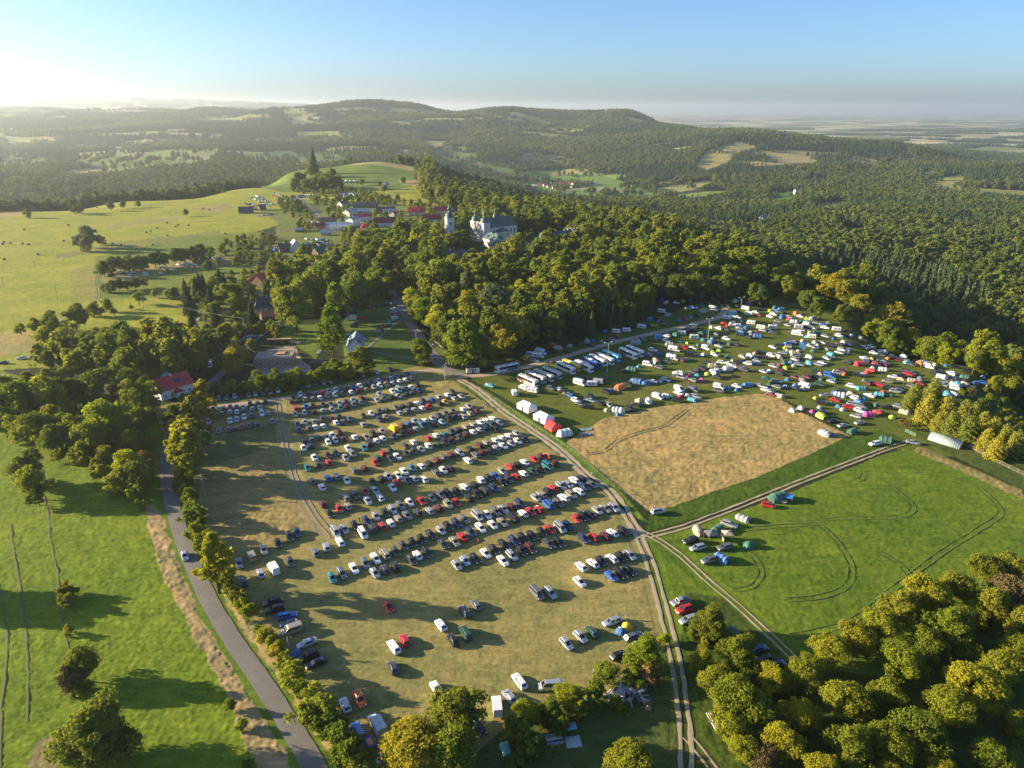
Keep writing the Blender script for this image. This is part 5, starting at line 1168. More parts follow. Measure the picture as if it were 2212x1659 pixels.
def rounded_box(L, W, z0, z1, ch=.18, nose=0.0, tail=0.0, tum=.06):
    """vehicle shell: chamfered roof edges, raked ends"""
    m = MB(); w = W / 2
    prof = [(-w * .96, z0), (-w, z0 + .35), (-w, z0 + (z1 - z0) * .45), (-w + tum, z1 - ch), (-w + tum + ch, z1), (w - tum - ch, z1), (w - tum, z1 - ch), (w, z0 + (z1 - z0) * .45), (w, z0 + .35), (w * .96, z0)]
    n = len(prof)
    for x, k, sh in ((L / 2, nose, .94), (L / 2 - .25 - nose * .3, 0, 1), (-L / 2 + .2, 0, 1), (-L / 2, tail, .95)):
        sgn = 1 if x > 0 else -1
        for y, z in prof:
            f = max(0, (z - z0) / (z1 - z0) - .35)
            m.v.append((x - sgn * k * f * 1.5, y * sh, z0 + (z - z0) * (sh + (1 - sh) * .5)))
    for r in range(3):
        for i in range(n):
            j = (i + 1) % n
            m.f.append([r * n + i, r * n + j, (r + 1) * n + j, (r + 1) * n + i])
    m.f.append(list(reversed(range(n)))); m.f.append([3 * n + i for i in range(n)])
    return m

COACH_PAINT = {'w': ('white', M_WHITE), 's': ('silver-grey', mat('coach_silver', (0.52, 0.53, 0.53), .4, .3)), 'b': ('dark blue', mat('coach_blue', (0.015, 0.06, 0.30), .3, 0, .05, coat=.5)),
               'l': ('light blue', mat('coach_light_blue', (0.10, 0.42, 0.68), .3, 0, .05, coat=.5)), 'Y': ('yellow', mat('coach_yellow', (0.72, 0.46, 0.03), .3, 0, .05, coat=.5)), 'y': ('beige', mat('coach_beige', (0.56, 0.50, 0.42), .35))}
def coach(front, rear, c, extra, label, L=12.3):
    a, b = at(front[0], front[1], 1.6), at(rear[0], rear[1], 1.6)
    d = a - b; ang = math.degrees(math.atan2(d.y, d.x)); p = (a + b) / 2
    e = put('coach', p, ang, label, 'coach', 'coaches parked beside the campsite road')
    W, h = 2.55, 3.55; pm = COACH_PAINT[c][1]
    rounded_box(L, W, .35, h, .22, .10, .06).obj('body', pm, e)
    for s in (-1, 1):
        m = MB()
        for i in range(6):
            x0 = -L / 2 + .5 + i * (L - 1.9) / 6; x1 = x0 + (L - 1.9) / 6 - .07
            y = s * (W / 2 + .012); y2 = s * (W / 2 - .042)
            q = [(x0, y, 1.80), (x1, y, 1.80), (x1, y2, 3.02), (x0, y2, 3.02)]
            m.poly(q if s < 0 else q[::-1])
        m.obj('side_window', M_GLASS, e)
        MB().box(L / 2 - .16, L / 2 + .02, s * 1.0 - .16, s * 1.0 + .16, .75, 1.0, .03, .02).obj('headlight', M_HEAD, e)
        MB().bar((L / 2 - .2, s * 1.2, 2.9), (L / 2 + .25, s * 1.5, 2.6), .05, 5).box(L / 2 + .1, L / 2 + .3, s * 1.5 - .1, s * 1.5 + .1, 2.1, 2.65).obj('mirror', M_DARK, e)
    MB().poly([(L / 2 + .035, -1.08, 1.45), (L / 2 + .035, 1.08, 1.45), (L / 2 - .125, 1.02, 3.1), (L / 2 - .125, -1.02, 3.1)]).obj('windscreen', M_GLASS, e)
    MB().poly([(-L / 2 - .02, 1.0, 2.0), (-L / 2 - .02, -1.0, 2.0), (-L / 2 + .075, -.95, 3.0), (-L / 2 + .075, .95, 3.0)]).obj('rear_window', M_GLASS, e)
    MB().box(-1.6, .9, -.8, .8, h - .01, h + .22, .15, .1).obj('air_conditioner', M_GREYP if c in 'wsy' else M_WHITE, e)
    for x in (L * .27, -L * .33): MB().box(x - .4, x + .4, -.45, .45, h, h + .07, .05, .05).obj('roof_hatch', M_GREYP, e)
    for x in (L / 2 - 2.6, -L / 2 + 3.3, -L / 2 + 2.1) if extra == '6' else (L / 2 - 2.6, -L / 2 + 3.2):
        for s in (-1, 1): wheel_part(e, x, s * (W / 2 - .13), .48, .30)
    if extra in ('o', 'l', 'k'):
        col = {'o': mat('coach_orange', (0.75, 0.26, 0.06), .35), 'l': COACH_PAINT['l'][1], 'k': M_DARK}[extra]
        for s in (-1, 1):
            y = s * (W / 2 + .01); q = [(-L / 2 + .4, y, .75), (L * .1, y, .75), (-L * .02, y, 1.6), (-L / 2 + .4, y, 1.7)]
            MB().poly(q if s < 0 else q[::-1]).obj('stripe', col, e)
def PX3(x, y): return (1920 + x / 2.304, 960 + y / 2.304)
for f, r, c, x, lab in [((245, 1125), (35, 1035), 'w', 'o', 'white coach with an orange emblem, leftmost of the front coach line'), ((300, 1085), (112, 1015), 's', 'k', 'silver coach second in the front line, next to the orange emblem coach'),
        ((372, 1072), (178, 998), 'y', '', 'beige coach in the front line beside the silver one'), ((442, 1052), (250, 975), 's', 'l', 'grey coach with pale blue lower panel, last of the front line'),
        ((570, 1015), (365, 925), 'w', '6', 'white three-axle coach left of the yellow coach'), ((605, 985), (430, 910), 'Y', '', 'yellow coach between two white coaches'), ((714, 997), (535, 915), 'w', 'k', 'white coach between the yellow and dark blue coaches'),
        ((790, 975), (585, 875), 'b', '6', 'long dark blue coach in the middle of the coach row'), ((828, 945), (655, 862), 'w', 'l', 'white coach directly right of the dark blue coach'), ((893, 933), (720, 852), 'w', '', 'white coach left of the light blue coach'),
        ((930, 895), (790, 838), 'l', '', 'light blue coach at the end of the coach row'), ((1098, 885), (912, 805), 'w', 'k', 'white coach with grey flank standing apart by the caravans'), ((1155, 865), (972, 785), 'w', '', 'rear white coach of the pair standing apart')]:
    coach(PX3(*f), PX3(*r), c, x, lab)
coach(PX3(-155, 990), PX3(62, 948), 'w', 'k', 'white coach driving on the gravel road beside the white hut')

VP = {'w': ('white', PM['w']), 'y': ('beige', PM['y']), 'Y': ('yellow', mat('van_yellow', (0.70, 0.38, 0.03), .4)), 'g': ('grey', PM['g']), 'b': ('blue', PM['b']), 'k': ('black', PM['k']), 'l': ('pale blue', PM['l']), 't': ('dark teal', mat('van_teal', (0.05, 0.13, 0.17), .35, .2)), 's': ('silver', PM['s']), 'r': ('red', PM['r'])}
def van(p, ang, c, label, group=None, L=5.4, h=2.35, name='delivery_van', windows=False, box=None):
    e = put(name, p, ang, label, 'van', group); W = 2.0; pm = VP[c][1]
    m = MB(); w = W / 2; f = L / 2
    pr = [(f, .4), (f, .95), (f - .85, 1.18), (f - 1.75, h - .10), (f - 2.1, h), (-f + .1, h), (-f, h - .12), (-f, .4)]
    if box: pr = [(f, .4), (f, .95), (f - .85, 1.18), (f - 1.65, 2.05), (f - 2.3, 2.1), (f - 2.4, .9), (-f, .8), (-f, .45)]
    m.prism(pr, -w, w)
    for i, v in enumerate(m.v):
        if v[2] > 1.1: m.v[i] = (v[0], v[1] * .92, v[2])
    m.obj('body', pm, e)
    MB().poly([(f - .90, -w * .80, 1.25), (f - .90, w * .80, 1.25), (f - 1.66, w * .76, (2.0 if box else h - .18)), (f - 1.66, -w * .76, (2.0 if box else h - .18))]).obj('windscreen', M_GLASS, e).location = (.05, 0, .04)
    for s in (-1, 1):
        y = s * w * .95
        q = [(f - 1.15, y + s * .03, 1.25), (f - 2.25, y + s * .03, 1.25), (f - 2.25, y, 1.85), (f - 1.75, y, 1.85)]
        MB().poly(q if s > 0 else q[::-1]).obj('side_window', M_GLASS, e)
        if windows:
            q = [(f - 2.45, y + s * .03, 1.30), (-f + .4, y + s * .03, 1.30), (-f + .45, y - s * .02, h - .4), (f - 2.45, y - s * .02, h - .4)]
            MB().poly(q if s > 0 else q[::-1]).obj('side_window', M_GLASS, e)
        MB().box(f - .12, f + .02, s * .75 - .17, s * .75 + .17, .7, .92).obj('headlight', M_HEAD, e)
        MB().box(-f - .02, -f + .1, s * .88 - .07, s * .88 + .07, .9, 1.4).obj('tail_light', M_TAIL, e)
        for x in (f - .95, -f + 1.05): wheel_part(e, x, s * (w - .12))
    if not box: MB().poly([(-f - .02, .72, 1.35), (-f - .02, -.72, 1.35), (-f - .02, -.66, h - .35), (-f - .02, .66, h - .35)]).obj('rear_window', M_GLASS if windows else pm, e)
    if box:
        bm_, hh = box
        MB().box(-f + .0 - .15, f - 2.35, -1.06, 1.06, .85, hh, .03, .03).obj('cargo_box', bm_, e)
        MB().box(-f - .12, f - 2.42, -.05, .05, hh + .002, hh + .03).obj('roof_seam', M_GREYP, e)
    return e
M_TARP = mat('grey_tarpaulin', (0.50, 0.54, 0.55), .6, var=.15, scale=.8)
M_YBOX = mat('yellow_box', (0.78, 0.46, 0.03), .45, var=.06)
def PXZ(ox, oy, x, y, k=2.304, z=.9): return at(ox + x / k, oy + y / k, z)
van(PXZ(960, 2160, 305, 462), 210, 'y', 'beige minibus van with side windows by the roadside hedge', windows=True, L=5.2, h=2.1)
van(PXZ(960, 2160, 2083, 1120), 96, 'w', 'white panel van seen from above near the big leafy trees')
van(PXZ(960, 2160, 1045, 1285), 122, 'w', 'white crew cab truck with grey tarpaulin box near the corner', box=(M_TARP, 2.75), L=6.2, name='box_truck')
van(PXZ(960, 1560, 150, 1315), 125, 'w', 'large white panel van at the edge of the dry grass', L=5.8, h=2.5)
van(PXZ(0, 1560, 2170, 1205), 122, 'y', 'beige passenger van next to the roadside shrubs', windows=True, L=5.0, h=2.1)
van(PXZ(1300, 1360, 645, 895, 3.687, 1.4), 125, 'Y', 'bright yellow box van among the parked cars', box=(M_YBOX, 3.0), L=5.6, name='box_truck')
van(PXZ(1300, 1360, 1050, 850, 3.687, 1.2), -58, 't', 'dark teal cargo van right of the yellow box van', h=2.2)
van(PXZ(740, 1360, 912, 400, 3.687, 1.2), -75, 'b', 'blue high roof van below the small trees', h=2.5)
van(PXZ(740, 1360, 1367, 620, 3.687, 1.1), 110, 'r', 'red passenger van at the lane end of its row', windows=True, h=2.1)
van(PXZ(960, 960, 820, 540), 185, 'w', 'white box truck on the grass beside the avenue', box=(mat('cream_box', (0.62, 0.58, 0.50), .5), 3.1), L=6.6, name='box_truck')
van(PXZ(1920, 960, 20, 1180), 100, 'w', 'white ambulance style van at the track end of the coaches', L=5.4)

# blue estate with striped load and its trailer
e = car(*PXZ(960, 2160, 885, 1335, z=.75).xy, 122, 'e', 'b', 'blue estate car with white striped roof load towing a trailer', None)
for i in range(4):
    MB().poly([(-1.9 + i * .55, -.62, 1.545), (-1.75 + i * .55, -.62, 1.545), (-1.55 + i * .55, 0, 1.56), (-1.75 + i * .55, .62, 1.545), (-1.9 + i * .55, .62, 1.545), (-1.70 + i * .55, 0, 1.56)]).obj('roof_stripe', M_WHITE, e)
def trailer(p, ang, label, cm, h=1.9, top=None):
    e = put('trailer', p, ang, label, 'trailer')
    MB().box(-1.4, 1.4, -.85, .85, .5, h, .05, .05).obj('box', cm, e)
    MB().bar((1.4, 0, .5), (2.7, 0, .45), .06).bar((1.4, .5, .5), (2.4, 0, .47), .05).bar((1.4, -.5, .5), (2.4, 0, .47), .05).obj('drawbar', M_DARK, e)
    for s in (-1, 1): wheel_part(e, -.1, s * .95, .3, .2)
    if top: MB().box(-1.0, .9, -.55, .55, h + .002, h + .12, .1, .1).obj('roof_load', top, e)
    return e
trailer(PXZ(960, 2160, 985, 1458), 122, 'blue covered trailer with an orange panel on top', mat('trailer_blue', (0.02, 0.07, 0.36), .5), 1.75, mat('orange_panel', (0.75, 0.22, 0.10), .5))
def pickup(p, ang, c, label):
    e = put('pickup_truck', p, ang, label, 'pickup'); w = .92; pm = PM[c]
    m = MB().prism([(2.65, .45), (2.65, .95), (2.5, 1.08), (1.25, 1.15), (-2.6, 1.12), (-2.65, .5)], -w, w); m.box(-.75, 1.2, -.78, .78, 1.13, 1.80, .28, .12); m.obj('body', pm, e)
    MB().box(-2.5, -.85, -.78, .78, 1.10, 1.22).obj('load_cover', M_DARK, e)
    MB().poly([(1.20, -.66, 1.2), (1.20, .66, 1.2), (.97, .60, 1.74), (.97, -.60, 1.74)]).obj('windscreen', M_GLASS, e).location = (.02, 0, .01)
    for s in (-1, 1):
        q = [(1.05, s * .79, 1.2), (-.65, s * .79, 1.2), (-.48, s * .70, 1.72), (.9, s * .70, 1.72)]
        MB().poly(q if s > 0 else q[::-1]).obj('side_window', M_GLASS, e)
        MB().box(2.5, 2.67, s * .68 - .17, s * .68 + .17, .75, .98).obj('headlight', M_HEAD, e)
        for x in (1.7, -1.65): wheel_part(e, x, s * .82, .38, .26)
pickup(PXZ(1920, 2160, 1455, 215), 205, 's', 'silver pickup truck with black load cover beside the track')

# ---------------------------------------------------------------- campsite
TC = {'b': ('blue', (0.04, 0.15, 0.36)), 't': ('turquoise', (0.05, 0.28, 0.36)), 'e': ('dark green', (0.03, 0.13, 0.085)), 'g': ('grey', (0.30, 0.32, 0.33)), 'w': ('white', (0.66, 0.67, 0.66)), 'y': ('beige', (0.46, 0.36, 0.25)),
      'o': ('orange', (0.72, 0.17, 0.03)), 'r': ('red', (0.55, 0.03, 0.04)), 'l': ('lime green', (0.34, 0.48, 0.04)), 'p': ('pink', (0.50, 0.06, 0.26)), 'n': ('navy', (0.02, 0.04, 0.16)), 'k': ('charcoal', (0.12, 0.12, 0.13)), 'Y': ('yellow', (0.70, 0.50, 0.04))}
def cloth(c):
    n = 'tent_cloth_' + TC[c][0].replace(' ', '_')
    return mat(n, TC[c][1], .75, 0, .14, 1.1)
TM = {}
def dome_mesh(n=12, rings=5, h=1.35):
    m = MB(); prof = [(1.30, 0), (1.22, .45), (1.0, .85), (.66, 1.15), (.28, 1.32), (.02, 1.36)]
    for r, z in prof:
        for i in range(n):
            t = 2 * math.pi * i / n; k = 1 + .13 * abs(math.cos(2 * t)) ** 3 - .10 * (math.sin(4 * t + .3) ** 2) * (r > .2)
            m.v.append((r * k * math.cos(t), r * k * math.sin(t), z * h / 1.36))
    for a in range(len(prof) - 1):
        for i in range(n):
            j = (i + 1) % n; m.f.append([a * n + i, a * n + j, (a + 1) * n + j, (a + 1) * n + i])
    return m
def tunnel_mesh(L=4.6, w=1.45, h=1.85):
    m = MB(); hoops = [(-L / 2, .15, .35), (-L / 2 + .9, .9, .92), (-L / 2 + 1.3, 1, .99), (-.1, .97, .93), (.55, 1.03, 1), (L / 2 - .9, 1, .93), (L / 2 - .5, 1.03, 1), (L / 2 + .25, .80, .72)]
    n = 9
    for x, a, b in hoops:
        for i in range(n):
            t = math.pi * i / (n - 1); m.v.append((x, -w * a * math.cos(t), h * b * math.sin(t) ** .75))
    for r in range(len(hoops) - 1):
        for i in range(n - 1): m.f.append([r * n + i, r * n + i + 1, (r + 1) * n + i + 1, (r + 1) * n + i])
    m.f.append([i for i in reversed(range(n))]); m.f.append([(len(hoops) - 1) * n + i for i in range(n)])
    return m
def tmesh(key, fn, m):
    if key not in TM: TM[key] = fn().mesh(key[0], m, False)
    return TM[key]
M_POLE = mat('tent_pole', (0.45, 0.45, 0.45), .4, .7)
M_MESHW = mat('tent_door_mesh', (0.06, 0.065, 0.07), .8)
def tent(kind, p, ang, c, label, group, s=1.0):
    if kind == 'D':
        e = put('dome_tent', p, ang, label, 'tent', group)
        o = link('fly', tmesh(('fly', c, 'D'), dome_mesh, cloth(c)), e)
        link('door', tmesh(('door', 'D'), lambda: MB().poly([(1.32, -.42, .05), (1.32, .42, .05), (1.04, .30, .86), (.98, 0, 1.0), (1.04, -.30, .86)]), M_MESHW), e).location = (.06, 0, 0)
        link('tent_pole', tmesh(('tent_pole', 'D'), lambda: MB().bar((-1.35, 0, .02), (-.7, 0, 1.16), .03, 4).bar((-.7, 0, 1.16), (0, 0, 1.40), .03, 4).bar((0, 0, 1.40), (.7, 0, 1.16), .03, 4).bar((.7, 0, 1.16), (1.35, 0, .02), .03, 4), M_POLE), e).rotation_euler = (0, 0, R(45))
    elif kind == 'U':
        e = put('tunnel_tent', p, ang, label, 'tent', group)
        link('fly', tmesh(('fly', c, 'U'), tunnel_mesh, cloth(c)), e)
        link('door', tmesh(('door', 'U'), lambda: MB().poly([(2.62, -.6, .06), (2.62, .6, .06), (2.60, .45, 1.1), (2.58, -.45, 1.1)]), M_MESHW), e)
        for x in (-1.0, .55, 1.8): link('hoop', tmesh(('hoop', 'U'), lambda: hoop_mesh(1.52, 1.90), cloth('g' if c != 'g' else 'b')), e).location = (x, 0, 0)
    else:
        e = put('gazebo', p, ang, label, 'gazebo', group)
        link('roof', tmesh(('roof', c, 'G'), lambda: MB().box(-1.55, 1.55, -1.55, 1.55, 2.05, 2.30).box(-1.55, 1.55, -1.55, 1.55, 2.302, 2.95, 1.45, 1.45), cloth(c)), e)
        for x in (-1.45, 1.45):
            for y in (-1.45, 1.45): link('pole', tmesh(('pole', 'G'), lambda: MB().bar((0, 0, 0), (0, 0, 2.1), .04, 5), M_POLE), e).location = (x, y, 0)
        if rnd.random() < .65: link('side_wall', tmesh(('side_wall', c, 'G'), lambda: MB().box(-1.5, 1.5, -1.50, -1.46, .02, 2.06), cloth(c)), e)
        if rnd.random() < .65: link('side_wall', tmesh(('side_wall', c, 'G2'), lambda: MB().box(-1.50, -1.46, -1.44, 1.5, .02, 2.06), cloth(c)), e)
    e.scale = (s, s, s)
    return e
def hoop_mesh(w, h):
    m = MB(); n = 9
    pts = [(-w * math.cos(math.pi * i / (n - 1)), h * math.sin(math.pi * i / (n - 1)) ** .75) for i in range(n)]
    for x in (-.09, .09):
        m.v += [(x, y, z) for y, z in pts]
    for i in range(n - 1): m.f.append([i, i + 1, n + i + 1, n + i])
    return m

def caravan(p, ang, label, group, c='w', motor=False, stripe=None, awn=None):
    e = put('motorhome' if motor else 'caravan', p, ang, label, 'motorhome' if motor else 'caravan', group)
    L, W, h = (6.2, 2.2, 2.95) if motor else (4.9, 2.15, 2.5)
    pm = {'w': M_WHITE, 'g': M_GREYP, 'b': mat('camper_blue', (0.10, 0.30, 0.62), .4), 'r': mat('camper_red', (0.5, 0.06, 0.07), .4), 'k': M_DARK}[c]
    if motor:
        rounded_box(L - 1.2, W, .5, h, .22, .0, .05).obj('body', pm, e).location = (-.6, 0, 0)
        MB().prism([(L / 2, .4), (L / 2, 1.0), (L / 2 - .7, 1.2), (L / 2 - 1.2, 1.95), (L / 2 - 1.35, 1.95), (L / 2 - 1.35, .4)], -.98, .98).obj('cab', pm, e)
        MB().poly([(L / 2 - .70, -.8, 1.26), (L / 2 - .70, .8, 1.26), (L / 2 - 1.12, .76, 1.90), (L / 2 - 1.12, -.76, 1.90)]).obj('windscreen', M_GLASS, e).location = (.03, 0, .02)
        ws = (L / 2 - 1.0, -L / 2 + 1.4)
    else:
        rounded_box(L, W, .5, h, .22, .35, .15).obj('body', pm, e)
        MB().bar((L / 2 - .1, .5, .5), (L / 2 + 1.1, 0, .5), .05).bar((L / 2 - .1, -.5, .5), (L / 2 + 1.1, 0, .5), .05).obj('drawbar', M_DARK, e)
        MB().poly([(L / 2 + .03, -.75, 1.25), (L / 2 + .03, .75, 1.25), (L / 2 - .22, .7, 1.95), (L / 2 - .22, -.7, 1.95)]).obj('front_window', M_GLASS, e).location = (.03, 0, .02)
        ws = (-.2,)
    for s in (-1, 1):
        for x in (-1.3, .5):
            y = s * (W / 2 + .015); q = [(x - .45, y, 1.4), (x + .45, y, 1.4), (x + .45, y - s * .02, 1.95), (x - .45, y - s * .02, 1.95)]
            MB().poly(q if s < 0 else q[::-1]).obj('window', M_GLASS, e)
        q = [(-L / 2 + .3, s * (W / 2 + .008), 1.05), (L / 2 - 1.4, s * (W / 2 + .008), 1.05), (L / 2 - 1.4, s * (W / 2 + .008), 1.2), (-L / 2 + .3, s * (W / 2 + .008), 1.2)]
        MB().poly(q if s < 0 else q[::-1]).obj('stripe', stripe or M_GREYP, e)
        for x in ws: wheel_part(e, x, s * (W / 2 - .1), .33, .22)
    MB().box(-.4, .4, -.35, .35, h - .01, h + .12, .06, .06).obj('roof_hatch', M_GREYP, e)
    MB().poly([(-L / 2 - .03, .6, 1.45), (-L / 2 - .03, -.6, 1.45), (-L / 2 + .01, -.6, 1.95), (-L / 2 + .01, .6, 1.95)]).obj('rear_window', M_GLASS, e).location = (-.02, 0, 0)
    return e

CAMP = [
 (1920, 960, 'wood', '1330,400,Uy 1290,385,Un 1420,400,hw 1545,375,Db 1605,370,Ge 1655,375,hr 1480,385,Dl 1290,480,Cw 1345,505,Ug 1470,460,De 1525,450,hs 1560,440,hb 1600,445,Db 1645,430,De 1690,410,hk 1660,475,Ug 1740,460,Mw 1600,513,hk 1550,525,Dt 1495,540,hr 1445,550,Db 1195,555,Gb 1265,560,Db 1310,590,hk 1190,605,hk 1260,545,hk'),
 (1920, 960, 'road', '1120,615,Cw 990,645,Cw 900,655,Cw 800,665,Gb 870,720,hs 895,695,hr 650,735,Ug 700,725,Db 775,730,Dg 680,770,hk 500,770,Dg 570,765,hk 400,790,Uy 355,780,Cr 480,822,hk 355,818,hk 310,828,hk 250,835,Mw 225,865,Mw 195,900,hs 165,855,Vw 115,885,VY 60,910,hk'),
 (1920, 960, 'middle', '1065,745,Ug 1125,720,hg 1270,705,Cb 1230,720,hg 1340,690,hs 1340,665,Db 1420,690,Ge 1465,670,Cw 1500,650,hk 1525,630,hn 1560,640,hk 1590,612,hk 1575,705,Cw 1635,690,Ge 1690,650,Dt 1735,700,Db 1720,740,Ub 1760,670,hg 1790,775,hs 1855,712,hw 1880,755,De 1785,622,hw 1830,600,Gr 1865,637,hk 1900,585,Ug 1955,640,Gy 1980,660,Ub 2030,615,Ub 2065,580,Cw 2045,500,Cw 2020,455,Cw 1905,495,Cw 1855,535,Cw 1950,525,hw 1980,555,Dg 2050,700,hk 2130,690,Ub 2150,620,Cw 1955,480,hk 2110,485,hs 2140,510,Dr 2165,460,hn 1880,390,Gr 1910,395,Cw 1940,365,Db 1990,360,Gg 2060,410,Gb 2170,400,hs 2120,385,hs 1780,365,hk 1830,410,hk 1870,435,hk 1700,570,Db 1940,430,hk 2110,655,Dr'),
 (1920, 960, 'coach', '1355,760,Ug 1455,735,Dt 1515,745,Dl 1615,765,De 1490,790,hr 1570,790,hs 1680,795,Vw 1735,820,Dl 1790,815,Dl 1400,810,Mw 1215,810,hw 1175,850,hs 1280,850,Un 1375,835,Db 1385,885,Mw 1510,885,Dg 1525,852,Vk 1600,855,Db 1660,845,Dg 1755,850,hw 1460,895,hm 1340,915,hg 1240,905,Uy 1175,935,Vw 1270,960,hg 1095,950,Dt 1030,975,Ue 970,990,hk 825,1040,De 585,1100,Mw 690,1110,Cw 745,1090,Cg 670,1065,hk 770,1060,hk 100,1135,Vw 180,1165,Cw'),
 (1920, 960, 'front', '405,1145,hs 437,1168,hk 475,1190,hg 520,1215,hb 555,1245,hw 592,1275,hg 645,1300,hk 640,1230,Dn 685,1245,hs 768,1270,hk 840,1282,hs 820,1325,Dy 925,1330,Uw 915,1360,Db 1020,1315,hk 1075,1280,hk 1100,1265,Gy 1185,1250,Uw 820,1170,hk 855,1155,Db 940,1130,Uo 1015,1105,hk 1040,1070,Dg 1090,1080,Ub 1155,1095,Ub 1210,1080,hw 1285,1075,Dg 1330,1065,hs 1415,1035,Gw 1470,1045,hs 1530,1030,Dp 1565,1070,hg 1605,1025,Dt 1640,1065,Dp 1690,1015,Dl 1755,1020,Gg 1800,985,hs 1875,970,Uw 1750,990,hw 1740,945,Uy 1600,985,hk 1650,965,hk 1690,920,hk 1815,915,hw 1865,885,Ge 1910,895,Dg 1935,955,hy 2035,925,hw 2100,925,Db 1995,980,Vg 2120,900,hs 1995,870,hy 2055,860,Uw 2100,835,Dy 2150,830,hk 2180,875,hk 2175,995,hs 2185,1085,Ge 2140,1115,hs 2030,1110,Ub 1945,1120,hw 1945,1150,Db 1870,1135,Db 1790,1130,Vw 2200,1155,hw 1570,1155,Vg 1445,1150,Vw 1330,1200,Uw 1260,1215,Vw 1380,1215,De 1455,1210,Dr 1520,1200,Dg 1555,1235,Ut'),
 (2880, 960, 'edge', '20,470,DY 60,470,Ub 110,455,Ub 20,520,hw 50,500,hw 120,525,Ub 180,540,Dr 240,495,Uo 335,535,Dl 90,560,hs 80,585,hg 170,595,hs 230,565,Uw 285,560,De 340,580,Uw 365,585,Db 420,575,hs 480,590,Ub 540,590,De 495,615,hw 590,635,Cw 265,615,Cw 385,620,hs 360,650,hg 40,660,hg 40,620,Cw 255,675,Mw 375,700,Cw 500,690,hs 565,710,Db 645,720,Ge 670,680,hk 730,665,Db 685,640,hk 830,695,hk 725,740,hk 910,725,hg 875,750,hb 835,765,hg 1000,815,hk 1045,845,Do 1085,845,hk 1155,870,hm 1215,900,Ut 1315,935,Go 1390,950,Vw 1450,920,Dy 1540,925,Db 1620,945,hk 1725,980,hk 1580,1010,hw 1510,1040,Uw 1500,995,hk 1440,1005,hk 1620,1050,hn 1300,860,hk 1335,880,hs 1385,890,hs 1430,880,Dl 1230,845,De 1190,790,Gw 1170,825,hs 1085,775,Dy 1870,1000,Db 1850,1055,hb 1900,1055,Uw 1790,1080,Ub 1700,1100,Uy 1640,1110,Ut 1750,1110,Dw 1500,1110,hs 1510,1080,hs 1630,1140,Vw 1490,1150,hk 1550,1190,Ut 1600,1190,Uw 1490,1205,Db'),
 (2880, 960, 'east', '405,740,Dg 430,760,Dy 475,745,hg 550,775,hk 510,800,Dg 640,805,hs 700,800,Db 620,830,hs 550,845,Ut 510,880,hs 355,770,hs 300,785,Gb 240,740,hr 300,730,Dy 210,745,hs 165,755,Ub 100,765,hk 45,785,hs 150,790,Dl 210,820,Dy 265,815,Dg 190,840,Dt 125,835,hs 70,840,De 30,855,hw 390,815,De 355,870,Uw 360,920,Ut 475,920,hs 235,890,hs 200,910,Db 270,935,hs 225,940,Dy 140,920,De 95,930,Dr 50,950,hs 15,985,Dw 155,960,Dl 110,985,hm 690,915,hk 785,930,Ur 830,905,Gw 900,870,DY 945,870,hk 870,890,hk 1010,910,hs 940,930,hr 1000,930,hm 905,960,Dg 935,945,hk 890,985,hr 860,1000,Dr 820,1020,Dg 775,1025,hk'),
 (2880, 960, 'south', '660,1015,Do 600,1005,hs 640,990,hm 530,1030,Vb 570,1020,Db 585,1060,De 460,1060,De 420,1045,hk 340,1045,hm 235,1045,hm 170,1060,Db 75,1080,hs 10,1105,De 155,1120,Db 235,1110,Db 245,1145,hk 315,1110,Uw 310,1140,Dg 450,1105,he 20,1165,hs 105,1205,Uy 285,1305,Dw 385,1335,Dp 455,1375,Ul 560,1540,Db 735,1510,Ue 760,1380,hs 865,1365,Up 850,1325,De 950,1345,hr 1030,1305,hk 1130,1295,hs 1075,1385,Dl 1190,1345,Uy 690,1300,hr 650,1320,Dg 735,1275,hs 790,1265,Ub 830,1230,Dt 545,1265,De 450,1300,Dg 470,1265,hk 585,1240,hr 490,1200,hs 415,1220,Dl 630,1200,Uw 640,1160,hk 715,1190,Uy 800,1140,Ut 880,1200,hw 960,1190,Ut 1000,1170,Dr 1030,1140,hk 1100,1165,hs 1070,1200,De 1150,1145,hk 965,1110,hr 865,1095,hm 1035,1080,hy 1145,1090,Gy 1250,1070,Uy 1315,1045,Db 1305,1100,hr 1230,1010,hs 1215,1015,hr 1145,1030,hk 1080,1040,hw'),
 (1920, 1560, 'field', '1610,990,Uy 1720,1050,Gk 1770,980,Ue 1860,1045,Gy 2050,1110,De 1990,875,Ug 1805,1220,Ub 2310,700,Ue'),
 (2880, 1560, 'field', '1030,205,Ue'),
 (0, 960, 'garden', '620,925,Go 265,862,Dg 600,780,Gw 1660,840,Uw 1550,870,Dr 1440,860,De 1400,900,Dg 900,780,Ub 1690,440,Gw 1920,590,Gg 760,910,Mw 800,900,Mw 1380,895,Dg'),
 (1920, 2160, 'near', '995,425,DY 940,465,Db 1890,500,Uk'),
 (960, 2160, 'near', '340,655,Db'),
]
ZONE = {'wood': 'below the woodland trees', 'road': 'along the gravel campsite road', 'middle': 'in the middle of the campsite', 'coach': 'behind the coaches', 'front': 'above the dry grass field', 'edge': 'along the wood edge', 'east': 'in the eastern camp',
        'south': 'in the lower campsite', 'field': 'beside the green field', 'garden': 'among the gardens', 'near': 'in the near car park'}
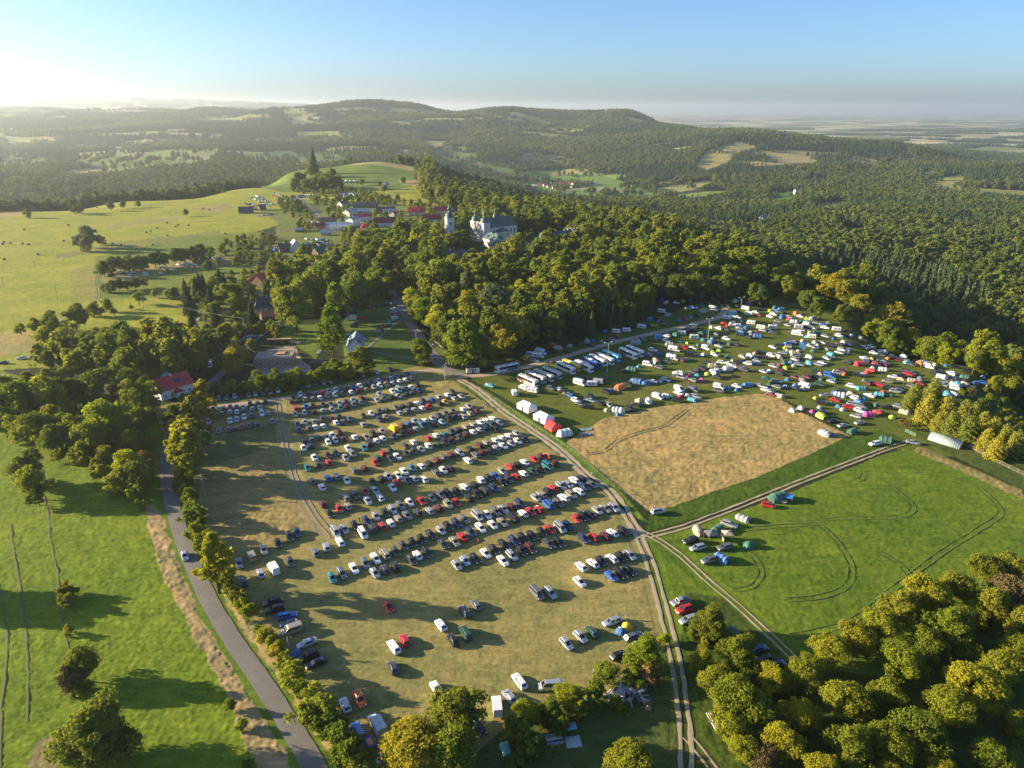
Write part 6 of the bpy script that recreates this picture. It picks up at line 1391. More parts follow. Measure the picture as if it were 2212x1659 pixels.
def camp():
    items = []
    for ox, oy, zone, txt in CAMP:
        for w in txt.split():
            a = w.split(','); p = at(ox + float(a[0]) / 2.304, oy + float(a[1]) / 2.304, .8)
            items.append([p, a[2][0], a[2][1], zone])
    rr = random.Random(5)
    for it in [i for i in items if i[3] in ('edge', 'east', 'south', 'middle')][::3]:
        q = it[0] + Vector((rr.uniform(-5, 5), rr.uniform(-4, 4), 0))
        if all((q - o[0]).length > 2.7 for o in items): items.append([q, rr.choice('DDU'), rr.choice('gbwtyegwk'), it[3]])
    for it in items:
        best = None
        for ot in items:
            if ot is it: continue
            d = (ot[0] - it[0]).length
            if ot[1] in 'hCMV' and d < 14 and (best is None or d < best[0]): best = (d, ot)
        it.append(best[1] if best else None)
    what = {'D': 'dome tent', 'U': 'tunnel tent', 'G': 'gazebo', 'C': 'caravan', 'M': 'motorhome', 'V': 'van', 'h': 'car'}
    def colour(it):
        if it[1] in 'DUG': return TC[it[2]][0]
        if it[1] in 'CMV': return {'w': 'white', 'g': 'grey', 'b': 'blue', 'r': 'red', 'k': 'black', 'Y': 'yellow'}[it[2]]
        return PAINT[it[2]][0]
    by = {}
    for it in items:
        base = f'{colour(it)} {what[it[1]]} {ZONE[it[3]]}'
        nb = it[4]
        if it[1] in 'DUG' and nb is not None: base = f'{colour(it)} {what[it[1]]} by a {colour(nb)} {what[nb[1]]} {ZONE[it[3]]}'
        by.setdefault(base, []).append(it)
    for base, its in by.items():
        its.sort(key=lambda i: project(i[0].x, i[0].y, 0)[0])
        for i, it in enumerate(its):
            lab = base if len(its) == 1 else base + f', {ordinal(i)} from left'
            if len(lab.split()) > 16: lab = lab.replace(' by a ', ' by ')
            if len(lab.split()) > 16: lab = lab.replace(' in the near car park', ' in the car park')
            p, k, c, zone = it[0], it[1], it[2], it[3]
            g = f'{what[k]}s {ZONE[zone]}'
            along = rnd.choice([-52, -48, -55, -30, 128, 150, -40]) + rnd.gauss(0, 7)
            if zone in ('edge', 'east', 'south', 'middle', 'front') and i % 2 == 0 and rr.random() < .55:
                q = p + Vector((rr.uniform(-4, 4), rr.uniform(-5, 5), 0))
                if all((q - o[0]).length > 3.2 for o in items): FAR_CARS.append((q.x, q.y, rr.choice([-52, 128, -35]), rr.choice('hseu'), rr.choice('wsgkknmdw')))
            if k in 'DUG':
                big = 1.2 if (zone == 'field' and c == 'e') else 1.0
                tent(k, p, rnd.uniform(0, 360), c, lab, g, rnd.uniform(.85, 1.2) * big)
            elif k == 'h':
                FAR_CARS.append((p.x, p.y, along, rnd.choice('hhseuu'), c))
            elif k == 'V': van(p, along, c, lab, g, L=5.2, h=2.3, name='camper_van', windows=rnd.random() < .6)
            else: caravan(p, along + (20 if k == 'C' else 0), lab, g, c, k == 'M', rnd.choice([None, COACH_PAINT['b'][1], M_DARK]))
camp()

# big frame tents by the track
def hall_tent(px, py, ang, L, W, hw, hr, cm, label, name='marquee', cross=False):
    p = at(px, py, hw / 2); e = put(name, p, ang, label, 'tent')
    MB().box(-L / 2, L / 2, -W / 2, W / 2, 0, hw).obj('side_wall', cm, e)
    m = MB(); l, w = L / 2 + .12, W / 2 + .12
    m.v = [(-l, -w, hw - .05), (l, -w, hw - .05), (l, w, hw - .05), (-l, w, hw - .05), (-l * .62, 0, hr), (l * .62, 0, hr)]
    m.f = [[0, 1, 5, 4], [1, 2, 5], [2, 3, 4, 5], [3, 0, 4], [3, 2, 1, 0]]
    m.obj('roof', cm, e)
    MB().box(-.7, .7, -W / 2 - .03, -W / 2 - .005, .05, 2.0).obj('door', M_MESHW, e)
    for x in (-L * .33, L * .33):
        MB().box(x - .45, x + .45, -W / 2 - .03, -W / 2 - .005, 1.0, 1.7).obj('window', M_MESHW, e)
    if cross:
        MB().box(-L / 2 - .03, -L / 2 - .01, -.5, .5, 1.2, 1.5).box(-L / 2 - .035, -L / 2 - .012, -.15, .15, .85, 1.85).obj('cross_sign', PM['r'], e)
M_WTENT = mat('white_canvas', (0.80, 0.80, 0.78), .7, var=.04)
hall_tent(1920 + 130 / 2.304, 960 + 1305 / 2.304, -52, 7.6, 5.0, 2.2, 3.6, M_WTENT, 'white marquee with a dark doorway, the one nearer the coaches')
hall_tent(1920 + 275 / 2.304, 960 + 1400 / 2.304, -52, 7.6, 5.0, 2.2, 3.6, M_WTENT, 'white marquee with a red cross touching the red tent', cross=True)
hall_tent(1920 + 355 / 2.304, 960 + 1475 / 2.304, -58, 5.2, 5.0, 1.8, 3.0, mat('red_canvas', (0.70, 0.05, 0.035), .6), 'bright red frame tent between white tents', 'frame_tent')
tent('U', PXZ(1920, 960, 445, 1530), 25, 'w', 'white tunnel tent at the end of the marquee line', None, 1.35)
for x, y, a in ((640, 1498, 10), (632, 1540, 0)):
    p = PXZ(1920, 960, x, y, z=.1); e = put('ground_sheet', p, a, 'grey ground sheet, the ' + ('upper' if y < 1510 else 'lower') + ' of two lying by the dry grass', 'sheet')
    mb = MB(); n = 8
    for i in range(n + 1):
        for j in range(4): mb.v.append((-2.4 + 4.8 * i / n, -1.3 + 2.6 * j / 3, .14 + .10 * rnd.random()))
    for i in range(n):
        for j in range(3): k = i * 4 + j; mb.f.append([k, k + 4, k + 5, k + 1])
    mb.obj('sheet', mat('grey_sheet', (0.20, 0.24, 0.28), .6), e)
p = PXZ(2880, 1560, 150, 697, z=1.2); e = put('tarp_awning', p, -30, 'blue tarpaulin awning strung between a car and a tan tent', 'awning')
MB().poly([(-2.4, -1.5, 1.5), (2.4, -1.5, 1.7), (2.4, 1.5, 1.9), (-2.4, 1.5, 1.7)]).obj('tarpaulin', mat('blue_tarp', (0.05, 0.22, 0.60), .5), e)
for x, y in ((-2.3, -1.4), (2.3, -1.4), (2.3, 1.4), (-2.3, 1.4)): MB().bar((x, y, 0), (x, y, 1.75), .035, 5).obj('pole', M_POLE, e)

def far_cars():
    """the cars too far back to be built one by one"""
    V, Fc, Mi, off = [], [], [], 0
    keys = list(PAINT); mats = [PM[k] for k in keys] + [M_GLASS, M_TYRE]
    ng, ny = len(keys), len(keys) + 1
    for x, y, ang, k, c in FAR_CARS:
        s = CM[k]['raw']; t = R(ang); ct, st = math.cos(t), math.sin(t); z = float(hgt(x, y))
        sets = [(s['body'], keys.index(c), (0, 0, 0)), (s['ws'], ng, (0, 0, 0)), (s['rw'], ng, (0, 0, 0)), (s['s1'], ng, (0, 0, 0)), (s['s2'], ng, (0, 0, 0))] + [(s['wheel'], ny, (wx, wy, .325)) for wx, wy in wheels_at(s)]
        for m, mi, o in [(m_, i_, tuple(1.07 * q_ for q_ in o_)) for m_, i_, o_ in sets]:
            for px, py, pz in ((u * 1.07, w * 1.07, q * 1.07) for u, w, q in m.v):
                a, b = px + o[0], py + o[1]; V.append((x + a * ct - b * st, y + a * st + b * ct, z + pz + o[2]))
            for f in m.f: Fc.append([off + i for i in f]); Mi.append(mi)
            off += len(m.v)
    if V: link('distant_cars', mesh_np('distant_cars', V, Fc, mats, fmat=Mi), kind='stuff')
# ---------------------------------------------------------------- buildings
WALL = {'w': ('white', mat('white_render', (0.70, 0.69, 0.65), .85, var=.06, scale=.4)), 'c': ('cream', mat('cream_render', (0.62, 0.55, 0.43), .85, var=.06, scale=.4)), 'b': ('brown', mat('brown_boards', (0.16, 0.10, 0.06), .85, var=.2, scale=2)),
        'k': ('brick', mat('brick_wall', (0.36, 0.19, 0.13), .9, var=.25, scale=3)), 'g': ('grey', mat('grey_render', (0.36, 0.36, 0.35), .9))}
def roof_mat(n, c):
    """roof sheets with fine standing seams in the mesh's own space"""
    m = bpy.data.materials.new(n); t = nt(m); p = t.nodes['Principled BSDF']; p.inputs['Roughness'].default_value = .55
    tc = N(t, 'ShaderNodeTexCoord'); w = N(t, 'ShaderNodeTexWave', Scale=1.6, Distortion=.6); w.wave_type = 'BANDS'; no = N(t, 'ShaderNodeTexNoise', Scale=.7, Detail=4.0)
    t.links.new(tc.outputs['Object'], w.inputs['Vector']); t.links.new(tc.outputs['Object'], no.inputs['Vector'])
    a = N(t, 'ShaderNodeMath', operation='MULTIPLY_ADD'); a.inputs[1].default_value = .25; t.links.new(w.outputs['Fac'], a.inputs[0]); t.links.new(no.outputs[0], a.inputs[2])
    cr = N(t, 'ShaderNodeValToRGB'); c = np.array(c); cr.color_ramp.elements[0].color = (*(c * .72), 1); cr.color_ramp.elements[0].position = .35; cr.color_ramp.elements[1].color = (*(c * 1.22), 1); cr.color_ramp.elements[1].position = .85
    t.links.new(a.outputs[0], cr.inputs[0]); t.links.new(cr.outputs[0], p.inputs['Base Color']); return m
ROOF = {'r': ('red', roof_mat('red_roof', (0.50, 0.035, 0.035))), 'm': ('maroon', roof_mat('maroon_roof', (0.20, 0.022, 0.030))), 'g': ('grey', roof_mat('grey_roof', (0.34, 0.36, 0.38))), 'k': ('dark slate', roof_mat('slate_roof', (0.055, 0.06, 0.07))),
        'b': ('blue-grey', roof_mat('blue_grey_roof', (0.19, 0.26, 0.34))), 'e': ('dark green', roof_mat('green_roof', (0.035, 0.11, 0.085))), 'v': ('verdigris', roof_mat('copper_roof', (0.055, 0.115, 0.100))), 'o': ('orange', roof_mat('orange_roof', (0.52, 0.15, 0.07))), 'n': ('brown', roof_mat('brown_roof', (0.11, 0.07, 0.05)))}
M_CHIM = mat('chimney_render', (0.62, 0.58, 0.53), .9)
M_FRAME = mat('window_frame', (0.70, 0.70, 0.68), .6)

def windows_on(e, x0, x1, y, z, n, s, w=.9, h=1.3, axis='x', frame=True):
    """a row of windows on a wall face; s is the outward sign"""
    for i in range(n):
        c = x0 + (x1 - x0) * (i + .5) / n
        d = .03 * s
        def b(a0, a1, b0, b1, z0, z1): return MB().box(a0, a1, b0, b1, z0, z1) if axis == 'x' else MB().box(b0, b1, a0, a1, z0, z1)
        lo, hi = sorted((y - .06 * s, y + d))
        f = b(c - w / 2, c + w / 2, lo, hi, z, z + h).obj('window', M_FRAME, e)
        lo, hi = sorted((y + d * .5, y + d * 1.6))
        b(c - w / 2 + .12, c + w / 2 - .12, lo, hi, z + .12, z + h - .12).obj('pane', M_GLASS, f)

def gable_roof(L, W, h, rh, ov=.5, hip=0.0):
    m = MB(); l, w = L / 2 + ov, W / 2 + ov; d = rh / (W / 2) * ov; t = .22
    a, r = l - hip * W / 2, h + rh
    m.v = [(-l, -w, h - d), (l, -w, h - d), (l, w, h - d), (-l, w, h - d), (-a, 0, r), (a, 0, r), (-l, -w, h - d + t), (l, -w, h - d + t), (l, w, h - d + t), (-l, w, h - d + t), (-a, 0, r + t), (a, 0, r + t)]
    m.f = [[6, 7, 11, 10], [8, 9, 10, 11], [7, 8, 11], [9, 6, 10], [0, 4, 5, 1], [2, 5, 4, 3], [0, 1, 7, 6], [1, 2, 8, 7], [2, 3, 9, 8], [3, 0, 6, 9]]
    if not hip: m.f = [f for f in m.f if f not in ([7, 8, 11], [9, 6, 10], [1, 2, 8, 7], [3, 0, 6, 9])] + [[1, 5, 11, 7], [5, 2, 8, 11], [3, 4, 10, 9], [4, 0, 6, 10]]
    return m
def house(px, py, L, W, h, rh, ang, wc, rc, label, hip=0.0, chim=1, name='house', n=None, cat='house', detail=True, group=None, dormers=0, far=False):
    p = hit(px, py) if far else at(px, py, 0)
    e = put(name, p, ang, label, cat, group)
    KEEP_OUT.append((p.x, p.y, max(L, W) * .5))
    m = MB().box(-L / 2, L / 2, -W / 2, W / 2, -.8 if not far else -5, h)
    if not hip:
        for x in (-L / 2, L / 2 - .25): m.prism([(-W / 2 + .01, h), (W / 2 - .01, h), (0, h + rh - .02)], 0, .25); q = m.v[-6:]; m.v[-6:] = [(x + b, a, c) for a, b, c in q]
    m.obj('wall', WALL[wc][1], e)
    r = gable_roof(L, W, h, rh, .5, hip).obj('roof', ROOF[rc][1], e)
    for i in range(chim):
        x = (i + 1) / (chim + 1) * L - L / 2
        MB().box(x - .35, x + .35, -.75, -.1, h + rh * .6, h + rh + .9).obj('chimney', M_CHIM, r)
    for i in range(dormers):
        for s in (-1, 1):
            x = (i + .5) / dormers * (L - 2) - L / 2 + 1
            y0, y1 = sorted((s * W * .18, s * W * .40))
            d = MB().box(x - .8, x + .8, y0, y1, h + rh * .25, h + rh * .62).obj('dormer', ROOF[rc][1], r)
            MB().box(x - .5, x + .5, *sorted((s * W * .40, s * (W * .40 + .03))), h + rh * .3, h + rh * .55).obj('dormer_window', M_GLASS, r)
    if detail:
        k = n or max(2, int(L / 2.8)); fl = max(1, int(h / 2.7))
        for f in range(fl):
            windows_on(e, -L / 2 + .6, L / 2 - .6, -W / 2, .95 + f * 2.75, k, -1)
            windows_on(e, -W / 2 + .8, W / 2 - .8, -L / 2, .95 + f * 2.75, 2, -1, axis='y')
            windows_on(e, -W / 2 + .8, W / 2 - .8, L / 2, .95 + f * 2.75, 2, 1, axis='y')
        MB().box(-.5, .5, -W / 2 - .05, -W / 2 - .01, 0, 2.05).obj('door', M_BARK, e)
    return e
def Q(ox, oy, k): return lambda x, y: (ox + x / k, oy + y / k)
r2, r3, r4, r1 = Q(1200, 680, 2.268), Q(900, 640, 2.54), Q(900, 960, 2.07), Q(1560, 720, 1.924)
p1, p2 = Q(0, 960, 2.304), Q(960, 960, 2.304)
VH = 'village houses'
for q, L, W, h, rh, a, wc, rc, lab, kw in [
    (r2(255, 300), 14, 11, 4.5, 3.2, 62, 'c', 'g', 'village house with pale metal gable roof facing the village street', {}),
    (r2(345, 285), 24, 9, 3.2, 2.4, 8, 'g', 'b', 'long blue-grey roofed building behind the pale metal gable', {'chim': 3}),
    (r2(285, 385), 14, 9, 7.5, 2.2, 68, 'w', 'g', 'tall white building with a low grey roof in the village', {}),
    (r2(365, 335), 20, 9, 3.2, 3.2, 6, 'c', 'm', 'maroon roofed house right behind the tall white building', {}),
    (r2(390, 235), 30, 10, 3.0, 3.6, 4, 'b', 'k', 'long dark slate barn with brown walls at the top of the village', {'chim': 1}),
    (r2(190, 220), 10, 8, 3.2, 3.2, 60, 'w', 'k', 'small slate roofed house left of the long dark barn', {}),
    (r2(560, 275), 22, 9, 3.0, 3.4, 10, 'b', 'k', 'dark roofed brown house in the middle of the village', {}),
    (r2(595, 292), 15, 8, 3.2, 2.8, 12, 'w', 'g', 'light grey roofed white house before the dark brown house', {}),
    (r2(625, 308), 8, 7, 3.0, 3.2, 70, 'c', 'r', 'little red roofed house by the light grey roof', {}),
    (r2(388, 352), 9, 7, 2.8, 2.2, 10, 'w', 'b', 'small blue-grey roofed shed below the maroon roof', {'chim': 0}),
    (r2(825, 296), 19, 13, 3.4, 4.8, 8, 'c', 'r', 'large bright red roofed house with dormers near the bell tower', {'dormers': 2}),
    (r2(952, 352), 22, 10, 3.2, 4.6, 4, 'c', 'm', 'maroon roofed house with a row of dormers beside the bell tower', {'dormers': 3, 'hip': .4}),
    (r2(1030, 275), 15, 9, 3.2, 4.0, 4, 'c', 'm', 'maroon roofed house furthest behind the bell tower', {}),
    (r2(1180, 288), 13, 10, 3.4, 3.8, 60, 'c', 'r', 'red roofed house right of the bell tower', {}),
    (r2(1130, 296), 10, 9, 3.2, 3.8, 8, 'c', 'k', 'slate roofed house touching the red roof right of the bell tower', {}),
    (r2(1160, 322), 13, 8, 3.0, 3.6, 6, 'c', 'm', 'low maroon roof between bell tower and church', {}),
    (r2(560, 385), 22, 11, 4.0, 5.0, 8, 'w', 'm', 'maroon roofed house with a white front gable on the market street', {}),
    (r2(400, 420), 12, 10, 3.2, 3.6, 10, 'w', 'r', 'bright red hipped roof of a white house by the market street', {'hip': .8}),
    (r2(440, 442), 10, 8, 3.0, 1.2, 10, 'w', 'b', 'flat blue-grey roofed annexe beside the red hipped roof', {'chim': 0}),
    (r2(140, 398), 26, 10, 3.6, 2.2, 8, 'w', 'b', 'wide blue-grey metal roofed hall in the lower village', {'chim': 0}),
    (r2(185, 418), 24, 9, 3.6, 2.2, 8, 'w', 'g', 'pale grey metal roofed hall before the blue-grey hall', {'chim': 0}),
    (r2(262, 450), 15, 8, 3.4, 3.4, 8, 'c', 'm', 'maroon roofed house at the end of the grey hall', {}),
    (r2(55, 458), 10, 7, 3.0, 2.6, 8, 'g', 'g', 'small grey house at the left end of the metal halls', {}),
    (r3(530, 760), 12, 11, 4.0, 5.4, 115, 'w', 'g', 'white house with grey roof and dark upper gable in the orchards', {}),
    (r3(430, 770), 10, 9, 3.0, 4.4, 25, 'b', 'n', 'brown cottage beside the white house in the orchards', {}),
    (r3(205, 382), 9, 7, 3.0, 3.6, 55, 'b', 'n', 'wooden cottage by the far field car park', {}),
    (r3(62, 412), 16, 9, 3.0, 4.4, 10, 'b', 'k', 'dark barn left of the wooden cottage', {'chim': 0}),
    (r3(560, 585), 8, 6, 2.4, 1.4, 20, 'b', 'g', 'shed with a tilted pale metal roof in the orchards', {'chim': 0}),
    (r3(765, 555), 10, 8, 3.0, 3.0, 20, 'k', 'n', 'brown house at the village car park', {}),
    (r3(840, 505), 18, 7, 3.0, 2.6, 8, 'b', 'n', 'long brown roofed stable above the village car park', {'chim': 0}),
    (r3(510, 296), 5, 5, 4.0, 3.0, 0, 'w', 'k', 'small white wayside chapel among the far parked cars', {'chim': 0}),
    (r3(930, 780), 22, 10, 3.2, 4.0, 6, 'b', 'e', 'long dark green roofed house below the village', {}),
    (r3(755, 795), 12, 9, 3.0, 4.2, 60, 'b', 'e', 'dark green gable house left of the long green roof', {}),
    (r3(745, 875), 11, 9, 3.2, 3.6, 60, 'k', 'n', 'brick house with brown roof under the garden trees', {}),
    (r3(965, 805), 24, 8, 3.4, 2.4, 14, 'w', 'b', 'long blue-grey roof in front of the dark green roof', {'chim': 1}),
    (r4(180, 225), 15, 12, 4.2, 5.2, 70, 'b', 'r', 'red roofed wooden house among the gardens', {'dormers': 1}),
    (r4(110, 225), 9, 7, 3.0, 2.2, 70, 'b', 'r', 'low red roofed annexe of the wooden house', {'chim': 0}),
    (r4(300, 165), 13, 8, 3.4, 2.0, 10, 'w', 'k', 'white house with dark low roof behind the red roofed wooden house', {}),
    (r4(505, 145), 19, 14, 3.6, 4.8, 18, 'k', 'g', 'house with a stepped bright metal roof above the avenue trees', {'dormers': 2}),
    (r4(215, 410), 17, 12, 3.0, 5.2, 32, 'c', 'k', 'large dark slate roofed house beside the lane', {'dormers': 2, 'hip': .5}),
    (r4(220, 490), 8, 6, 2.8, 2.4, 40, 'b', 'o', 'small orange roofed shed beside the slate house', {'chim': 0}),
    (r1(250, 505), 38, 11, 5.5, 4.6, 4, 'c', 'k', 'long slate roofed cream building in front of the church', {'dormers': 2, 'n': 12}),
    (r1(505, 520), 15, 11, 5.0, 4.4, 12, 'c', 'o', 'orange-red roofed house below the monastery', {'chim': 3, 'hip': .5}),
    (r1(650, 480), 15, 9, 4.0, 3.4, 55, 'w', 'g', 'white building with bright grey roof below the monastery', {'chim': 0}),
    (r1(330, 560), 10, 8, 3.4, 3.4, 20, 'c', 'o', 'small orange roofed house hidden under park trees', {}),
]:
    house(q[0], q[1], L, W, h, rh, a, wc, rc, lab, group=VH, **kw)

# white house beside the avenue, with roof panels
e = house(*p2(868, 825), 14, 8.2, 5.2, 3.8, 98, 'w', 'b', 'white house with blue-grey roof and solar panels beside the lawn', chim=2, dormers=2)
for s in (-1, 1):
    a = math.atan2(3.8, 4.1)
    o = MB().box(-2.6, 2.6, -1.1, 1.1, 0, .06).obj('solar_panel', mat('solar_glass', (0.02, 0.03, 0.06), .15), e)
    o.rotation_euler = (s * -a, 0, 0); o.location = (-3.4, s * 2.3, 5.2 + 3.8 * (1 - 2.3 / 4.1) + .38)
# red roofed white house by the road
e = house(*p1(1495, 1190), 15, 9.5, 4.6, 4.2, 52, 'w', 'r', 'white house with a red roof beside the asphalt road', chim=1)
o = MB().box(-1.5, 1.5, -1.0, 1.0, 0, .06).obj('solar_panel', mat('solar_glass', (0.02, 0.03, 0.06), .15), e); o.rotation_euler = (math.atan2(4.2, 4.75), 0, 0); o.location = (1.5, -2.6, 4.6 + 4.2 * (1 - 2.6 / 4.75) + .40)
MB().box(-1.8, 1.8, -7.4, -4.7, 0, 2.7).obj('porch', WALL['w'][1], e); MB().prism([(-2.1, 2.7), (2.1, 2.7), (0, 4.2)], -7.7, -4.6).obj('porch_roof', ROOF['r'][1], e)
house(*p1(1415, 1120), 15, 6, 3.2, 2.6, 52, 'w', 'g', 'grey metal roofed annexe behind the red roofed white house', chim=0)
house(*p1(1525, 372), 6.5, 5, 2.2, 1.2, 6, 'b', 'b', 'small shed with a blue-grey roof on the green slope', chim=0, name='shed', cat='shed')
house(*p1(905, 800), 10, 7, 2.8, 2.6, 20, 'b', 'n', 'brown roofed cottage hidden behind garden trees', chim=1)
house(*p1(900, 1240), 12, 8, 2.6, 2.6, 10, 'g', 'g', 'grey shed roof hidden in the wood by the road', chim=0, name='shed', cat='shed')
house(*p2(1873, 1000), 6.2, 3.6, 3.0, 1.1, 10, 'w', 'k', 'white gate hut with dark roof at the gravel road junction', chim=0, name='hut', cat='hut')

# ---------------------------------------------------------------- church, bell tower, monastery
M_STONE = mat('pale_church_render', (0.72, 0.68, 0.60), .85, var=.05, scale=.3)
M_STONE2 = mat('grey_pilaster', (0.55, 0.52, 0.47), .85)
M_COPPER = ROOF['v'][1]
def onion(e, x, y, z, r, h, name='spire'):
    """baroque helm: bell, lantern, small onion, needle"""
    m = MB().lathe([(r * 1.12, z), (r * 1.10, z + h * .05), (r * .98, z + h * .10), (r * 1.04, z + h * .16), (r * .95, z + h * .24), (r * .60, z + h * .32), (r * .32, z + h * .37), (r * .30, z + h * .52), (r * .50, z + h * .54), (r * .46, z + h * .60), (r * .20, z + h * .68), (r * .10, z + h * .76), (.09, z + h * .92), (.02, z + h)], x, y, 10)
    s = m.obj(name, M_COPPER, e, True)
    MB().bar((x, y, z + h * .97), (x, y, z + h * 1.08), .07, 4).bar((x - .5, y, z + h * 1.03), (x + .5, y, z + h * 1.03), .06, 4).obj('cross', mat('gilded_cross', (0.55, 0.42, 0.15), .3, .8), s)
p = at(*r1(490, 357), 0)
ch = put('church', p, 38, 'large white twin-towered church with green copper roofs and onion spires', 'church'); KEEP_OUT += [(p.x + 14 + i * 9, p.y + 16 + i * 7, 15) for i in range(4)]
for ty in (3.6, 18.4):
    tw = MB().box(0, 7.2, ty - 3.6, ty + 3.6, -1, 16.5).box(-.25, 7.45, ty - 3.85, ty + 3.85, 16.5, 17.1).box(-.2, 7.4, ty - 3.8, ty + 3.8, 9.6, 10.0).obj('tower', M_STONE, ch)
    for x, y, sx, sy in ((-.06, ty, 0, -1), (7.26, ty, 0, 1)): MB().box(x - .05, x + .05, y - .7, y + .7, 11.6, 14.4).obj('belfry_window', M_GLASS, tw)
    for y in (ty - 3.62, ty + 3.62): MB().box(2.9, 4.3, y - .05, y + .05, 11.6, 14.4).obj('belfry_window', M_GLASS, tw)
    for y in (ty - 3.62,): MB().box(3.0, 4.2, y - .05, y + .05, 3.5, 6.2).obj('tower_window', M_GLASS, tw)
    MB().box(-.10, .02, ty - .6, ty + .6, 3.6, 6.2).obj('tower_window', M_GLASS, tw)
    onion(ch, 3.6, ty, 17.1, 3.7, 14.5)
fc = MB().box(.5, 2.5, 7.2, 14.8, -1, 13.0).obj('front_wall', M_STONE, ch)
g = MB(); g.prism([(7.2, 13.0), (14.8, 13.0), (14.2, 14.2), (12.9, 15.2), (12.2, 17.0), (11, 17.8), (9.8, 17.0), (9.1, 15.2), (7.8, 14.2)], .6, 1.6); g.v = [(b, a, c) for a, b, c in g.v]; g.f = [f[::-1] for f in g.f]; g.obj('front_gable', M_STONE, ch)
for y in (9.4, 12.6): MB().box(.42, .52, y - .6, y + .6, 7.2, 10.2).obj('front_window', M_GLASS, fc)
MB().box(.40, .52, 9.9, 12.1, 0, 3.6).obj('portal', M_BARK, fc)
MB().box(-5.5, -.3, 1.0, 21, .0, 3.2).obj('porch', M_STONE, ch); MB().box(-6.0, -.25, .5, 21.5, 3.2, 3.6).obj('porch_roof', mat('ochre_canopy', (0.55, 0.42, 0.22), .7), ch)
nv = MB().box(7.2, 42, 2.0, 20, -1, 12.2).obj('nave_wall', M_STONE, ch)
rf = gable_roof(34.8, 18, 12.2, 7.6, .6, .6).obj('nave_roof', M_COPPER, ch); rf.location = (24.6, 11, 0)
MB().box(16, 27, -4.5, 2.0, -1, 8.2).obj('side_chapel', M_STONE, ch)
sr = gable_roof(7.5, 11, 8.2, 3.0, .4, .9).obj('chapel_roof', M_COPPER, ch); sr.rotation_euler = (0, 0, R(90)); sr.location = (21.5, -1.2, 0)
for x in (10.5, 14, 30, 34.5, 39): MB().box(x - .7, x + .7, 1.94, 2.04, 5.0, 9.0).obj('nave_window', M_GLASS, nv)
for x in (18.5, 24.5): MB().box(x - .6, x + .6, -4.58, -4.48, 3.0, 6.2).obj('chapel_window', M_GLASS, nv)
for x in (9, 12.2, 28.5, 32.2, 37, 41.5): MB().box(x - .25, x + .25, 1.86, 2.0, 0, 12.0).obj('pilaster', M_STONE2, nv)
onion(ch, 22, 11, 19.0, 2.5, 13, 'ridge_turret')
p = at(*r1(247, 374), 0)
e = put('bell_tower', p, 22, 'slender white bell tower with a green helm left of the church', 'tower'); KEEP_OUT.append((p.x, p.y, 7))
tw = MB().box(-3, 3, -3, 3, -1, 21.5, .12, .12).box(-3.2, 3.2, -3.2, 3.2, 21.5, 22.1).box(-3.1, 3.1, -3.1, 3.1, 13.8, 14.2).box(-3.12, 3.12, -3.12, 3.12, 6.8, 7.2).obj('tower', M_STONE, e)
for z in (2.0, 9.0, 16.0):
    for s in (-1, 1):
        MB().box(-.55, .55, *sorted((s * 2.9, s * 3.03)), z, z + 2.6).obj('window', M_GLASS, tw); MB().box(*sorted((s * 2.9, s * 3.03)), -.55, .55, z, z + 2.6).obj('window', M_GLASS, tw)
onion(e, 0, 0, 22.1, 3.2, 12.5, 'helm'); e.scale = (1.2, 1.2, 1.1)
for q, L, W, h, a, rc, lab, kw in [(r1(680, 450), 34, 13, 8.2, -6, 'v', 'front monastery wing with verdigris roof and white chimneys before the church', {'chim': 4, 'dormers': 4, 'n': 10, 'hip': .8}),
        (r1(560, 400), 20, 10, 8.0, 128, 'v', 'short monastery wing linking the front wing to the church', {'chim': 2, 'dormers': 2, 'hip': .6}),
        (r1(1035, 385), 42, 13, 9.0, 22, 'e', 'long white monastery wing with dark green roof right of the church', {'chim': 4, 'dormers': 5, 'n': 13, 'hip': .6}),
        (r1(1125, 372), 16, 14, 9.4, 22, 'k', 'end pavilion of the long monastery wing under a slate roof', {'chim': 4, 'dormers': 2, 'n': 6, 'hip': .7}),
        (r1(955, 410), 12, 9, 5.4, 22, 'v', 'low monastery annexe with verdigris roof behind the big park tree', {'chim': 0, 'hip': .4})]:
    house(*q, L, W, h, 4.6, a, 'c', rc, lab, name='monastery_wing', cat='monastery', group='monastery wings', **kw)

# houses across the valley, chapels on the hills
f0, f1 = Q(1920, 300, 2.304), Q(2880, 300, 2.304)
VF = 'houses of the valley village'
for i, (q, rc, wc, L) in enumerate([((15, 900), 'k', 'w', 12), ((75, 915), 'o', 'w', 14), ((105, 935), 'o', 'c', 13), ((135, 915), 'o', 'c', 12), ((185, 925), 'g', 'w', 13), ((235, 915), 'o', 'c', 16), ((285, 920), 'o', 'c', 14), ((320, 930), 'r', 'w', 13), ((365, 940), 'k', 'c', 13), ((400, 875), 'k', 'w', 15), ((430, 905), 'r', 'w', 30), ((470, 905), 'r', 'c', 28), ((445, 940), 'o', 'c', 12), ((510, 910), 'r', 'w', 26), ((550, 910), 'r', 'c', 26), ((525, 930), 'k', 'w', 14), ((590, 905), 'r', 'w', 24), ((690, 910), 'g', 'w', 44), ((615, 925), 'k', 'c', 14)]):
    house(*f0(*q), L, min(L * .7, 14), 5, 4.5, rnd.uniform(-30, 30), wc, rc, f'{ROOF[rc][0]} roofed {WALL[wc][0]} house in the valley village, {ordinal(i)} from left', chim=0, detail=False, group=VF, far=True)
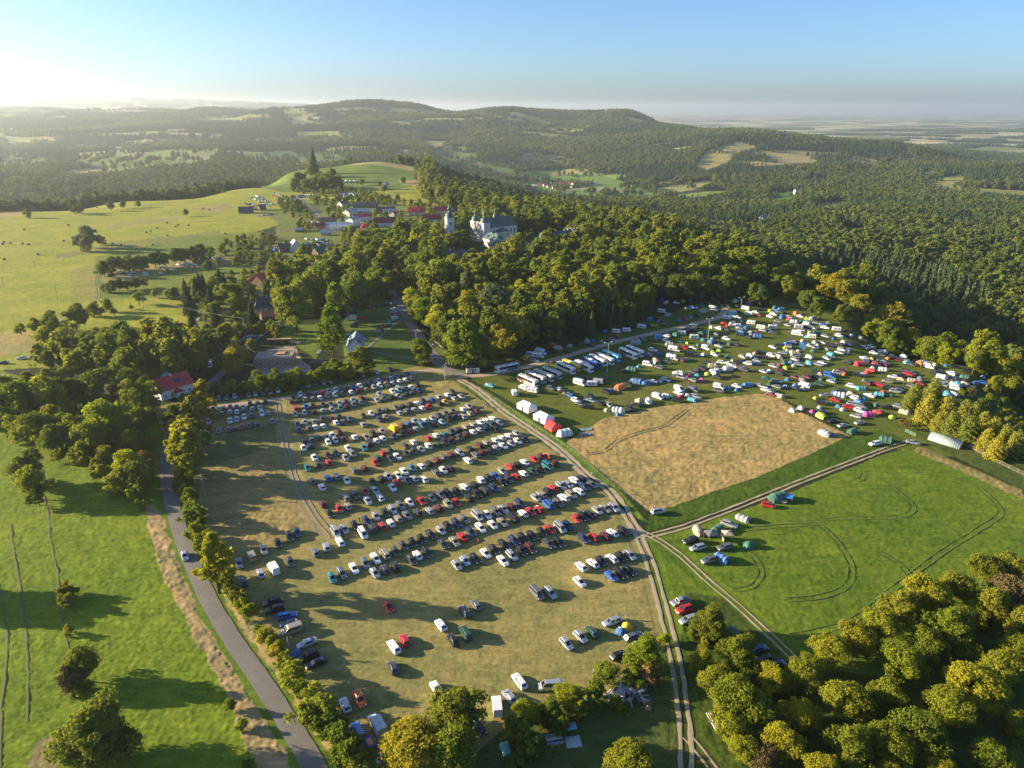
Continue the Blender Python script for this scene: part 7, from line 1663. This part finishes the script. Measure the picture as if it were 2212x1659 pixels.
for i, (q, rc, wc, L) in enumerate([((1960, 815), 'm', 'w', 14), ((2030, 820), 'm', 'w', 18), ((2065, 805), 'r', 'c', 22), ((2100, 840), 'g', 'w', 20), ((1225, 650), 'g', 'w', 16), ((1295, 622), 'g', 'w', 14), ((1520, 710), 'g', 'w', 16)]):
    house(960 + q[0] / 2.304, 300 + q[1] / 2.304, L, L * .6, 5, 4, rnd.uniform(-30, 30), wc, rc, f'{ROOF[rc][0]} roofed {WALL[wc][0]} house in the side valley, {ordinal(i)} from left', chim=0, detail=False, group='houses of the side valley', far=True)
for q, L, h, a, rc, lab in [(f1(245, 985), 15, 9, 20, 'g', 'white hill chapel with a pale roof in a forest clearing'), (f0(2175, 1225), 16, 8, 20, 'b', 'white chapel with blue-grey roof beyond the park trees'), (f0(2032, 1300), 9, 5, 10, 'n', 'small white chapel with brown roof at the forest meadow'), (f0(1985, 1250), 5, 4, 0, 'n', 'tiny white wayside shrine at the forest edge'), (r2(565, 68), 9, 7, 60, 'g', 'white chapel standing on the open meadow above the village')]:
    e = house(*q, L, L * .62, h, L * .3, a, 'w', rc, lab, chim=0, detail=False, name='chapel', cat='chapel', far=True)
    MB().lathe([(1.0, h + L * .25), (1.1, h + L * .3 + 1), (.7, h + L * .3 + 2), (.1, h + L * .3 + 4)], 0, 0, 8).obj('turret', ROOF['k'][1], e)
# ---------------------------------------------------------------- building site
p = at(*p2(170, 925), 0); e = put('unfinished_house', p, 8, 'unfinished brick house with an open plank deck and no roof', 'building site'); KEEP_OUT.append((p.x, p.y, 14))
MB().box(-9, 9, -6, -5.6, -.5, 4.6).box(-9, 9, 5.6, 6, -.5, 4.6).box(-9, -8.6, -5.6, 5.6, -.5, 4.6).box(8.6, 9, -5.6, 5.6, -.5, 4.6).obj('wall', mat('raw_brick', (0.42, 0.28, 0.20), .9, var=.3, scale=2.5), e)
windows_on(e, -8, 8, -6, 1.2, 4, -1, 1.2, 1.4)
MB().box(-8.6, 8.6, -5.5, 5.5, 4.2, 4.45).obj('deck', mat('deck_boards', (0.30, 0.22, 0.15), .85, var=.25, scale=1.4), e)
for i in range(16): MB().box(-8.2 + i * 1.06, -7.95 + i * 1.06, -5.4, -1.6, 4.46, 4.66).obj('joist', mat('joist_steel', (0.35, 0.37, 0.38), .5), e)
MB().box(1.0, 5.0, -.5, 3.2, 4.46, 5.0).box(-3.5, -1.5, 1.5, 3.6, 4.46, 4.8).obj('brick_stack', mat('stacked_brick', (0.50, 0.26, 0.16), .9), e)
for x, y in ((-9.1, -6.1), (9.1, -6.1), (9.1, 6.1), (-9.1, 6.1)): MB().bar((x, y, 0), (x, y, 6.0), .09, 6).obj('post', M_BARK, e)
MB().bar((-9.1, -6.1, 5.7), (9.1, -6.1, 5.7), .07, 4).bar((9.1, -6.1, 5.7), (9.1, 6.1, 5.7), .07, 4).bar((9.1, 6.1, 5.7), (-9.1, 6.1, 5.7), .07, 4).bar((-9.1, 6.1, 5.7), (-9.1, -6.1, 5.7), .07, 4).obj('guard_rail', mat('new_timber', (0.46, 0.28, 0.14), .8), e)
def heap(px, py, r, h, c, name, label, cat, seed=1, nb=260, size=.22, ang=0):
    """a heap of loose lumps"""
    rg = np.random.default_rng(seed); p = at(px, py, 0); e = put(name, p, ang, label, cat)
    n = 24; m = MB(); rings = 7
    for i in range(rings):
        for j in range(n):
            t = 2 * math.pi * j / n; q = i / (rings - 1); rr = r * q * (1 + .22 * math.sin(3 * t + seed) + .1 * rg.normal())
            m.v.append((rr * math.cos(t) * 1.4, rr * math.sin(t), h * (1 - q) ** 1.2 * (1 + .12 * rg.normal()) - .05))
    for i in range(rings - 1):
        for j in range(n): k = (j + 1) % n; m.f.append([i * n + j, i * n + k, (i + 1) * n + k, (i + 1) * n + j])
    m.obj('mound', c, e)
    m = MB()
    for _ in range(nb):
        t, q = rg.random() * 6.28, math.sqrt(rg.random()); s = size * rg.uniform(.5, 1.5); x, y = r * q * 1.4 * math.cos(t), r * q * math.sin(t); z = h * (1 - q) ** 1.2
        m.box(x - s, x + s, y - s * .7, y + s * .7, z - s * .5, z + s * .6, s * .2, s * .1)
    o = m.obj('rubble', c, e); o['kind'] = 'stuff'
    return e
heap(*p2(350, 985), 5.0, 1.5, mat('brick_rubble', (0.48, 0.30, 0.25), .95, var=.3, scale=2), 'rubble_heap', 'pinkish heap of brick rubble beside the unfinished house', 'rubble', 3)
heap(*p2(365, 750), 1.8, .9, mat('gravel_heap', (0.46, 0.33, 0.24), .95, var=.3, scale=2), 'gravel_heap', 'gravel heap on the lawn, the one nearer the big tree', 'heap', 5, 60)
heap(*p2(322, 745), 1.6, .9, mat('gravel_heap', (0.46, 0.33, 0.24), .95, var=.3, scale=2), 'gravel_heap', 'gravel heap on the lawn, the one nearer the unfinished house', 'heap', 6, 60)
heap(*p2(525, 915), 2.6, 1.0, mat('dark_scrap', (0.16, 0.15, 0.14), .8, var=.5, scale=2), 'scrap_heap', 'dark heap of scrap under the trees by the white house', 'heap', 7, 140, .35)
heap(*p2(580, 825), 2.9, 2.6, mat('covered_stack', (0.18, 0.17, 0.12), .9, var=.3, scale=2), 'covered_heap', 'tall covered heap on the lawn below the big tree', 'heap', 8, 30, .2)
# scaffolding frame behind the site
p = at(*p2(205, 755), 0); e = put('scaffold', p, 5, 'low scaffold frame behind the unfinished house', 'scaffold')
m = MB()
for x in (-6, -2, 2, 6):
    for y in (-1, 1): m.bar((x, y, 0), (x, y, 2.6), .08, 5)
m.obj('frame', M_POLE, e); MB().box(-6.4, 6.4, -1.2, 1.2, 2.6, 2.75).obj('platform', mat('new_timber', (0.46, 0.28, 0.14), .8), e)
# portable toilets
for i, (x, y, c) in enumerate(((805, 890, 'w'), (835, 915, 'b'), (880, 905, 'b'))):
    p = at(*p2(x, y), 1.1); e = put('portable_toilet', p, 8, f'{"white" if c == "w" else "blue"} portable toilet beside the white house' + ('' if c == 'w' else ', the left blue one' if i == 1 else ', the right blue one'), 'toilet', 'portable toilets')
    MB().box(-.58, .58, -.58, .58, 0, 2.15).obj('cabin', PM[c] if c == 'w' else mat('toilet_blue', (0.02, 0.22, 0.55), .5), e); MB().box(-.62, .62, -.62, .62, 2.15, 2.35, .15, .15).obj('roof', M_WHITE, e); MB().box(-.42, .42, -.62, -.585, .1, 1.95).obj('door', M_GREYP, e)

# ---------------------------------------------------------------- poles, lamps, fences
M_WOODP = mat('pole_wood', (0.30, 0.25, 0.20), .9, var=.2, scale=3)
M_CONC = mat('pole_concrete', (0.45, 0.44, 0.41), .9)
M_LAMPG = mat('lamp_green', (0.30, 0.42, 0.30), .5)
M_LHEAD = mat('lamp_head_white', (0.75, 0.77, 0.78), .4)
def pole(foot, top, label, kind='pole'):
    p = at(*foot, 0); d = p.y * CT + H * ST
    # height from the photo rows of foot and top
    z = 0.0
    for _ in range(6): z += (project(p.x, p.y, z)[1] - top[1]) / F0 * d * .95
    h = max(4.0, z)
    if kind == 'pole':
        e = put('power_pole', p, 20, label, 'pole'); MB().bar((0, 0, -.5), (0, 0, h), .19, 8, .12).obj('mast', M_CONC if 'concrete' in label else M_WOODP, e)
        MB().box(-.9, .9, -.06, .06, h - .5, h - .36).obj('crossarm', M_DARK, e)
        for x in (-.8, 0, .8): MB().lathe([(.03, h - .36), (.07, h - .3), (.05, h - .15), (.02, h - .1)], x, 0, 6).obj('insulator', M_WHITE, e)
    elif kind == 'double':
        e = put('street_lamp', p, 25, label, 'street lamp'); MB().bar((0, 0, -.5), (0, 0, h), .16, 8, .09).obj('mast', M_LAMPG, e)
        for s in (-1, 1):
            MB().bar((0, 0, h - .1), (s * 1.9, 0, h + .45), .06, 5).obj('arm', M_LAMPG, e); MB().box(s * 1.9 - .45, s * 1.9 + .45, -.17, .17, h + .36, h + .54, .1, .05).obj('lamp_head', M_LHEAD, e)
    else:
        e = put('street_lamp', p, 35, label, 'street lamp'); MB().bar((0, 0, -.5), (0, 0, h), .12, 8, .08).obj('mast', M_CONC, e)
        MB().bar((0, 0, h - .1), (1.1, 0, h + .15), .05, 5).obj('arm', M_CONC, e); MB().box(.8, 1.5, -.15, .15, h + .1, h + .24, .1, .05).obj('lamp_head', M_LHEAD, e)
    return p, h
z0 = Q(0, 1560, 2.304)
P3 = Q(1920, 960, 2.304)
pa = pole(p1(1245, 495), p1(1220, 345), 'tall concrete power pole on the green slope')
pb = pole(p1(2120, 690), p1(2090, 535), 'tall concrete power pole beside the lane to the gardens')
pole(p1(500, 378), p1(490, 262), 'wooden power pole with a strut in the bright meadow'); pole(p1(305, 112), p1(280, 45), 'slim power pole furthest out in the bright meadow'); pole(p1(38, 275), p1(14, 175), 'slim power pole at the frame edge of the bright meadow')
pole(z0(1770, 690), z0(1745, 505), 'leaning pale wooden pole at the edge of the dry grass'); pole(z0(1662, 260), z0(1630, 75), 'wooden pole between tall roadside trees')
pole(z0(1915, 1205), z0(1900, 1105), 'wooden pole with a white lamp by the roadside shrubs'); pole(Q(960, 2160, 2.304)(290, 675), Q(960, 2160, 2.304)(266, 525), 'wooden pole next to the beige minibus van')
pole(p1(1905, 1190), p1(1873, 1070), 'wooden pole at the lane end near the first parked rows'); pole(p1(1915, 940), p1(1895, 795), 'pole with a lamp among the garden tents')
pole(P3(822, 1006), P3(838, 752), 'tall green double street lamp among the coaches', 'double'); pole(P3(1688, 762), P3(1722, 545), 'tall green double street lamp among the caravans', 'double'); pole(P3(1978, 445), P3(1985, 362), 'street lamp near the far wood edge of the campsite', 'double')
pole(p2(1633, 1078), p2(1630, 932), 'grey street lamp at the gravel junction', 'lamp'); pole(p2(1232, 522), p2(1226, 405), 'grey street lamp beside the avenue cars', 'lamp'); pole(p2(1386, 760), p2(1386, 645), 'grey street lamp on the avenue lawn', 'lamp'); pole(P3(60, 1205), P3(60, 1140), 'thin lamp post by the white marquees', 'lamp')
e = empty('power_line', (pa[0].x, pa[0].y, 0), 0, 'pair of power wires sagging between the two concrete poles', 'cable')
for s in (-.8, .8):
    m = MB(); a = Vector((0 + s, 0, pa[1] - .2)); b = Vector((pb[0].x - pa[0].x + s, pb[0].y - pa[0].y, pb[1] - .2))
    pts = [a.lerp(b, i / 10) - Vector((0, 0, 6 * (i / 10) * (1 - i / 10))) for i in range(11)]
    for u, v in zip(pts, pts[1:]): m.bar(u, v, .04, 4)
    m.obj('wire', M_DARK, e)

def fence(px, label, gap=3.2, h=1.15, rail=False, m_=None):
    pts = line(px, gap); p0 = pts[0]; e = empty('wire_fence' if not rail else 'board_fence', (p0.x, p0.y, 0), 0, label, 'fence'); m_ = m_ or M_WOODP
    for q in pts[:100]: link('post', tmesh(('post', h, m_.name), lambda: MB().bar((0, 0, -.2), (0, 0, h), .06, 5), m_), e).location = (q.x - p0.x, q.y - p0.y, 0)
    for z in ((.5, h - .08) if not rail else (.35, .75, h - .08)):
        mb = MB()
        for a, b in zip(pts, pts[1:]): mb.bar((a.x - p0.x, a.y - p0.y, z), (b.x - p0.x, b.y - p0.y, z), .05 if rail else .012, 4)
        mb.obj('wire' if not rail else 'rail', M_POLE if not rail else m_, e)
fence(D([(1030, 838), (1090, 876), (1150, 918), (1236, 975), (1300, 1030), (1350, 1066), (1395, 1100)]), 'wire fence between the gravel track and the dry grass field')
fence(ZM(960, 960, [(1440, 640), (1530, 730), (1610, 800)]), 'low board fence along the avenue under the trees', 2.4, 1.0, True)
fence(ZM(960, 960, [(1880, 1065), (1940, 1065)]), 'short dark barrier at the gravel junction', 1.4, 1.1, True, M_BARK)
fence(ZM(2880, 960, [(1185, 1520), (1270, 1560)]), 'pale green metal gate near the polytunnel', 2.0, 1.3, True, mat('gate_green', (0.28, 0.48, 0.38), .5))
fence(ZM(2880, 960, [(1330, 1440), (1600, 1600), (1800, 1690), (2000, 1800), (2212, 1900)]), 'grey board fence below the larches', 3.0, 1.4, True)
M_TAPE = mat('barrier_tape_red', (0.55, 0.16, 0.13), .6)
for i, (a, b) in enumerate([((1360, 893), (1780, 805)), ((800, 900), (1000, 885)), ((1640, 1350), (1930, 1305)), ((1760, 640), (1960, 600)), ((1690, 1650), (1900, 1600))]):
    u, v = at(740 + a[0] / 3.687, 1360 + a[1] / 3.687, .7), at(740 + b[0] / 3.687, 1360 + b[1] / 3.687, .7)
    e = empty('barrier_tape', (u.x, u.y, 0), 0, f'red and white barrier tape between parked rows, {ordinal(i)} one', 'tape', 'barrier tapes in the car park'); w = v - u; w.z = 0
    MB().bar((0, 0, .75), (w.x, w.y, .75), .07, 4).obj('tape', M_TAPE, e)
    for t in (0, .5, 1): MB().bar((w.x * t, w.y * t, 0), (w.x * t, w.y * t, .85), .05, 4).obj('stake', M_WOODP, e)
for i, (ox, oy, a, b) in enumerate([(1300, 1360, (570, 255), (880, 180)), (1300, 1360, (850, 605), (1390, 495)), (1840, 1600, (530, 530), (880, 420)), (1840, 1600, (110, 205), (320, 160))]):
    u, v = at(ox + a[0] / 3.687, oy + a[1] / 3.687, .7), at(ox + b[0] / 3.687, oy + b[1] / 3.687, .7)
    e = empty('barrier_tape', (u.x, u.y, 0), 0, f'pink barrier tape behind the rear bumpers, {ordinal(i)} one', 'tape', 'barrier tapes in the car park'); w = v - u; w.z = 0
    MB().bar((0, 0, .75), (w.x, w.y, .75), .07, 4).obj('tape', mat('tape_pink', (0.55, 0.25, 0.25), .6), e)
    for t in (0, .5, 1): MB().bar((w.x * t, w.y * t, 0), (w.x * t, w.y * t, .85), .05, 4).obj('stake', M_WOODP, e)

# ---------------------------------------------------------------- polytunnel, trailers, heaps, bales
a, b = at(2880 + 1405 / 2.304, 960 + 1570 / 2.304, 0), at(2880 + 1670 / 2.304, 960 + 1655 / 2.304, 0); w = b - a
e = put('polytunnel', (a + b) / 2, math.degrees(math.atan2(w.y, w.x)), 'long pale green polytunnel beside the larches', 'polytunnel'); L = w.length
m = MB(); n = 10
for x in (-L / 2, L / 2):
    for i in range(n): t = math.pi * i / (n - 1); m.v.append((x, -2.6 * math.cos(t), 2.5 * math.sin(t) ** .8))
for i in range(n - 1): m.f.append([i, n + i, n + i + 1, i + 1])
m.f += [[i for i in range(n)], [n + i for i in reversed(range(n))]]
m.obj('cover', mat('tunnel_film', (0.34, 0.45, 0.40), .25, var=.15, scale=.6), e, True)
for k in range(15):
    o = hoop_mesh(2.66, 2.56).obj('hoop', M_POLE, e); o.location = (-L / 2 + L * k / 14, 0, 0)
# turquoise trailer loaded with bundles
p = at(*p2(2022, 1120), .9); e = put('farm_trailer', p, -30, 'turquoise farm trailer piled with bundles beside the track', 'trailer')
m_tq = mat('trailer_turquoise', (0.10, 0.42, 0.45), .5)
MB().box(-2.3, 2.3, -1.1, 1.1, .8, .95).obj('bed', m_tq, e)
for s in (-1, 1): MB().box(-2.3, 2.3, s * 1.1 - .05, s * 1.1 + .05, .955, 1.55).obj('side_board', m_tq, e)
for i in range(9):
    x, y = -1.7 + (i % 4) * 1.1 + rnd.uniform(-.2, .2), rnd.uniform(-.6, .6)
    o = MB().lathe([(.02, 0), (.42, .1), (.55, .35), (.38, .65), (.05, .75)], 0, 0, 8).obj('bundle', [PM['w'], PM['b'], PM['l'], PM['m']][i % 4], e, True); o.location = (x, y, .95 + (.3 if i > 4 else 0))
for x in (-1.5, 1.5):
    for s in (-1, 1): wheel_part(e, x, s * .95, .42, .25)
# timber and scrap below the car park
d3 = Q(1920, 2160, 2.304)
p = at(*d3(1010, 1060), 0); e = put('scrap_pile', p, 0, 'sprawling pile of broken boards, sheets and scrap among bushes', 'scrap')
SC_M = [mat('scrap_grey', (0.40, 0.40, 0.40), .7), mat('scrap_board', (0.34, 0.25, 0.17), .85, var=.3), mat('scrap_blue', (0.24, 0.36, 0.45), .6), mat('scrap_dark', (0.07, 0.07, 0.075), .7), mat('scrap_pale', (0.62, 0.58, 0.54), .8), mat('scrap_orange', (0.50, 0.22, 0.09), .8)]
for i in range(46):
    L, W = rnd.uniform(1.2, 3.4), rnd.choice([.16, .2, .3, .9, 1.2])
    o = MB().box(-L / 2, L / 2, -W / 2, W / 2, -.04, .04).obj('board' if W < .5 else 'sheet', rnd.choice(SC_M), e)
    o.location = (rnd.gauss(0, 2.4), rnd.gauss(0, 2.0), rnd.uniform(.15, 1.3)); o.rotation_euler = (rnd.gauss(0, .25), rnd.gauss(0, .3), rnd.uniform(0, 3.1))
MB().poly([(-4.6, -2, .1), (-1.2, -2.6, .3), (-.8, .8, 1.6), (-2.4, 2.6, .7), (-4.4, 1.2, .2)]).obj('sheet', mat('scrap_pinkish', (0.50, 0.40, 0.36), .8), e)
def tarp(px, py, L, W, ang, cm, name, label, cat, seed, hh=.5):
    p = at(px, py, .2); e = put(name, p, ang, label, cat); m = MB(); rg = random.Random(seed); n = 9
    for i in range(n):
        for j in range(7):
            u, v = i / (n - 1) - .5, j / 6 - .5; m.v.append((u * L + rg.uniform(-.1, .1), v * W + rg.uniform(-.1, .1), .06 + hh * math.cos(u * 2.9) * math.cos(v * 2.9) + rg.uniform(0, .16)))
    for i in range(n - 1):
        for j in range(6): k = i * 7 + j; m.f.append([k, k + 7, k + 8, k + 1])
    m.obj('cover', cm, e); MB().box(-L * .4, L * .4, -W * .4, W * .4, 0, .06).obj('base', M_BARK, e)
tarp(*d3(500, 1300), 2.8, 1.9, 10, mat('blue_grey_tarp', (0.20, 0.34, 0.46), .6), 'tarpaulin', 'blue-grey tarpaulin heap at the bush edge', 'tarpaulin', 1)
tarp(*d3(530, 1432), 3.2, 2.8, 10, mat('pale_sheet', (0.40, 0.42, 0.43), .7), 'sheet_stack', 'pale grey square stack of sheets on the grass', 'stack', 2, .4)
tarp(*d3(670, 1095), 1.8, 2.2, 20, mat('teal_tarp', (0.04, 0.40, 0.40), .6), 'tarpaulin', 'bright teal tarpaulin between the bushes', 'tarpaulin', 3, .9)
tarp(*Q(960, 2160, 2.304)(2155, 1490), 2.0, 3.2, 20, mat('mint_cover', (0.22, 0.50, 0.42), .5), 'covered_boat', 'mint green covered hull under the leafy trees', 'cover', 4, .9)
p = at(*d3(365, 1405), .4); e = put('pallet_stack', p, 12, 'stack of dark and pale pallets at the bush edge', 'pallets')
for k in range(3):
    for i in range(6): MB().box(-1.7, 1.7, -1.2 + i * .42, -.9 + i * .42, k * .2, k * .2 + .1).obj('plank', SC_M[(i + k) % 5], e)
p = at(*d3(1745, 1255), .2); e = put('log_pile', p, 100, 'pale stripped poles lying by the track under the orchard', 'poles')
for i in range(7): MB().bar((-2.6, (i - 3) * .2, .12), (2.4, (i - 3) * .22 + rnd.uniform(-.3, .3), .15), .09, 6).obj('log', SC_M[4], e)
# round bales in the meadow
BALE = MB().lathe([(.02, -.62), (.70, -.62), (.74, -.5), (.74, .5), (.70, .62), (.02, .62)], n=14); BALE.v = [(x, z, y + .74) for x, y, z in BALE.v]
bm_ = BALE.mesh('bale', mat('hay_bale', (0.13, 0.105, 0.05), .95, var=.3, scale=4), False)
bl = [(590, 1253), (778, 1284), (208, 1292), (22, 1418), (32, 1402), (88, 1409), (193, 1413), (248, 1421), (625, 1361), (548, 1390), (650, 1385), (730, 1352), (762, 1356), (826, 1357), (328, 1506), (36, 1550), (1355, 1279), (1265, 1316), (1300, 1308), (1442, 1235), (1537, 1254), (1520, 1269), (1630, 1257), (1445, 1345), (1048, 1425), (972, 1414), (1322, 1424), (1757, 1118), (1946, 1330), (1808, 1126), (838, 1088)]
bl.sort()
for i, (x, y) in enumerate(bl):
    p = at(x / 2.304, 300 + y / 2.304, .7)
    o = link('hay_bale', bm_); o.location = (p.x, p.y, float(hgt(p.x, p.y)) - .02); o.rotation_euler = (0, 0, rnd.uniform(-.5, .5)); o.scale = (1.25,) * 3
    tag(o, f'dark round hay bale in the bright meadow, {ordinal(i)} from left', 'hay bale', 'round hay bales in the far meadow')

# ---------------------------------------------------------------- people
def person_mesh(walk):
    me = bpy.data.meshes.new('p'); s = .22 * walk
    J = {'pel': (0, 0, .95), 'che': (0, 0, 1.30), 'nec': (0, 0, 1.48), 'hed': (.02, 0, 1.60), 'top': (.02, 0, 1.74),
         'shl': (0, .19, 1.42), 'ell': (-s * .6, .26, 1.15), 'hal': (-s * .2 + .08, .25, .92), 'shr': (0, -.19, 1.42), 'elr': (s * .6, -.26, 1.15), 'har': (s + .1, -.25, .95),
         'hil': (0, .10, .90), 'knl': (s * .8 + .02, .11, .50), 'fol': (s, .11, .08), 'tol': (s + .16, .12, .04), 'hir': (0, -.10, .90), 'knr': (-s * .5 + .03, -.11, .50), 'for': (-s * 1.1, -.11, .08), 'tor': (-s * 1.1 + .16, -.12, .04)}
    E = [('pel', 'che'), ('che', 'nec'), ('nec', 'hed'), ('hed', 'top'), ('che', 'shl'), ('shl', 'ell'), ('ell', 'hal'), ('che', 'shr'), ('shr', 'elr'), ('elr', 'har'), ('pel', 'hil'), ('hil', 'knl'), ('knl', 'fol'), ('fol', 'tol'), ('pel', 'hir'), ('hir', 'knr'), ('knr', 'for'), ('for', 'tor')]
    rad = dict(pel=.15, che=.16, nec=.06, hed=.10, top=.07, shl=.075, shr=.075, ell=.05, elr=.05, hal=.035, har=.035, hil=.10, hir=.10, knl=.07, knr=.07, fol=.045, tol=.035, tor=.035); rad['for'] = .045
    ks = list(J); me.from_pydata([J[k] for k in ks], [(ks.index(a), ks.index(b)) for a, b in E], [])
    o = bpy.data.objects.new('p', me); C.objects.link(o)
    md = o.modifiers.new('s', 'SKIN'); o.modifiers.new('d', 'SUBSURF').levels = 1
    for i, k in enumerate(ks): me.skin_vertices[0].data[i].radius = (rad[k],) * 2; me.skin_vertices[0].data[i].use_root = (k == 'pel')
    dg = bpy.context.evaluated_depsgraph_get(); ev = o.evaluated_get(dg); out = bpy.data.meshes.new_from_object(ev)
    bpy.data.objects.remove(o); bpy.data.meshes.remove(me)
    out.name = 'person'
    return out
PB = [person_mesh(0.2), person_mesh(1.0)]
M_SKIN = mat('skin', (0.48, 0.30, 0.21), .6); M_HAIR = mat('hair_brown', (0.06, 0.04, 0.03), .7)
CL = {'red': PM['r'], 'white': PM['w'], 'dark': M_DARK, 'blue': mat('cloth_blue', (0.05, 0.12, 0.35), .8), 'grey': M_GREYP, 'orange': mat('cloth_orange', (0.70, 0.16, 0.04), .8), 'pink': mat('cloth_pink', (0.60, 0.25, 0.32), .8), 'jeans': mat('jeans', (0.05, 0.08, 0.16), .85)}
PERS = {}
def person(px, py, shirt, legs, where, walk, ang):
    key = (shirt, legs, walk)
    if key not in PERS:
        me = PB[walk].copy(); me.materials.clear()
        for m in (M_SKIN, CL[shirt], CL[legs], M_HAIR): me.materials.append(m)
        for f in me.polygons:
            c = f.center; f.material_index = 2 if c.z < .95 and not (abs(c.y) > .19 and c.z > .8) else (3 if c.z > 1.66 or (c.z > 1.56 and c.x < -.03) else 0) if c.z > 1.5 or (abs(c.y) > .19 and c.z < 1.12) else 1
        PERS[key] = me
    p = at(px, py, 0); o = link('person', PERS[key]); o.location = (p.x, p.y, float(hgt(p.x, p.y))); o.rotation_euler = (0, 0, R(ang))
    tag(o, f'person in {shirt} top and {"jeans" if legs == "jeans" else legs + " trousers"}, {"walking" if walk else "standing"} {where}', 'person', 'people in the fields and on the roads')
for a in [(*Q(960, 1560, 2.304)(895, 915), 'dark', 'dark', 'between parked cars', 0, -60), (*Q(960, 1560, 2.304)(1565, 548), 'white', 'grey', 'in the empty gap of a row', 1, 180), (*Q(960, 1560, 2.304)(1632, 560), 'dark', 'white', 'in the empty gap of a row', 1, 0), (*Q(960, 1560, 2.304)(1920, 1100), 'red', 'red', 'on the grass below the last full row', 1, 200),
          (*Q(1920, 1560, 2.304)(690, 515), 'white', 'grey', 'on the gravel track', 1, 120), (*Q(1920, 1560, 2.304)(735, 520), 'dark', 'jeans', 'on the gravel track', 1, 120),
          (*p2(1965, 1310), 'white', 'jeans', 'beside the track fence', 1, -40), (*p2(1990, 1305), 'dark', 'grey', 'beside the track fence', 1, -40), (*p2(2003, 1306), 'grey', 'dark', 'beside the track fence', 0, -40),
          (*p2(1533, 860), 'pink', 'jeans', 'on the avenue', 1, 250), (*p2(1548, 858), 'red', 'dark', 'on the avenue', 1, 250), (*p2(1560, 862), 'white', 'dark', 'on the avenue', 1, 250), (*p2(1510, 898), 'blue', 'dark', 'on the avenue', 1, 70), (*p2(1542, 895), 'dark', 'dark', 'on the avenue', 1, 250), (*p2(1560, 898), 'dark', 'jeans', 'on the avenue', 1, 250),
          (*p2(1530, 785), 'white', 'jeans', 'on the avenue', 1, 250), (*p2(1645, 965), 'pink', 'grey', 'at the gravel junction', 1, 250), (*p2(1668, 955), 'white', 'jeans', 'at the gravel junction', 0, 250), (*p2(1290, 490), 'dark', 'jeans', 'at the top of the avenue', 1, 80), (*p2(1262, 480), 'white', 'dark', 'at the top of the avenue', 1, 80),
          (*p2(1025, 805), 'white', 'jeans', 'on the lawn by the white house', 0, 200), (*p2(1212, 850), 'blue', 'jeans', 'on the lawn footpath', 1, 180), (*p2(110, 1215), 'orange', 'orange', 'on the lane below the building site', 1, 150), (*P3(335, 935), 'red', 'jeans', 'on the gravel campsite road', 1, 40), (*P3(108, 985), 'pink', 'dark', 'on the gravel campsite road', 1, 40),
          (*d3(710, 850), 'white', 'dark', 'beside the bush below the car park', 0, 100), (*d3(985, 375), 'blue', 'grey', 'behind the open silver estate', 0, 200), (*d3(985, 435), 'orange', 'grey', 'by the yellow tent', 0, 150), (*P3(1062, 700), 'dark', 'dark', 'on the gravel campsite road', 1, 220)]:
    person(*a)

# ---------------------------------------------------------------- more distant cars: far fields and village yards
def yard(ox, oy, k, txt):
    for w in txt.split():
        a = w.split(','); p = at(ox + float(a[0]) / k, oy + float(a[1]) / k, .5); FAR_CARS.append((p.x, p.y, rnd.choice([10, 190, 25, -40, 140]) + rnd.gauss(0, 8), rnd.choice('hhseu'), a[2] if len(a) > 2 else rnd.choice('wwssgkknbrd')))
yard(0, 960, 2.304, '930,170 945,125 968,165 1040,140,w 1065,150,k 1108,145 1140,140,w 1125,158 1140,187,s 1255,145,w 1258,165,w 1390,148,w 1395,100,k 1430,105,s 1540,75 1592,80,s 1610,62,w 1668,98,r 1685,75,w 1680,50 1710,48,k 1735,55,k 1815,30 1840,20 1860,28,w 1885,40,b 1900,20 2020,35 2040,50 1505,125,s 1050,105 1230,75 1330,65,s')
def rows(ox, oy, k, a, b, n, m, step):
    for j in range(m):
        for i in range(n):
            if rnd.random() < .8: yard(ox, oy, k, f'{a[0] + (b[0] - a[0]) * i / max(n - 1, 1) + step[0] * j},{a[1] + (b[1] - a[1]) * i / max(n - 1, 1) + step[1] * j}')
rows(900, 640, 2.54, (120, 270), (270, 350), 16, 2, (40, -18)); rows(900, 640, 2.54, (340, 225), (440, 260), 8, 2, (-20, 28)); rows(900, 640, 2.54, (60, 310), (150, 350), 5, 3, (0, 16))
rows(900, 640, 2.54, (240, 775), (330, 755), 5, 2, (20, -25)); rows(900, 640, 2.54, (560, 700), (820, 680), 12, 3, (8, 17)); rows(900, 640, 2.54, (600, 650), (860, 665), 9, 1, (0, 0)); rows(900, 640, 2.54, (940, 235), (1110, 235), 11, 5, (5, 10)); rows(900, 640, 2.54, (520, 255), (690, 240), 9, 2, (0, 14))
rows(900, 640, 2.54, (990, 120), (1130, 125), 8, 1, (0, 0)); rows(900, 640, 2.54, (180, 440), (300, 425), 6, 1, (0, 0)); rows(900, 640, 2.54, (670, 490), (740, 500), 5, 2, (0, 16)); rows(900, 640, 2.54, (840, 160), (960, 170), 6, 2, (5, 14)); rows(900, 640, 2.54, (650, 240), (700, 250), 4, 2, (4, 10))
far_cars()
build_woods()
# ---------------------------------------------------------------- haze: one box of thin air around everything
hm = bpy.data.materials.new('thin_haze'); t = nt(hm)
t.nodes.remove(t.nodes['Principled BSDF'])
pv = N(t, 'ShaderNodeVolumePrincipled')
pv.inputs['Color'].default_value = (0.80, 0.89, 0.93, 1)
pv.inputs['Density'].default_value = HAZE
pv.inputs['Anisotropy'].default_value = 0.5
t.links.new(pv.outputs[0], t.nodes['Material Output'].inputs['Volume'])
mb = MB(); mb.box(-56000, 56000, -400, 43000, -190, 262)
o = mb.obj('haze', hm); o['kind'] = 'stuff'
